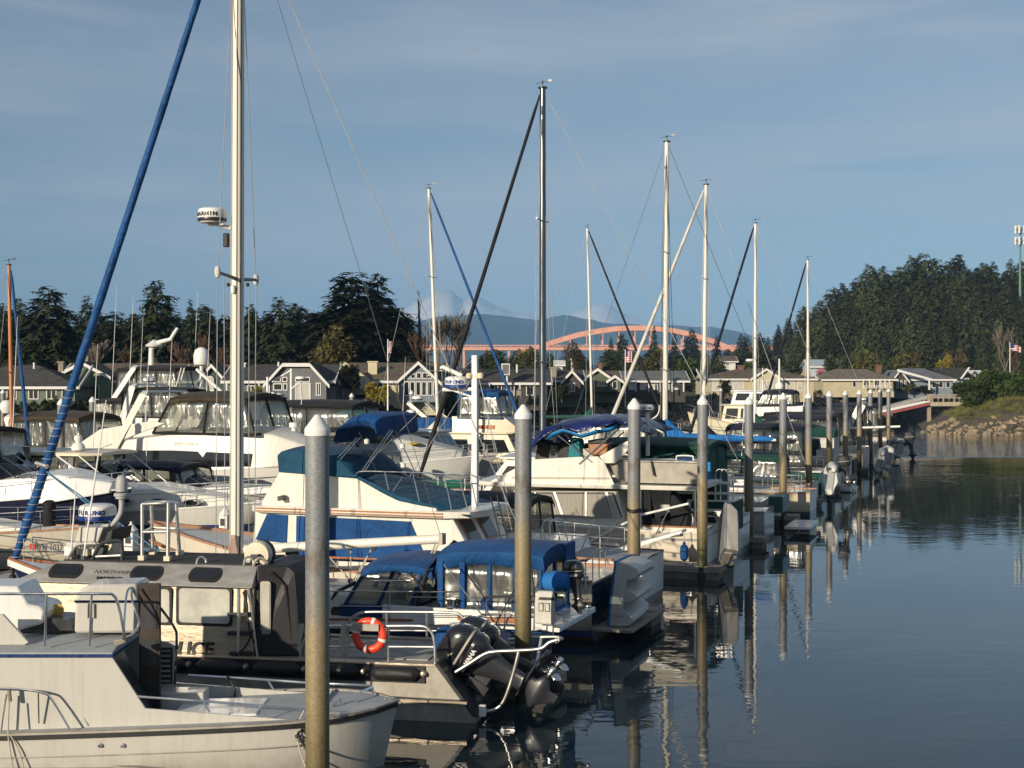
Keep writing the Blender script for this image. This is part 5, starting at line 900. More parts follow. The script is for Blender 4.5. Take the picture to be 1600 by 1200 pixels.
for x in (307,381): B.tb([(x,892,.55),(x+1,876,.55),(x+7,870,.6),(x+14,874,.62),(x+15,882,.62)],.022,'grab_hoop',ALUP,smooth=3)
B.tb([(396,884,.5),(400,876,.5),(408,872,.55),(418,880,.6)],.03,'grab_hoop',ALUD,smooth=3)
v = B.p(405,866,.9); mb = MB(); mb.lathe([(0,-.16),(.24,-.15),(.26,-.1),(.26,.02)],(v.x,.9,v.z),26,'y'); sr = mk(mb,'hose_reel',CREAM,B.e); mb = MB(); mb.lathe([(.262,.02),(.265,.18),(.2,.2),(0,.2)],(v.x,.9,v.z),26,'y'); mk(mb,'reel_back',BLK,sr); mb = MB(); mb.box((v.x-.06,.6,v.z-.05),(v.x+.08,.74,v.z+.03)); mk(mb,'hub',BLKM,sr,sm=0)
mb = MB(); mb.prism([(v.x-.24,.7,ZR),(v.x-.05,.7,ZR),(v.x+.1,.7,v.z),(v.x,.7,v.z)],[(v.x-.24,1.0,ZR),(v.x-.05,1.0,ZR),(v.x+.1,1.0,v.z),(v.x,1.0,v.z)]); mk(mb,'reel_stand',STEEL,sr,sm=0)
# stern rails
def brail(pts, t, name='stern_rail', r=.028, sm=3): return B.tb([(x,y,t) for x, y in pts],r,name,ALUP,smooth=sm,n=10)
brail([(468,1035),(474,1005),(490,983),(520,978),(600,978),(655,978),(668,982),(676,992),(679,1010),(680,1040)],.1); B.tb([(500,1010,.1),(678,1011,.1)],.022,'stern_rail_bar',ALUP)
for x in (540,607): B.tb([(x,978,.1),(x,1040,.1)],.024,'stern_rail_post',ALUP)
brail([(542,978),(552,964),(568,957),(600,956),(700,957),(720,962),(731,978),(733,1000)],2.2); B.tb([(545,985,2.2),(732,986,2.2)],.02,'stern_rail_bar',ALUP)
for x in (604,667): B.tb([(x,957,2.2),(x,1012,2.2)],.024,'stern_rail_post',ALUP)
B.tb([(712,978,1.4),(711,1045,1.4)],.09,'towing_post',ALUP,n=14); B.tb([(712,974,1.4),(712,979,1.4)],.13,'post_cap',ALUP,n=14)
mb = MB(); v = B.p(620,1038,.9); mb.box((v.x-1.6,.5,zg-.3),(v.x+.7,2.1,zg+.02)); mk(mb,'deck_box',CONC,B.e,sm=0); B.tb([(700,1000,1.6),(690,1020,1.6),(700,1040,1.5)],.04,'hydraulic_ram',ALUD); 
v = B.p(668,1030,.9); mb = MB(); mb.lathe([(.02,.62),(.2,.55),(.27,.3),(.27,.1),(.2,0)],(v.x+.35,1.0,zg-.05),16); mk(mb,'blue_drum',BLUR,B.e)
brail([(712,1050),(735,1036),(757,1022),(775,1018),(820,1016),(846,1013),(858,1004),(871,1000)],.3,'motor_guard',.034); brail([(795,1000),(820,997),(866,995),(875,998),(868,1004)],2.3,'motor_guard',.034); B.tb([(871,1000,.3),(878,998,1.3),(875,998,2.3)],.034,'motor_guard',ALUP)
brail([(811,1016),(804,1045),(794,1078),(784,1100),(770,1110),(752,1112)],.3,'motor_guard',.034)
for t in (1.0,2.3): B.tb([(846,997,t),(838,1040,t-.2)],.03,'motor_guard',ALUP)
mb = MB(); v = B.p(755,1120,.2); mb.box((v.x-.06,.1,.1),(v.x+.06,.2,.3)); mk(mb,'zinc_block',WHT,B.e,sm=0,bev=.01)
for t in (.75,1.65):
    v = B.p(738,1062,t) if t < 1 else None; xx = (tr.x+cb.x)/2+.1
    outboard(None,(xx+.12,t,.86),0,radians(58),1.12,None,'YAMAHA','250',parent=B.e)
# life ring hung on the rail
v = B.world(B.p(577,993,.0)); e = empty('life_ring','orange life ring with white bands hanging on the police boat stern rail','life ring',v,radians(-11)); mb = MB(); rings = []
for i in range(36):
    a = 2*pi*i/36; rings.append([((.255+.075*cos(b))*cos(a),.055*sin(b),(.255+.075*cos(b))*sin(a)) for b in [2*pi*k/10 for k in range(10)]])
rings.append(rings[0]); mb.loft(rings,caps=False); mk(mb,'ring',RED,e)
for k in range(4):
    mb = MB(); rings = []
    for i in range(5):
        a = pi/4+.9*0+k*pi/2+.5+(i-2)*.05; rings.append([((.255+.08*cos(b))*cos(a),.06*sin(b),(.255+.08*cos(b))*sin(a)) for b in [2*pi*q/10 for q in range(10)]])
    mb.loft(rings); mk(mb,'white_band',WTAPE,e)
mb = MB(); mb.box((-.3,-.09,.1),(.2,-.07,.22)); mk(mb,'hanger_plate',ALUD,e,sm=0)
for px, lab in ((462,'coil of pale rope on the police boat cabin side rail left of the near pile'),(540,'coil of pale rope hanging from the police boat rail right of the near pile')):
    v = B.world(B.p(px if px > 500 else 474,1000,-.02)); mb = MB()
    for k in range(5): mb.tube([(-.06+.02*k,-.02*k,.3),(-.1+.015*k,-.03,-.0),(-.06,-.02,-.26-.02*k),(.02+.01*k,-.01,-.28),(.05+.01*k,0,0),(-.02,0,.3)],.011,5)
    o = tag(mk(mb,'rope_coil',ROPE),lab,'rope'); o.location = v
# ================================================================== C  sailboat with the blue canopy, bow to the left
C = Boat('sailboat','dark hulled sailboat with blue dodger, blue canopy, tall white mast and blue furled headsail',862,28.3,cat='sailboat')
BC = 3.9; tc_ = BC/2; xbow = C.sx(14,tc_); H_NAVY = hullmat('hull_navy',(.012,.025,.075),(.5,.5,.5),(.1,.01,.01),.1,.2,.12)
mb = hullmb(-.9,xbow,BC,1.12,1.72,pw=2.0,rake=1.2,tw=.5,n=24,sag=.22,flare=.16); mk(mb,'hull',H_NAVY,C.e,sm=50)
da,dc = deckline(-.9,xbow,BC,1.12,1.72,2.0,.5,24,sag=.22)
for ln, o in ((da,-1),(dc,1)): rail_strip([p+Vector((0,o*.012,-.07)) for p in ln],.15,.04,'sheer_strake',GELW,C.e); rail_strip([p+Vector((0,o*-.02,.035)) for p in ln],.05,.05,'toe_rail',TEAK,C.e); guard([p+Vector((0,-o*.1,0)) for p in ln],.62,C.e,every=3,i0=2,i1=-1)
mb = MB(); mb.grid([da,[Vector((p.x,tc_,p.z+.05)) for p in da],dc]); mk(mb,'deck',GEL,C.e)
x0, x1 = C.sx(355,.7), C.sx(610,.7); mb = MB(); mb.loft([[(x,.75+k,.95),(x,.85+k,1.45),(x,1.1+k,1.53),(x,BC-1.1-k,1.53),(x,BC-.85-k,1.45),(x,BC-.75-k,.95)] for x, k in ((x0-.7,.25),(x0,.1),(x1,0))]); cab = mk(mb,'cabin_trunk',HG,C.e,sm=30,bev=.02)
for p0, p1 in ((465,481),(518,545),(418,442)): w = rrect(C,p0,p1,949,977,.8,'cabin_window',BLK,cab,.03,.08); rrect(C,p0+2,p1-2,952,974,.765,'pane',DGLASS,w,.01)
cx0, cx1 = C.sx(600,.6), C.sx(850,.6); mb = MB(); mb.box((cx0,.5,1.0),(cx1,.62,1.36)); mb.box((cx0,BC-.62,1.0),(cx1,BC-.5,1.36)); mk(mb,'cockpit_coaming',GELW,C.e,sm=0,bev=.02); mb = MB(); mb.box((C.sx(716,.5),.46,1.14),(C.sx(812,.5),.49,1.24)); mk(mb,'teak_coaming_strip',TEAK,C.e,sm=0)
mb = MB(); v = C.p(700,970,.4); mb.lathe([(.11,0),(.12,.02),(.08,.06),(.09,.16),(.11,.2),(0,.21)],(v.x,.56,1.36),18); mk(mb,'winch',STEEL,C.e)
# mast, spreaders, stays
xm = C.sx(370,tc_); M0 = Vector((xm,tc_,1.1)); M1 = C.p(373,-180,tc_); M1.z = max(M1.z,17)
spar(C.e,M0,M1,.158,.135,MASTW,'mast',20); mb = MB(); mb.tube([M0+Vector((.05,-.15,.3)),M1+Vector((.04,-.125,0))],.022,6); mk(mb,'mast_track',ALUD,C.e); mb = MB(); mb.tube([M0+Vector((.13,-.09,.3)),M1+Vector((.11,-.07,0))],.018,6); mk(mb,'halyard',BLK,C.e); mb = MB(); mb.tube([M0+Vector((-.1,-.16,.8)),M1+Vector((-.08,-.12,0))],.01,6); mk(mb,'halyard',ROPE,C.e)
sl_, sr_ = C.p(340,425,tc_-1.2), C.p(400,437,tc_+1.25); mz = C.p(370,437,tc_)
for q in (sl_,sr_):
    mb = MB(); mb.tube([mz+Vector((.04,-.02,0)),q],[.05,.035],8); mk(mb,'spreader',BLKM,C.e); mb = MB(); mb.lathe([(0,-.14),(.05,-.12),(.075,0),(.05,.12),(0,.14)],q,12); mk(mb,'spreader_boot',WHC,C.e)
wires(C.e,[(sl_,C.p(362,-20,tc_-.15)),(sl_,C.p(337,905,tc_-1.5)),(sr_,C.p(381,-20,tc_+.15)),(sr_,C.p(398,880,tc_+1.5)),(C.p(350,435,tc_-.9),C.p(352,905,tc_-1.4)),(C.p(389,437,tc_+.8),C.p(389,880,tc_+1.2))],WIRE,.011,'shroud')
wires(C.e,[(M1,C.p(873,968,tc_))],WIRE,.012,'backstay'); wires(C.e,[(M1+Vector((.12,0,-.1)),C.p(690,843,tc_))],WIRED,.007,'topping_lift')
F0, F1 = C.p(20,884,tc_), M1+Vector((-.14,0,-.1)); furled(C.e,F0,F1,.108,BLUF,n=60); wrap_lines(C.e,F0,F0.lerp(F1,.28),.118,INFL,24)
mb = MB(); mb.lathe([(0,-.3),(.09,-.3),(.09,-.24),(.05,-.22),(.05,-.1),(.09,-.08),(.09,0),(0,.02)],F0,14); mk(mb,'furling_drum',BLK,C.e); wires(C.e,[(F0,Vector((xbow+.1,tc_,1.72)))],STEEL,.03,'stem_fitting')
v = C.p(74,727,tc_); mb = MB(); mb.tube([v+Vector((-.25,-.1,.05)),v+Vector((.1,-.15,-.02))],.06,8); mk(mb,'pole_end_clip',ALUP,C.e); wires(C.e,[(C.p(73,737,tc_-.2),C.p(310,905,tc_-.5)),(C.p(75,739,tc_-.25),C.p(300,915,tc_-.6))],ROPEB,.018,'sheet')
# radar on the mast
rd = C.p(335,349,tc_-.2); radome(C.e,(rd.x,rd.y-.1,rd.z),.33,.34,'GARMIN'); mb = MB(); mb.tube([Vector((rd.x+.1,rd.y-.05,rd.z-.02)),Vector((xm-.1,tc_-.1,rd.z-.12))],.05,8); mb.tube([Vector((rd.x-.1,rd.y-.1,rd.z-.03)),Vector((rd.x+.3,rd.y-.1,rd.z-.03))],.04,8); mk(mb,'radar_bracket',WHT,C.e)
mb = MB(); v = C.p(359,376,tc_); mb.box(v+Vector((-.08,-.18,-.16)),v+Vector((.04,-.06,.16))); mk(mb,'mast_light',BLK,C.e,sm=0,bev=.02); mb = MB(); v = C.p(371,452,tc_); mb.lathe([(0,-.12),(.05,-.1),(.06,.05),(0,.1)],v+Vector((0,-.19,0)),10); mk(mb,'steaming_light',WHT,C.e)
for px, pt in ((357,None),(387,None)): v = C.p(px,445,tc_-(.6 if px < 370 else -.6)); mb = MB(); mb.lathe([(0,-.05),(.04,-.03),(.04,.03),(0,.05)],v,8); mk(mb,'block',BLK,C.e)
# boom and tackle
b0, b1 = C.p(384,859,tc_), C.p(690,842,tc_); spar(C.e,b0,b1,.115,.1,MASTW,'boom',14); mb = MB(); mb.box(b1+Vector((-.03,-.11,-.12)),b1+Vector((.06,.11,.12))); mk(mb,'boom_cap',ALUD,C.e,sm=0)
wires(C.e,[(C.p(548,852,tc_),C.p(548,912,tc_)),(C.p(585,850,tc_),C.p(549,912,tc_)),(C.p(583,853,tc_),C.p(553,913,tc_)),(C.p(516,872,tc_),C.p(546,905,tc_))],ROPE,.014,'mainsheet'); wires(C.e,[(C.p(686,848,tc_),C.p(669,885,tc_)),(C.p(680,850,tc_),C.p(667,882,tc_))],ROPE,.02,'boom_line')
for px, y in ((456,866),(462,864),(450,864),(584,857),(548,908),(547,856)): mb = MB(); v = C.p(px,y,tc_); mb.lathe([(0,-.03),(.06,-.025),(.06,.025),(0,.03)],v,12,'y'); mk(mb,'block',BLK,C.e)
mb = MB(); v = C.p(371,855,tc_)
for k in range(7): mb.tube(curve([v+Vector((-.05+.02*k,-.18-.01*k,.3)),v+Vector((-.1+.03*k,-.2,0)),v+Vector((-.06+.03*k,-.21,-.32-.02*k)),v+Vector((.02*k,-.2,-.1)),v+Vector((0,-.19,.3))],4),.018,5)
mk(mb,'rope_bundle',mat('pink_fleck_rope',(.42,.3,.25),.9,var=.5,scale=30),C.e)
# dodger
dz = C.p(620,884,.7).z; xa, xb2 = C.sx(566,.7), C.sx(672,.7); canvas_top(C.e,xa,xb2,.75,BC-.75,dz,.14,.16,BLU,'dodger_top',tilt=.02)
xw = C.sx(538,.7); zb = C.p(540,946,.7).z; enclosure(C.e,xw,C.sx(640,.7),.72,BC-.72,zb,dz-.1,slope0=xa-xw+.06,slope1=.25,m=DKBL,nside=2,edge=.04); mb = MB(); mb.box((xw-.1,.7,zb-.22),(C.sx(600,.7),.74,zb)); mb.box((xw-.1,BC-.74,zb-.22),(C.sx(600,.7),BC-.7,zb)); mb.box((xw-.12,.7,zb-.22),(xw-.08,BC-.7,zb)); mk(mb,'dodger_skirt',DKBL,C.e,sm=0)
C.tb([(577,908,.68),(642,907,.68)],.025,'dodger_grab_bar',ALUP); C.tb([(519,938,.9),(525,925,.9),(550,913,.9),(556,910,.9)],.04,'hatch_frame',BLK)
mb = MB(); v = C.p(608,930,1.9); mb.lathe([(.28,-.015),(.3,0),(.28,.015)],(v.x,1.9,v.z),20,'x'); mk(mb,'steering_wheel',STEEL,C.e); mb = MB(); mb.box((v.x-.2,1.7,1.1),(v.x,2.1,v.z)); mb.lathe([(0,-.06),(.14,-.05),(.16,.02),(0,.04)],(v.x-.05,1.68,v.z),16,'y'); mk(mb,'binnacle',BLKM,C.e,sm=35)
# bimini with side curtains
bz = C.p(770,861,.8).z; xa, xb2 = C.sx(684,.8), C.sx(848,.8); canvas_top(C.e,xa,xb2,.8,2.75,bz-.03,.15,.3,BLU,'canopy_top',tilt=.05); zs = C.p(760,975,.8).z; enclosure(C.e,xa+.05,xb2-.05,.78,2.77,zs+.2,bz-.26,m=BLUR,nside=4,edge=.045)
for t in (.76,2.79): mb = MB(); mb.box((xa-.05,t-.015,zs-.12),(xb2,t+.015,zs+.22)); mk(mb,'side_curtain',BLUR,C.e,sm=0)
for px in (688,722): mb = MB(); v = C.p(px,880,.75); mb.box((v.x-.06,.735,zs+.1),(v.x+.06,.762,bz-.25)); mk(mb,'curtain_strip',BLUR,C.e,sm=0)
xe0 = C.sx(872,.3); mb = MB(); mb.box((xb2-.02,2.2,bz-1.0),(xb2+.08,2.95,bz+.04)); mk(mb,'rear_curtain',BLUR,C.e,sm=0,bev=.04)
C.tb([(693,882,.2),(756,965,.2),(772,985,.2)],.016,'canopy_strut',STEEL); C.tb([(812,905,.2),(775,975,.2),(765,990,.2)],.016,'canopy_strut',BLKM); C.tb([(830,880,.22),(838,960,.22)],.018,'canopy_strut',BLKM)
mb = MB(); mb.grid([[(C.sx(668,.8),.8,dz-.05),(C.sx(668,.8),tc_,dz+.1),(C.sx(668,.8),BC-.8,dz-.05)],[(xa-.02,.85,bz-.18),(xa-.02,1.8,bz+.08),(xa-.02,2.7,bz-.18)]]); mk(mb,'connector_canvas',BLKC,C.e,sol=.015)
C.tb([(640,895,.7),(660,920,.7),(650,960,.7)],.03,'dodger_leg',BLK); C.tb([(668,890,.7),(655,930,.8),(650,960,.8)],.04,'dodger_leg',BLKM)
wires(C.e,[(C.p(640,933,.25),C.p(866,935,.25)),(C.p(640,962,.25),C.p(866,962,.25))],STEEL,.009,'lifeline')
C.tb([(758,935,.05),(766,932,.05),(866,932,.1),(880,938,.5),(884,945,1.9)],.02,'pushpit_rail',BLKM,smooth=2); C.tb([(752,960,.05),(866,958,.1),(882,966,1.9)],.018,'pushpit_rail',BLKM,smooth=2)
for px in (760,790,836,866): C.tb([(px,932,.08),(px-2,992,.08)],.016,'pushpit_post',STEEL)
mb = MB(); v0 = C.p(838,985,.5); mb.box((v0.x-.1,.5,1.0),(v0.x+.5,BC-.7,1.12)); mk(mb,'stern_platform',GELW,C.e,sm=0,bev=.02)
# blue cockpit bag, hung things
v = C.world(C.p(763,950,.9)); e = empty('covered_grill','blue canvas covered grill hanging inside the sailboat cockpit rail','grill',v,YAW); mb = MB(); mb.lathe([(0,-.3),(.14,-.28),(.17,-.1),(.18,.15),(.12,.26),(0,.28)],n=16); mk(mb,'cover',DKBL,e); mb = MB(); mb.box((-.02,-.02,.25),(.02,.02,.4)); mk(mb,'bracket',STEEL,e,sm=0)
v = C.world(C.p(869,908,.15)); e = empty('buoy_bag','bright blue rounded canvas bag on the sailboat stern rail above the white bag','bag',v,YAW); mb = MB(); mb.loft([[(x,.22*cos(a)*s,.2*sin(a)*s) for a in [2*pi*k/14 for k in range(14)]] for x, s in ((-.27,.5),(-.24,.8),(-.1,1),(.12,1.0),(.26,.85),(.28,.5))]); mk(mb,'cover',BLUL,e,sm=50,bev=.01); mb = MB(); mb.box((-.02,-.02,-.35),(.02,.02,-.18)); mk(mb,'bracket',BLK,e,sm=0)
v = C.world(C.p(852,975,.02)); e = empty('rescue_bag','white rescue sling bag with printed panel hanging on the sailboat stern rail','bag',v,YAW); mb = MB(); mb.loft([[(-.19*w,-.09*d,z),(-.19*w,.09,z),(.19*w,.09,z),(.19*w,-.09*d,z)] for z, w, d in ((0,.9,1),(.05,1.03,1.2),(.35,1,1.3),(.58,.98,1),(.66,.85,.3))]); bg_ = mk(mb,'bag',WHC,e,sm=0,bev=.03)
text('AUTAPUR','lettering',INK,e,(-.1,-.125,.5),.075,wide=1.0,bold=.004)
for xx in (-.1,.03): mb = MB(); mb.box((xx,-.128,.27),(xx+.1,-.115,.44)); o = mk(mb,'printed_panel',INK,e,sm=0); mb = MB(); mb.box((xx+.015,-.132,.285),(xx+.085,-.129,.425)); mk(mb,'panel_face',WHC,o,sm=0)
v = C.world(C.p(893,905,.3)); o = outboard('small black outboard with white lettering hung on the sailboat stern rail',v,YAW,radians(4),.52,BLKG,'MERCURY')
# ================================================================== D  trawler with royal blue window covers
D = Boat('trawler','white trawler yacht with royal blue window covers, teak trim and a blue covered flybridge',917,32.6,cat='trawler')
BD = 3.9; xb_ = D.sx(235,BD/2); H_D = hullmat('hull_trawler',(.66,.61,.5),(.01,.05,.3),(.07,.012,.012),.12,.28,.3); mb = hullmb(0,xb_,BD,1.4,2.25,pw=2.3,rake=.9,tw=.8,n=22,flare=.16,sag=.18,keel=-.7); mk(mb,'hull',H_D,D.e,sm=50)
da,dc = deckline(0,xb_,BD,1.4,2.25,2.3,.8,22,sag=.18)
for ln, o in ((da,-1),(dc,1)): rail_strip([p+Vector((0,0,.03)) for p in ln],.06,.12,'cap_rail',TEAKW,D.e); rail_strip([p+Vector((0,o*.03,-.48)) for p in ln],.07,.06,'rub_rail',TEAK,D.e)
mb = MB(); mb.grid([[p+Vector((0,.05,-.1)) for p in da],[Vector((p.x,BD/2,p.z-.05)) for p in da],[p+Vector((0,-.05,-.1)) for p in dc]]); mk(mb,'deck',TEAKW,D.e)
mb = MB(); mb.box((.0,.42,.42),(.03,BD-.42,1.36)); mk(mb,'transom',mat('navy_transom',(.012,.03,.05),.25,var=.2,coat=.3),D.e,sm=0); mb = MB(); mb.box((.03,.3,.3),(1.0,BD-.3,.38)); mk(mb,'swim_platform',WOOD,D.e,sm=0,bev=.02)
tH = .5
HP = [(392,905),(398,798),(705,806),(752,893),(745,905)]
A_ = D.ps(HP,tH); mb = MB(); mb.prism(A_,[Vector((v.x,BD-tH,v.z)) for v in A_]); house = mk(mb,'deckhouse',GEL,D.e,sm=0,bev=.03)
D.plate([(417,803),(449,805),(447,849),(399,843)],tH-.035,tH-.004,'window_cover',BLUR,house); D.plate([(463,806),(641,815),(670,884),(462,872)],tH-.035,tH-.004,'window_cover',BLUR,house)
for px, y in ((420,805),(446,806),(446,830),(466,809),(500,810),(552,812),(600,814),(637,817)): mb = MB(); mb.lathe([(0,-.02),(.018,-.01),(.018,0)],D.p(px,y,tH-.036),8,'y'); mk(mb,'snap',STEEL,house)
# aft bulkhead windows on the raked face
ea, eb = D.p(705,806,tH), D.p(752,893,tH)
def aft_pt(t, f, o=.02): p = ea.lerp(eb,f); n = Vector((eb.z-ea.z,0,-(eb.x-ea.x))).normalized()*-1; return Vector((p.x,t,p.z))+n*o
for ta, tb_ in ((.75,1.55),(1.9,2.75)):
    fa, fb = .1,.55; mb = MB(); mb.prism([aft_pt(ta,fa,.03),aft_pt(tb_,fa,.03),aft_pt(tb_,fb,.03),aft_pt(ta,fb,.03)],[aft_pt(ta,fa,-.02),aft_pt(tb_,fa,-.02),aft_pt(tb_,fb,-.02),aft_pt(ta,fb,-.02)]); w = mk(mb,'aft_window',TEAK,house,sm=0,bev=.01)
    mb = MB(); i = .09; mb.prism([aft_pt(ta+i,fa+.05,.04),aft_pt(tb_-i,fa+.05,.04),aft_pt(tb_-i,fb-.05,.04),aft_pt(ta+i,fb-.05,.04)],[aft_pt(ta+i,fa+.05,.0),aft_pt(tb_-i,fa+.05,.0),aft_pt(tb_-i,fb-.05,.0),aft_pt(ta+i,fb-.05,.0)]); mk(mb,'pane',DGLASS,w,sm=0)
r0, r1 = D.p(396,789,tH), D.p(733,803,tH); zt = (r0.z+r1.z)/2+.02
mb = MB(); mb.loft([[(x,y0,zt-.16),(x,y0,zt),(x,BD/2,zt+.08),(x,BD-y0,zt),(x,BD-y0,zt-.16)] for x, y0 in ((r0.x-.1,.6),(r0.x+.2,.3),(r1.x-.6,.3),(r1.x,.55),(r1.x+.25,1.2))]); roof = mk(mb,'boat_deck',GEL,D.e,sm=40,bev=.015)
for zz, m_ in ((-.05,TEAK),(-.12,TEAKW)): mb = MB(); mb.box((r0.x+.2,.275,zt+zz-.015),(r1.x-.6,.298,zt+zz+.02)); mk(mb,'teak_strip',m_,roof,sm=0)
FP = [(437,737),(520,742),(557,747),(590,766),(620,781),(655,788),(681,792),(684,802),(408,790),(410,782)]
A_ = D.ps(FP,.55); mb = MB(); mb.prism(A_,[Vector((v.x,.62,v.z)) for v in A_]); mk(mb,'flybridge_side',GEL,D.e,sm=0,bev=.015); mb = MB(); mb.prism([Vector((v.x,BD-.62,v.z)) for v in A_],[Vector((v.x,BD-.55,v.z)) for v in A_]); mk(mb,'flybridge_side',GEL,D.e,sm=0,bev=.015)
f0, f1 = D.p(437,737,.55), D.p(409,786,.55); mb = MB(); mb.prism([(f0.x,.62,f0.z),(f0.x+.06,.62,f0.z),(f1.x+.06,.62,f1.z),(f1.x,.62,f1.z)],[(f0.x,BD-.62,f0.z),(f0.x+.06,BD-.62,f0.z),(f1.x+.06,BD-.62,f1.z),(f1.x,BD-.62,f1.z)]); mk(mb,'flybridge_front',GEL,D.e,sm=0)
# blue covers: console cover in front, draped cover aft
CV = [(436,737),(434,712),(440,706),(470,705),(522,716),(540,730),(556,747)]; A_ = D.ps(CV,.5); rows = []
for j in range(9): v_ = j/8; rows.append([Vector((p.x,lerp(.5,BD-.5,v_),p.z+(.1*sin(pi*v_) if p.z > f0.z+.1 else 0)+.03*sin(j*2+i)*0)) for i, p in enumerate(A_)])
mb = MB(); mb.grid(rows); mb.prism(A_,[Vector((v.x,.52,v.z)) for v in A_]); mk(mb,'console_cover',BLUD,D.e,sm=40,sol=.02)
top = [(505,722),(540,728),(575,736),(612,745),(650,756),(690,768),(720,778),(742,786),(748,794),(736,804)]; low = [(505,741),(557,747),(575,757),(596,769),(622,782),(655,789),(684,794),(690,803),(715,804),(736,805)]
T_, L_ = D.ps(top,BD/2), D.ps(low,.5); rows = [[Vector((p.x,.47,p.z)) for p in L_],[Vector((p.x,.49,lerp(p.z,q.z,.35))) for p, q in zip(L_,T_)]]
for j in range(1, 8): v_ = j/8; rows.append([Vector((q.x,lerp(.5,BD-.5,v_),lerp(p.z,q.z,min(1,.45+sin(pi*v_)*.6))+.03*sin(i*1.9+j))) for i, (p, q) in enumerate(zip(L_,T_))])
rows.append([Vector((p.x,BD-.47,p.z)) for p in L_]); mb = MB(); mb.grid(rows); mk(mb,'deck_cover',BLUD,D.e,sm=60,sol=.02)
for t in (.4,BD-.4):
    D.tb([(556,744,t),(562,737,t),(600,737,t),(660,739,t),(697,741,t),(720,742,t),(728,750,t)],.018,'deck_rail',STEEL,smooth=3)
    for a, c in (((601,738),(607,765)),((645,740),(655,783)),((694,741),(706,801)),((716,742),(731,798)),((629,746),(614,767))): D.tb([(a[0],a[1],t),(c[0],c[1],t)],.014,'deck_rail_post',STEEL)
D.tb([(722,741,.4),(735,738,2),(728,741,BD-.4)],.016,'deck_rail',STEEL)
# trawler mast with radar
m0, m1 = D.p(742.5,792,1.5), D.p(741.5,555,1.5); m0.z = zt; mb = MB(); mb.box((m0.x-.075,1.42,zt),(m0.x+.075,1.58,m1.z)); mk(mb,'mast',mat('white_box_mast',(.78,.78,.76),.4,streak=.25),D.e,sm=0,bev=.02)
v = D.p(714,607,1.5); radome(D.e,(v.x,1.5,v.z),.3,.3,'FURUNO',None,INKB); D.tb([(692,609,1.5),(742,608,1.5)],.05,'radar_bracket',WHT); D.tb([(700,607,1.5),(742,622,1.5)],.03,'radar_bracket',WHT); D.tb([(691,573,1.5),(722,587,1.5)],.05,'horn',WHT); D.tb([(720,577,1.5),(745,580,1.5),(759,583,1.5)],.03,'crosstree',BLKM)
for px in (733,747,751): mb = MB(); v = D.p(px,588,1.4); mb.lathe([(0,-.07),(.07,-.05),(.08,.04),(.05,.08),(0,.09)],v,12); mk(mb,'deck_light',CREAM,D.e)
wires(D.e,[(D.p(748,590,1.5),D.p(792,770,.4)),(D.p(742,560,1.5),D.p(800,830,1.2)),(D.p(738,590,1.5),D.p(640,745,.5)),(D.p(740,560,1.5),D.p(560,738,1.5))],WIRE,.009)
D.tb([(766,775,1.0),(785,850,1.0)],.018,'ladder_rail',BLKM); D.tb([(776,773,1.0),(795,850,1.0)],.018,'ladder_rail',BLKM)
for y in (797,818,836): x_ = 766+(y-775)*.253; D.tb([(x_-2,y,1.0),(x_+12,y,1.0)],.018,'ladder_rung',BLKM)
# hand rails
for pts in ([(436,868),(540,872),(660,877),(800,877),(916,876)],): D.tb([(x,y,.15) for x, y in pts],.03,'teak_hand_rail',TEAK)
for x in (466,528,591,655,870,902,915): D.tb([(x,873,.15),(x,912,.15)],.014,'rail_post',STEEL)
D.tb([(916,876,.15),(932,862,2),(945,855,3.7)],.03,'stern_hand_rail',BLKM); 
for t, x in ((.3,915),(1.3,926),(2.4,936),(3.5,946)): D.tb([(x,875-(x-915)*.62,t),(x,920-(x-915)*.7,t)],.016,'rail_post',STEEL)
D.tb([(440,905,.3),(700,912,.3)],.012,'rail_wire',STEEL); D.plate([(870,895),(897,893),(900,908),(872,908)],1.0,1.5,'deck_locker',BLK,bev=.03); mb = MB(); v = D.p(918,905,.4); mb.lathe([(0,0),(.07,0),(.07,.14),(0,.15)],(v.x-.05,.4,1.42),14); mk(mb,'white_canister',WHT,D.e)
D.plate([(433,776),(440,774),(441,782),(434,783)],.3,.5,'nav_light',BLKM)
# hard dinghy standing on edge on the swim platform: three-lobed bottom towards the right
def gull_dinghy(lab, loc, yaw, L_, half, m_, m2, lean=0, grp=None, name='dinghy'):
    e = empty(name, lab, 'dinghy', loc, yaw, grp); sec = [(0,-1),(.1,-1.02),(.45,-.98),(.72,-.9),(.8,-.75),(.74,-.6),(.5,-.5),(.2,-.4),(.2,-.28),(.55,-.2),(.78,-.1),(.84,0),(.78,.1),(.55,.2),(.2,.28),(.2,.4),(.5,.5),(.74,.6),(.8,.75),(.72,.9),(.45,.98),(.1,1.02),(0,1)]
    mb = MB(); rings = []
    for i in range(9):
        u = i/8; k = 1-.14*max(0,(u-.45)/.55)**2; d = .95-.12*u**2-(.35 if i == 8 else 0); rings.append([(x*d*half*(1 if x > .3 else .7),u*L_,half+z*half*k) for x, z in sec])
    mb.loft(rings); mk(mb,'hull',m_,e,sm=35,bev=.012); mb = MB(); rings = []
    for i in range(9):
        u = i/8; k = 1-.14*max(0,(u-.45)/.55)**2; rings.append([(-.04,u*L_,half-half*k*1.04),(.03,u*L_,half-half*k*1.05),(.03,u*L_,half+half*k*1.05),(-.04,u*L_,half+half*k*1.04)])
    mb.loft(rings); mk(mb,'gunwale',m2,e,sm=0); mb = MB(); mb.box((.02,-.03,half*.35),(.42*half,-.002,half*1.6)); mk(mb,'transom_board',m_,e,sm=0); return e
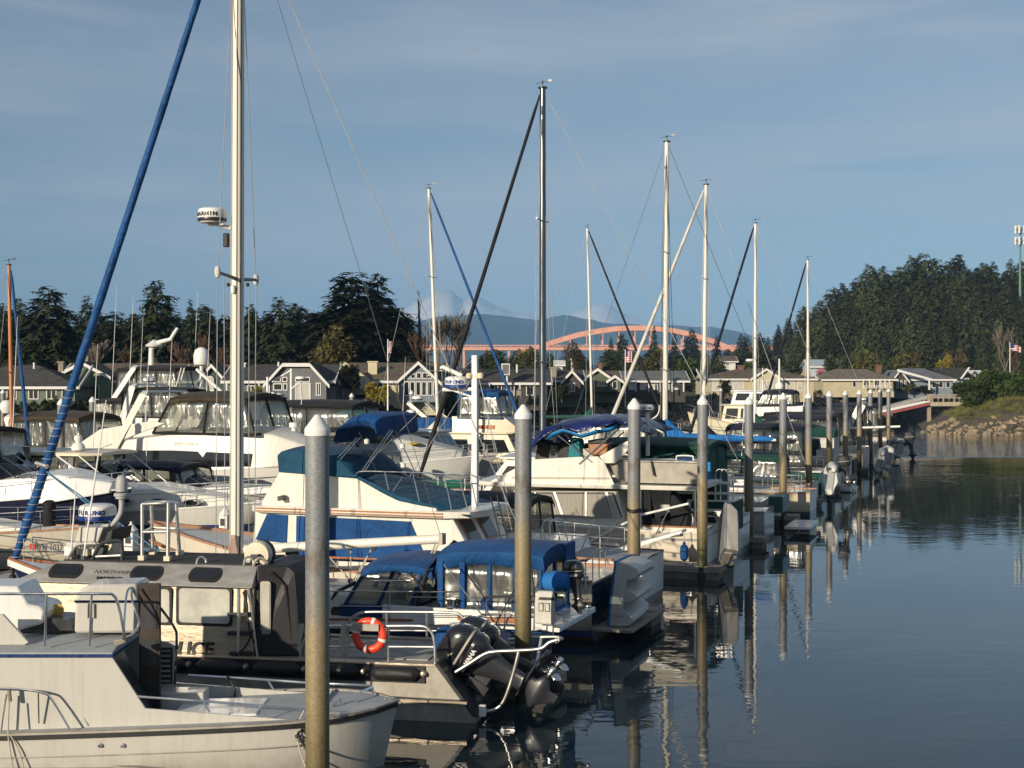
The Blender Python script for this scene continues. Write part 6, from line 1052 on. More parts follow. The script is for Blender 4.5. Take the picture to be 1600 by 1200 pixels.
v = D.world(Vector((.35,.6,.42))); o = gull_dinghy('light grey three-lobed hard dinghy stood on edge on the trawler swim platform',v,YAW,2.1,.74,mat('grey_hull',(.5,.5,.47),.4,var=.08,streak=.15),BLUL); o.rotation_euler = (0,radians(7),YAW)
mb = MB()
# ================================================================== E  cruiser with the blue tarp
E_ = Boat('motor_yacht','cream flybridge motor yacht under a wrinkled blue tarp with curtained windows',1092,44.6,cat='motor yacht')
E = E_; BE = 4.2; xb_ = E.sx(520,BE/2); H_E = hullmat('hull_cream',(.68,.61,.49),(.02,.03,.06),(.05,.02,.02),.1,.2,.25,band=(1.02,1.1,(.3,.3,.3))); mb = hullmb(0,xb_,BE,1.28,2.0,pw=2.3,rake=1.3,tw=.9,n=22,flare=.2); mk(mb,'hull',H_E,E.e,sm=50)
da,dc = deckline(0,xb_,BE,1.28,2.0,2.3,.9,22)
for ln in (da,dc): rail_strip([p+Vector((0,0,.02)) for p in ln],.05,.08,'gunwale',GEL,E.e)
mb = MB(); mb.grid([da,[Vector((p.x,BE/2,p.z+.05)) for p in da],dc]); mk(mb,'deck',GEL,E.e); guard([p+Vector((0,.1,0)) for p in da],.75,E.e,i0=8); guard([p+Vector((0,-.1,0)) for p in dc],.75,E.e,i0=8)
hp = [(742,848),(754,806),(800,768),(965,768),(984,848)]; A_ = E.ps(hp,.4); mb = MB(); mb.prism(A_,[Vector((v.x,BE-.4,v.z)) for v in A_]); house = mk(mb,'deckhouse',GEL,E.e,sm=0,bev=.03)
E.plate([(757,806),(802,769),(958,769),(972,808)],.36,.396,'window_band',BLKM,house); 
for a,b2,c,d in ((806,830,835,806),(834,836,862,836),(862,836,880,864),(866,913,913,881),(916,944,955,917)): pass
for P_ in ([(763,804),(800,773),(803,773),(801,805)],[(829,772),(835,772),(835,806),(829,806)],[(837,772),(863,772),(878,808),(837,806)],[(869,772),(914,772),(914,809),(882,808)],[(917,772),(945,772),(958,809),(917,809)]): E.plate(P_,.335,.358,'curtained_window',CURT,house)
E.plate([(949,772),(957,772),(970,808),(962,808)],.335,.358,'clear_pane',GLASSL,house)
for P_ in ([(802,769),(806,769),(763,806),(758,806)],[(864,769),(868,769),(882,809),(878,809)],[(945,769),(949,769),(962,809),(958,809)],[(914,769),(916.5,769),(916.5,809),(914,809)],[(835,769),(837,769),(837,808),(835,808)]): E.plate(P_,.31,.333,'window_frame',ALUP,house)
v0, v1 = E.p(752,765,.2), E.p(980,758,.2); mb = MB(); mb.loft([[(x,y0,v1.z-.14),(x,y0-.03,v1.z),(x,BE/2,v1.z+.08),(x,BE-y0+.03,v1.z),(x,BE-y0,v1.z-.14)] for x, y0 in ((v0.x-.3,.6),(v0.x+.2,.22),(E.sx(1090,.2),.22),(E.sx(1092,.2)+.05,.3))]); mk(mb,'roof',GEL,E.e,sm=40,bev=.02)
fb = [(756,757),(832,718),(900,714),(934,713),(944,722),(960,757)]; A_ = E.ps(fb,.35); mb = MB(); mb.prism(A_,[Vector((v.x,.42,v.z)) for v in A_]); mk(mb,'flybridge_side',GEL,E.e,sm=0,bev=.02); mb = MB(); mb.prism([Vector((v.x,BE-.42,v.z)) for v in A_],[Vector((v.x,BE-.35,v.z)) for v in A_]); mk(mb,'flybridge_side',GEL,E.e,sm=0,bev=.02); f0, f1 = A_[1], A_[0]
mb = MB(); mb.prism([(f0.x,.42,f0.z),(f0.x+.3,.42,f0.z),(f1.x+.3,.42,f1.z),(f1.x,.42,f1.z)],[(f0.x,BE-.42,f0.z),(f0.x+.3,BE-.42,f0.z),(f1.x+.3,BE-.42,f1.z),(f1.x,BE-.42,f1.z)]); mk(mb,'flybridge_front',GEL,E.e,sm=0); E.plate([(800,745),(952,746),(953,749),(800,748)],.335,.348,'grey_stripe',ALUD)
for a in (.3,BE-.36): E.plate([(936,713),(978,690),(994,683),(994,690),(962,724),(945,724)],a,a+.06,'radar_arch',GEL,bev=.02)
for a in (.32,BE-.34): E.tb([(905,725,a),(978,660,a)],.03,'tarp_pole',STEEL); E.tb([(870,660,a),(912,716,a)],.02,'tarp_pole',BLKM); E.tb([(871,680,a),(925,722,a)],.018,'tarp_pole',STEEL); E.tb([(975,675,a),(930,712,a)],.02,'tarp_pole',BLKM)
tp = [(829,702),(836,690),(846,675),(856,664),(872,656),(890,649),(910,647),(940,646),(972,648),(995,653),(1010,662),(1014,676)]; bt = [(829,704),(838,692),(850,683),(864,672),(878,666),(906,676),(930,668),(952,664),(962,660),(985,668),(1003,672),(1013,677)]
T_, L_ = E.ps(tp,BE/2), E.ps(bt,.15); rows = [[Vector((p.x,.12,p.z)) for p in L_]]
for j in range(1, 12): v_ = j/12; rows.append([Vector((lerp(p.x,q.x,.5),lerp(.1,BE-.1,v_),lerp(p.z,q.z,min(1,sin(pi*v_)**.5+.06))+.05*sin(i*2.3+j*1.1)-.06*abs(sin(i*1.7)))) for i, (p, q) in enumerate(zip(L_,T_))])
rows.append([Vector((p.x,BE-.12,p.z)) for p in L_]); mb = MB(); mb.grid(rows); mk(mb,'tarp',TARP,E.e,sm=75,sol=.015)
mb = MB(); mb.grid([[p+Vector((0,.1,.0)) for p in E.ps([(850,682),(864,675),(878,670),(906,679),(930,672),(952,668),(963,662)],.1)],[p+Vector((0,.2,-.02)) for p in E.ps([(850,687),(864,681),(878,675),(906,684),(930,677),(952,673),(966,668)],.1)]]); mk(mb,'tarp_lining',TARPL,E.e,sol=.01)
for px, y, m_, sz in ((852,703,BLK,.3),(868,708,BLKM,.25),(884,705,BLK,.25),(900,700,TEAL,.25)): mb = MB(); v = E.p(px,y,1.6); mb.loft([[(v.x-sz,1.3,v.z-.35),(v.x+sz,1.3,v.z-.35),(v.x+sz*.8,1.3,v.z+.3),(v.x-sz*.5,1.3,v.z+.36)],[(v.x-sz,1.9,v.z-.35),(v.x+sz,1.9,v.z-.35),(v.x+sz*.8,1.9,v.z+.3),(v.x-sz*.5,1.9,v.z+.36)]]); mk(mb,'helm_seat',m_,E.e,sm=0,bev=.06)
mb = MB(); v = E.p(938,706,1.2); mb.loft([[(v.x-.3,.9,v.z-.1),(v.x+.3,.9,v.z-.1),(v.x+.35,.9,v.z+.32),(v.x-.36,.9,v.z+.34)],[(v.x-.3,1.5,v.z-.1),(v.x+.3,1.5,v.z-.1),(v.x+.35,1.5,v.z+.32),(v.x-.36,1.5,v.z+.34)]]); mk(mb,'brown_console',mat('brown_vinyl',(.32,.13,.035),.4,coat=.2),E.e,sm=0,bev=.05); E.plate([(918,688),(947,687),(948,692),(918,693)],.8,1.6,'console_lid',BLK)
E.plate([(893,714),(928,713),(934,705),(930,700),(898,702)],1.5,1.6,'screen',GLASSL)
v = E.p(1008,644,2.0); radome(E.e,(v.x,2.0,v.z),.3,.26,'GARMIN'); E.tb([(1012,644,2),(1012,712,2)],.07,'radar_pole',WHT); E.tb([(1018,655,2),(1026,650,2),(1030,642,2),(1030,633,2)],.025,'antenna_arm',WHT,smooth=3); E.tb([(1014,668,2),(1030,673,2),(1036,676,2)],.025,'antenna_arm',WHT)
# aluminium skiff carried on the aft roof
sk_ = empty('skiff','dull aluminium skiff lying on the aft roof of the blue-tarped motor yacht','skiff',E.world(E.p(1090,757,.25)),YAW); o_ = E.p(1090,757,.25); x0 = E.p(940,722,.25).x-o_.x; h_ = E.p(1040,722,.25).z-E.p(1040,756,.25).z; 
mb = MB(); mb.loft([[(x,y0,z0),(x-.0,y0-.06,h_),(x,1.5-y0+.06,h_),(x,1.5-y0,z0)] for x, y0, z0 in ((-.02,.1,0),(-1.8,.1,0),(x0+.9,.12,.0),(x0+.45,.3,.1),(x0,.62,h_*.7))]); mk(mb,'hull',ALUD,sk_,sm=30); mb = MB(); mb.tube([(-.02,.02,h_),(x0+.9,.04,h_),(x0,.6,h_+.03)],.03,8); mb.tube([(-.02,1.48,h_),(x0+.9,1.46,h_),(x0,.9,h_+.03)],.03,8); mk(mb,'gunwale',ALUP,sk_); mb = MB(); mb.box((-.9,.06,h_-.04),(-.55,1.44,h_+.02)); mk(mb,'thwart',ALUP,sk_,sm=0); mb = MB(); mb.tube([(-1.5,0,h_+.05),(-1.45,-.05,h_-.2),(-1.4,-.04,h_-.45)],.03,6); mk(mb,'strap',BLK,sk_)
e = empty('deck_chair','chair with white tubular frame and blue back standing on the motor yacht aft roof','chair',E.world(E.p(1070,722,1.3)),YAW); mb = MB(); mb.box((-.25,-.02,0),(.25,.02,.16)); mk(mb,'backrest',DKBL,e,sm=0,bev=.02); mb = MB(); mb.tube(curve([(-.28,0,-.4),(-.28,0,.12),(-.2,0,.2),(.2,0,.2),(.28,0,.12),(.28,0,-.4)],4),.025,8); mk(mb,'frame',WHT,e)
# cockpit
mb = MB(); mb.box((E.sx(1004,.2),.25,1.28),(E.sx(1088,.2),.31,1.45)); mk(mb,'cockpit_side',GEL,E.e,sm=0); mb = MB(); mb.box((E.sx(1004,.2),.2,1.45),(E.sx(1088,.2),.33,1.49)); mk(mb,'teak_cap',TEAK,E.e,sm=0)
E.plate([(1004,762),(1016,762),(1018,828),(1004,828)],.4,.5,'side_curtain',BLKC); E.plate([(1048,766),(1076,800),(1074,828),(1046,828)],1.0,1.6,'dark_cover',BLKC,bev=.05); E.plate([(1016,765),(1046,765),(1046,800),(1024,812)],2.6,2.7,'curtain',WHC); mb = MB(); mb.box((E.sx(1000,.2),BE-.5,1.28),(E.sx(1085,.2),BE-.4,v1.z-.2)); mk(mb,'cockpit_shade_sheet',BLKC,E.e,sm=0)  # black far-side sheet stands for the shade inside the cockpit
for px in (1001,1086): E.tb([(px,760,.28),(px,828,.28)],.03,'roof_post',STEEL)
E.plate([(1014,835),(1062,832),(1062,836),(1014,839)],-.02,.03,'vent',ALUD)
E.tb([(870,872,.05),(930,842,.05),(1000,805,.05),(1076,787,.05)],.04,'boarding_pole',WHT); E.tb([(1024,836,.02),(1046,795,.02)],.02,'pole_stay',STEEL)
fender(E.world(E.p(1069,876,-.25)),'royal blue fender hanging on the cream motor yacht stern over the float',BLUR,.13,.5)
# ================================================================== G  low white motor boat between trawler and motor yacht
G = Boat('motorboat','low white motorboat with steel arch rails and boarding ramp moored behind the trawler stern',1000,37.8,cat='motorboat'); BG = 3.0; xb_ = G.sx(660,1.5)
mb = hullmb(0,xb_,BG,1.25,1.75,pw=2.2,rake=1,tw=.88,n=18); mk(mb,'hull',hullmat('hull_white',(.7,.69,.66),(.05,.07,.12),(.04,.04,.05),.1,.2,.2),G.e,sm=50); da,dc = deckline(0,xb_,BG,1.25,1.75,2.2,.88,18)
for ln in (da,dc): rail_strip([p+Vector((0,0,.02)) for p in ln],.05,.08,'gunwale',TEAKW,G.e); guard([p+Vector((0,.08 if ln is da else -.08,0)) for p in ln],.6,G.e,i0=1,every=2)
mb = MB(); mb.grid([da,[Vector((p.x,BG/2,p.z+.06)) for p in da],dc]); mk(mb,'deck',GREYDECK,G.e)
mb = MB(); x0, x1 = G.sx(770,.4), G.sx(892,.4); mb.loft([[(x,.5,1.3),(x+k,.6,1.3+h),(x+k,BG-.6,1.3+h),(x,BG-.5,1.3)] for x, h, k in ((x0-.8,.15,0),(x0,.42,0),(x1,.4,-.1))]); mk(mb,'cabin',GELW,G.e,sm=30,bev=.03)
for px in (850,862): G.tb([(px,868,.3),(px-3,824,.3),(px+4,812,.35),(px+14,812,.5),(px+20,824,.6),(px+30,868,.7)],.018,'arch_rail',STEEL,smooth=4)
G.tb([(905,866,.2),(928,812,.2)],.016,'rail_stay',STEEL); G.tb([(940,862,.2),(969,805,.2)],.016,'rail_stay',STEEL); G.plate([(925,868),(1065,829),(1066,833),(930,876)],1.6,2.2,'boarding_ramp',WHT,bev=.01); 
for px in (935,975,1000): G.tb([(px,868-(px-925)*.28,1.6),(px,905,1.6)],.02,'ramp_leg',BLKM)
# folded bimini on the trawler flybridge
rows = []
for x, y, r in ((557,683,.1),(560,672,.16),(572,659,.2),(590,652,.21),(608,651,.2),(620,657,.18),(622,672,.1)):
    p = D.p(x,y,.7); rows.append([(p.x+r*.6*cos(a),t,p.z+r*sin(a)) for t, a in [(.6,0)]])
mb = MB(); pts = [D.p(x,y,1.95) for x, y in ((557,684),(562,670),(575,660),(592,655),(608,655),(619,660),(622,674))]; rings = []
for p, r in zip(pts,(.1,.17,.2,.21,.2,.19,.1)): rings.append([(p.x+r*.5*cos(2*pi*k/12),1.95+1.35*math.copysign(abs(sin(2*pi*k/12))**.4,sin(2*pi*k/12)),p.z+r*cos(2*pi*k/12)) for k in range(12)])
mb.loft(rings); mk(mb,'folded_bimini',BLUR,D.e)
for t in (.6,3.3):
    for a, c in (((514,730),(558,684)),((566,735),(610,672)),((519,732),(563,684)),((570,736),(614,673))): D.tb([(a[0],a[1],t),(c[0],c[1],t)],.016,'bimini_strut',STEEL)
    D.tb([(561,675,t),(597,757,t)],.012,'bimini_strap',BLK); D.tb([(618,672,t),(652,745,t)],.012,'bimini_strap',BLK)
for px, y in ((573,690),(629,697),(630,727)): mb = MB(); v = D.p(px,y,.6); mb.lathe([(0,-.08),(.06,-.05),(.07,.05),(0,.08)],v,10); mk(mb,'float_ball',WHT,D.e)
# ================================================================== generic boats
class GB:                                          # q runs from the stern forward, whichever way the boat points
    def __init__(s, name, lab, cat, d, v=None, so=0, px=None, Z=None, group=None, yaw=0):
        s.d = d
        if v is not None: x, y = SV(so, v)
        else: x, y = (px-CX)*Z/F, Z
        s.x, s.y = x, y; s.e = empty(name, lab, cat, (x,y,0), YAW+radians(yaw), group); s.ca, s.sa = cos(YAW+radians(yaw)), sin(YAW+radians(yaw))
    def X(s, q): return s.d*q
    def q_px(s, px, t=0):
        k = (px-CX)/F; ox, oy = s.x-s.sa*t, s.y+s.ca*t; u = (k*oy-ox)/(s.ca-k*s.sa); return s.d*u
    def z_px(s, y, q, t=0): return HC-(y-HY)*(s.y+s.ca*t+s.sa*s.d*q)/F
    def hull(s, L_, B, z0, z1, m, pw=2.3, rake=1.0, tw=.85, trim=None, sag=.05, flare=.16, rails=True, deckm=None):
        s.L, s.B, s.z0, s.z1 = L_, B, z0, z1; mk(hullmb(0,s.X(L_),B,z0,z1,pw,rake,tw,18,sag=sag,flare=flare),'hull',m,s.e,sm=50); a, c = deckline(0,s.X(L_),B,z0,z1,pw,tw,18,sag=sag)
        mb = MB(); mb.grid([a,[Vector((p.x,B/2,p.z+.06)) for p in a],c]); mk(mb,'deck',deckm or GEL,s.e)
        for ln in (a,c):
            rail_strip([p+Vector((0,0,.02)) for p in ln],.06,.07,'gunwale',trim or GELW,s.e)
            if rails: guard([p+Vector((0,.1 if ln is a else -.1,0)) for p in ln],.62,s.e,i0=rails if isinstance(rails,int) and rails > 1 else 1,every=2,r=.016)
        s.dl = (a,c)
    def zs(s, q): u = max(0,min(1,q/s.L)); return s.z0+(s.z1-s.z0)*u**1.7
    def loft(s, secs, name, m, parent=None, sm=35, bev=.02):
        # secs: (q, y inset at foot, foot z, y inset at top, top z, crown)
        mb = MB(); B = s.B; mb.loft([[(s.X(q),i0,za),(s.X(q),i1,zb),(s.X(q),B/2,zb+cr),(s.X(q),B-i1,zb),(s.X(q),B-i0,za)] for q, i0, za, i1, zb, cr in secs]); return mk(mb,name,m,parent or s.e,sm=sm,bev=bev)
    def house(s, q0, q1, z0, h, inset=.35, rake_f=.5, rake_a=.1, m=None, wins=3, wm=None, name='deckhouse', wh=(.3,.85), top_over=.2):
        B = s.B; m = m or GEL; A_ = [(q0,z0),(q1,z0),(q1-rake_f,z0+h),(q0+rake_a,z0+h)]; mb = MB(); mb.loft([[(s.X(q),inset+(.08 if z > z0+.1 else 0),z) for q, z in A_],[(s.X(q),B-inset-(.08 if z > z0+.1 else 0),z) for q, z in A_]]); o = mk(mb,name,m,s.e,sm=0,bev=.03)
        if top_over: mb = MB(); mb.loft([[(s.X(q),inset-top_over*.6+i,z0+h),(s.X(q),inset-top_over*.6+i,z0+h+.07),(s.X(q),B/2,z0+h+.13),(s.X(q),B-inset+top_over*.6-i,z0+h+.07),(s.X(q),B-inset+top_over*.6-i,z0+h)] for q, i in ((q0-top_over,.15),(q0,0),(q1-rake_f,0),(q1-rake_f+top_over*1.6,.25))]); mk(mb,'house_roof',m,o,sm=40,bev=.015)
        za, zb = z0+h*wh[0], z0+h*wh[1]
        for k in range(wins):
            fa, fb = (k+.1)/wins, (k+.9)/wins; e = lambda f, z: lerp(q0+rake_a*(z-z0)/h+.15, q1-rake_f*(z-z0)/h-.15, f)
            for yy, dy in ((inset,-1),(B-inset,1)):
                g_ = .08*(za-z0)/h; P_ = [(s.X(e(fa,za)),za),(s.X(e(fb,za)),za),(s.X(e(fb,zb)),zb),(s.X(e(fa,zb)),zb)]; off = lambda z: yy-dy*(.08*(z-z0)/h)
                mb = MB(); mb.prism([(x,off(z)+dy*.03,z) for x, z in P_],[(x,off(z)-dy*.02,z) for x, z in P_]); mk(mb,'window',wm or DGLASS,o,sm=0)
        for k in range(3):                         # forward windows on the raked front
            f0, f1 = (k+.12)/3,(k+.88)/3; y0_, y1_ = lerp(inset+.15,B-inset-.15,f0), lerp(inset+.15,B-inset-.15,f1); fq = lambda z: q1-rake_f*(z-z0)/h
            mb = MB(); mb.prism([(s.X(fq(z)+.03),y,z) for y, z in ((y0_,za),(y1_,za),(y1_,zb),(y0_,zb))],[(s.X(fq(z)-.03),y,z) for y, z in ((y0_,za),(y1_,za),(y1_,zb),(y0_,zb))]); mk(mb,'windshield',wm or DGLASS,o,sm=0)
        return o
    def ports(s, qs, m=None, w=.26, h=.11, zf=.72):
        for q in qs:
            for side in (0,1):
                u = q/s.L; bb = s.B/2*min(1,.85+.15*min(1,u/.35))*max(.012,(1-max(0,(u-.42)/.58)**2.3)); y = s.B/2-bb*1.0 if side == 0 else s.B/2+bb*1.0; dy = -1 if side == 0 else 1; z = s.zs(q)*zf
                mb = MB(); mb.prism([(s.X(q)+w*cos(a),y+dy*.025,z+h*sin(a)) for a in [2*pi*k/14 for k in range(14)]],[(s.X(q)+w*cos(a),y-dy*.12,z+h*sin(a)) for a in [2*pi*k/14 for k in range(14)]]); mk(mb,'porthole',m or DGLASS,s.e)
    def camper(s, q0, q1, zb, zt, m=BLKC, inset=.25, sl0=.1, sl1=-.5, nside=2, crown=.2, clear=None, drop=.14):
        a, b_ = s.X(q0), s.X(q1); y0, y1 = inset, s.B-inset; xa, xb = min(a,b_), max(a,b_); s0, s1 = (sl0,sl1) if s.d > 0 else (-sl1,-sl0)
        enclosure(s.e,xa,xb,y0,y1,zb,zt-.05,slope0=s0,slope1=s1,m=m,nside=nside,clear=clear); canvas_top(s.e,xa+s0-.05,xb+s1+.05,y0,y1,zt,crown,drop,m)
    def screen(s, q0, q1, zb, zt, inset=.3, m=None):
        # wrap-round windscreen: foot at q1, top raked aft to q0
        B = s.B; pts = lambda q, i, z: Vector((s.X(q),i,z)); rows = [[],[]]
        for t in range(9):
            u = t/8; w = sin(pi*u)**.5; rows[0].append(pts(lerp(q1-1.6,q1,w),lerp(inset,B-inset,u),zb)); rows[1].append(pts(lerp(q1-1.7,q0,w),lerp(inset+.1,B-inset-.1,u),zt))
        mb = MB(); mb.grid(rows); o = mk(mb,'windscreen',m or DGLASS,s.e,sm=60,sol=.02); mb = MB(); mb.tube(rows[1],.022,6); mk(mb,'windscreen_frame',STEEL,o); 
        for t in (2,4,6): mb = MB(); mb.tube([rows[0][t],rows[1][t]],.018,6); mk(mb,'windscreen_frame',STEEL,o)
    def arch(s, q, zb, zt, m=None, lean=.7, inset=.25, dome=None, body=''):
        B = s.B; A_ = [(q,inset,zb),(q-lean,inset+.15,zt-.15),(q-lean-.05,inset+.5,zt),(q-lean-.05,B-inset-.5,zt),(q-lean,B-inset-.15,zt-.15),(q,B-inset,zb)]
        mb = MB(); mb.loft([[(s.X(a)+dx,y,z+dz) for dx, dz in ((-.2,-.04),(.2,-.04),(.16,.06),(-.16,.06))] for a, y, z in A_]); mk(mb,'radar_arch',m or GELW,s.e,sm=30,bev=.02)
        if dome: radome(s.e,(s.X(q-lean-.05),B/2,zt+.1),dome,dome*.75,body)
    def mast(s, q, t, z0, z1, r=.1, r1=None, m=None, name='mast'): spar(s.e,(s.X(q),t,z0),(s.X(q)-(z1-z0)*getattr(s,'lean',0),t,z1),r,r1 or r*.8,m or MASTW,name,14); s.mq, s.mt, s.mz = q, t, z1
    def whip(s, q, t, z0, L_, lean=.05): mb = MB(); mb.tube([(s.X(q),t,z0),(s.X(q)+lean*L_*.5,t,z0+L_*.5),(s.X(q)+lean*L_,t,z0+L_)],[.022,.016,.007],6); mk(mb,'whip_antenna',WHT,s.e)
def sailboat(lab, d, v, so, L_, B, mastpx, ytop, hm, furl=None, cover=None, top=None, dodg=None, deckz=(1.05,1.5), mm=None, furl_r=.1, cabinm=None, radar=None, px=None, Z=None, ketch=False, spread=2, name='sailboat', ybase_px=None, vane=True, backstay=WIRE, boomz=1.9, furl_bow=None, mr=.105):
    g_ = GB(name,lab,'sailboat',d,v,so,px,Z); t = B/2; g_.hull(L_,B,deckz[0],deckz[1],hm,pw=1.9,rake=1.2,tw=.62,sag=.12,trim=TEAKW,rails=1); q = g_.q_px(mastpx[1],t) if mastpx else L_*.58; z1 = g_.z_px(ytop,q,t)
    if mastpx: g_.lean = ((g_.q_px(mastpx[1],t)-g_.q_px(mastpx[0],t))*1.0*d)/(z1-deckz[0])
    zc = deckz[0]+.5; g_.loft([(L_*.24,.75,deckz[0]-.1,.9,zc,.06),(L_*.6,.8,deckz[0]-.05,.95,zc-.02,.06),(L_*.72,1.1,deckz[0],1.25,zc-.12,.04)],'cabin_trunk',cabinm or GEL)
    for k in range(3):
        qa = L_*(.28+.1*k)
        for yy, dy in ((.86,-1),(B-.86,1)): mb = MB(); mb.prism([(g_.X(qa),yy+dy*.05,zc-.3),(g_.X(qa+L_*.07),yy+dy*.05,zc-.3),(g_.X(qa+L_*.07),yy+dy*.02,zc-.1),(g_.X(qa),yy+dy*.02,zc-.1)],[(g_.X(qa),yy-dy*.2,zc-.3),(g_.X(qa+L_*.07),yy-dy*.2,zc-.3),(g_.X(qa+L_*.07),yy-dy*.2,zc-.1),(g_.X(qa),yy-dy*.2,zc-.1)]); mk(mb,'cabin_window',DGLASS,g_.e,sm=0)
    g_.mast(q,t,deckz[0],z1,mr,mr*.8,mm); X = g_.X; top_ = Vector((X(q)-(z1-deckz[0])*g_.lean,t,z1)); bow = Vector((X(L_-.1),t,deckz[1]+.1)); ste = Vector((X(.2),t,deckz[0]))
    at = lambda f: Vector((X(q),t,deckz[0])).lerp(top_,f)
    for k in range(spread):
        f = (k+1)/(spread+1)*1.02; c = at(f); mb = MB(); w = .95-.15*k; mb.tube([c+Vector((0,-w,.04)),c,c+Vector((0,w,.04))],.028,6); mk(mb,'spreader',mm or MASTW,g_.e)
        wires(g_.e,[(c+Vector((0,-w,.04)),(X(q-.2),.15,deckz[0])),(c+Vector((0,-w,.04)),top_),(c+Vector((0,w,.04)),(X(q-.2),B-.15,deckz[0])),(c+Vector((0,w,.04)),top_)],backstay,.013,'shroud')
    wires(g_.e,[(top_,ste)],backstay,.014,'backstay')
    f_top = top_+Vector((X(.12),0,-.25))
    if furl: b0 = bow if furl_bow is None else furl_bow(g_); furled(g_.e,b0+Vector((0,0,.3)),f_top,furl_r,furl)
    else: wires(g_.e,[(top_,bow)],backstay,.009,'forestay')
    zb = deckz[0]+boomz; bl_ = min(q-.4,L_*.42); spar(g_.e,(X(q-.1),t,zb),(X(q-bl_),t,zb+.02),.07,.06,mm or MASTW,'boom',10)
    if cover:
        rings = []; 
        for i in range(12):
            u = i/11; r = lerp(.26,.12,u**.7)*(1+.08*sin(i*2.1)); hh = r*(1.5 if u < .12 else 1); x = X(q-.02-bl_*.97*u); rings.append([(x,t+r*.62*cos(a),zb+.02+hh*(.9*sin(a)+.35)+(.55*(1-u/.12)*(sin(a) > .2) if u < .12 else 0)) for a in [2*pi*k/12 for k in range(12)]])
        mb = MB(); mb.loft(rings); mk(mb,'sail_cover',cover,g_.e,sm=60)
    if dodg: canvas_top(g_.e,X(L_*.27),X(L_*.18),.7,B-.7,zc+.75,.14,.2,dodg,'dodger_top'); enclosure(g_.e,X(L_*.3),X(L_*.2),.68,B-.68,zc-.05,zc+.65,slope0=-g_.d*.3,slope1=0,m=dodg)
    if top: canvas_top(g_.e,X(L_*.16),X(.3),.4,B-.4,deckz[0]+2.05,.15,.16,top,'canopy_top'); [frame_strip(g_.e,[(X(qq),yy,deckz[0]),(X(qq2),yy,deckz[0]+2.0)],.016,STEEL,'canopy_strut') for yy in (.42,B-.42) for qq,qq2 in ((.9,.4),(.9,L_*.15))]
    if vane: mb = MB(); mb.tube([top_,top_+Vector((0,0,.25))],.012,5); mb.tube([top_+Vector((-.3,0,.22)),top_+Vector((.3,0,.26))],.01,5); mb.box(top_+Vector((.22,-.01,.26)),top_+Vector((.38,.01,.34))); mb.lathe([(0,0),(.03,.02),(.03,.1),(0,.12)],top_+Vector((0,0,.2)),8); mb.lathe([(.0,-.02),(mr*1.3,0),(mr*1.3,.05),(0,.06)],top_,10); mk(mb,'masthead_vane',BLKM,g_.e)
    if radar: radome(g_.e,Vector((X(q)+X(.32),t-.1,g_.z_px(radar,q,t))),.25,.22); wires(g_.e,[(Vector((X(q),t,g_.z_px(radar,q,t)-.03)),Vector((X(q)+X(.35),t-.1,g_.z_px(radar,q,t)-.02)))],WHT,.04,'radar_bracket')
    return g_
H_WHT = hullmat('hull_white_b',(.7,.68,.62),(.02,.05,.2),(.05,.02,.02),.1,.22,.2); H_WHG = hullmat('hull_white_green',(.68,.66,.6),(.01,.1,.07),(.03,.03,.03),.1,.25,.2,band=(.95,1.05,(.01,.1,.07))); H_CRM = hullmat('hull_cream_b',(.62,.53,.38),(.02,.07,.13),(.01,.03,.06),.25,.42,.3); H_TEAL = hullmat('hull_teal',(.6,.6,.56),(.02,.2,.17),(.03,.03,.03),.1,.2,.2,band=(.9,1.2,(.03,.24,.2))); H_GRY = hullmat('hull_grey',(.42,.41,.38),(.1,.1,.1),(.04,.04,.04),.1,.2,.3); H_GRN = hullmat('hull_green',(.01,.07,.05),(.5,.5,.45),(.03,.01,.01),.1,.2,.2); H_NV2 = hullmat('hull_navy_b',(.012,.015,.04),(.5,.5,.5),(.1,.01,.01),.1,.22,.15); H_BLUE = hullmat('hull_blue_band',(.68,.66,.6),(.02,.05,.2),(.03,.03,.04),.1,.2,.2,band=(.8,1.15,(.01,.04,.2)))
# ---------------- masts, in the order they stand from left to right
sailboat('small sailboat with a varnished orange mast and blue furled headsail at the left edge',1,None,0,9.5,2.8,(14,20),414,H_WHT,BLUF,BRNC,px=-150,Z=70,mm=ORMAST,furl_r=.1,spread=1,vane=True,furl_bow=lambda g_: Vector((g_.X(g_.q_px(50,1.4)),1.4,1.3)))
sailboat('sailboat with the second tall white mast and a steel blue furled sail sloping right',1,59.0,-27.6,11,3.4,(670,687),294,H_WHT,BLUF,WHC,None,None,(1.1,1.5),furl_r=.1,radar=578)
sailboat('sailboat with a dark bare metal mast, the tallest in the middle, and black furled sail',-1,35.6,.3,14.6,4.0,(848,848),138,H_GRY,BLKC,NAVY,None,None,(1.15,1.7),mm=MASTA,furl_r=.1,mr=.15,spread=2)
sailboat('sailboat with white mast left of the bridge crown, black furled sail sloping right',1,95.5,-28.3,11.5,3.4,(917.5,926),356,H_WHT,BLKC,GRNC,None,None,(1.1,1.5),furl_r=.11,spread=1)
sailboat('cream sterned sailboat with thick white mast before the bridge and bright blue sail cover',-1,44.4,.9,12,3.8,(1042,1038.5),222,H_CRM,None,BLUL,None,None,(1.25,1.6),spread=2,backstay=WIRED,boomz=2.2,mr=.13)
sailboat('sailboat with a white furled headsail crossing in front of the bridge from its white mast',-1,52.8,0,11.5,3.6,(1103.5,1098.5),289,H_WHT,WHC,NAVY,None,None,(1.1,1.5),furl_r=.11,mr=.115,spread=2)
sailboat('sailboat with white mast at the right foot of the bridge and navy furled sail',-1,73.7,0,11,3.5,(1180.5,1179.5),349,H_NV2,NAVY,GRNC,None,None,(1.1,1.5),furl_r=.11,spread=1,radar=566)
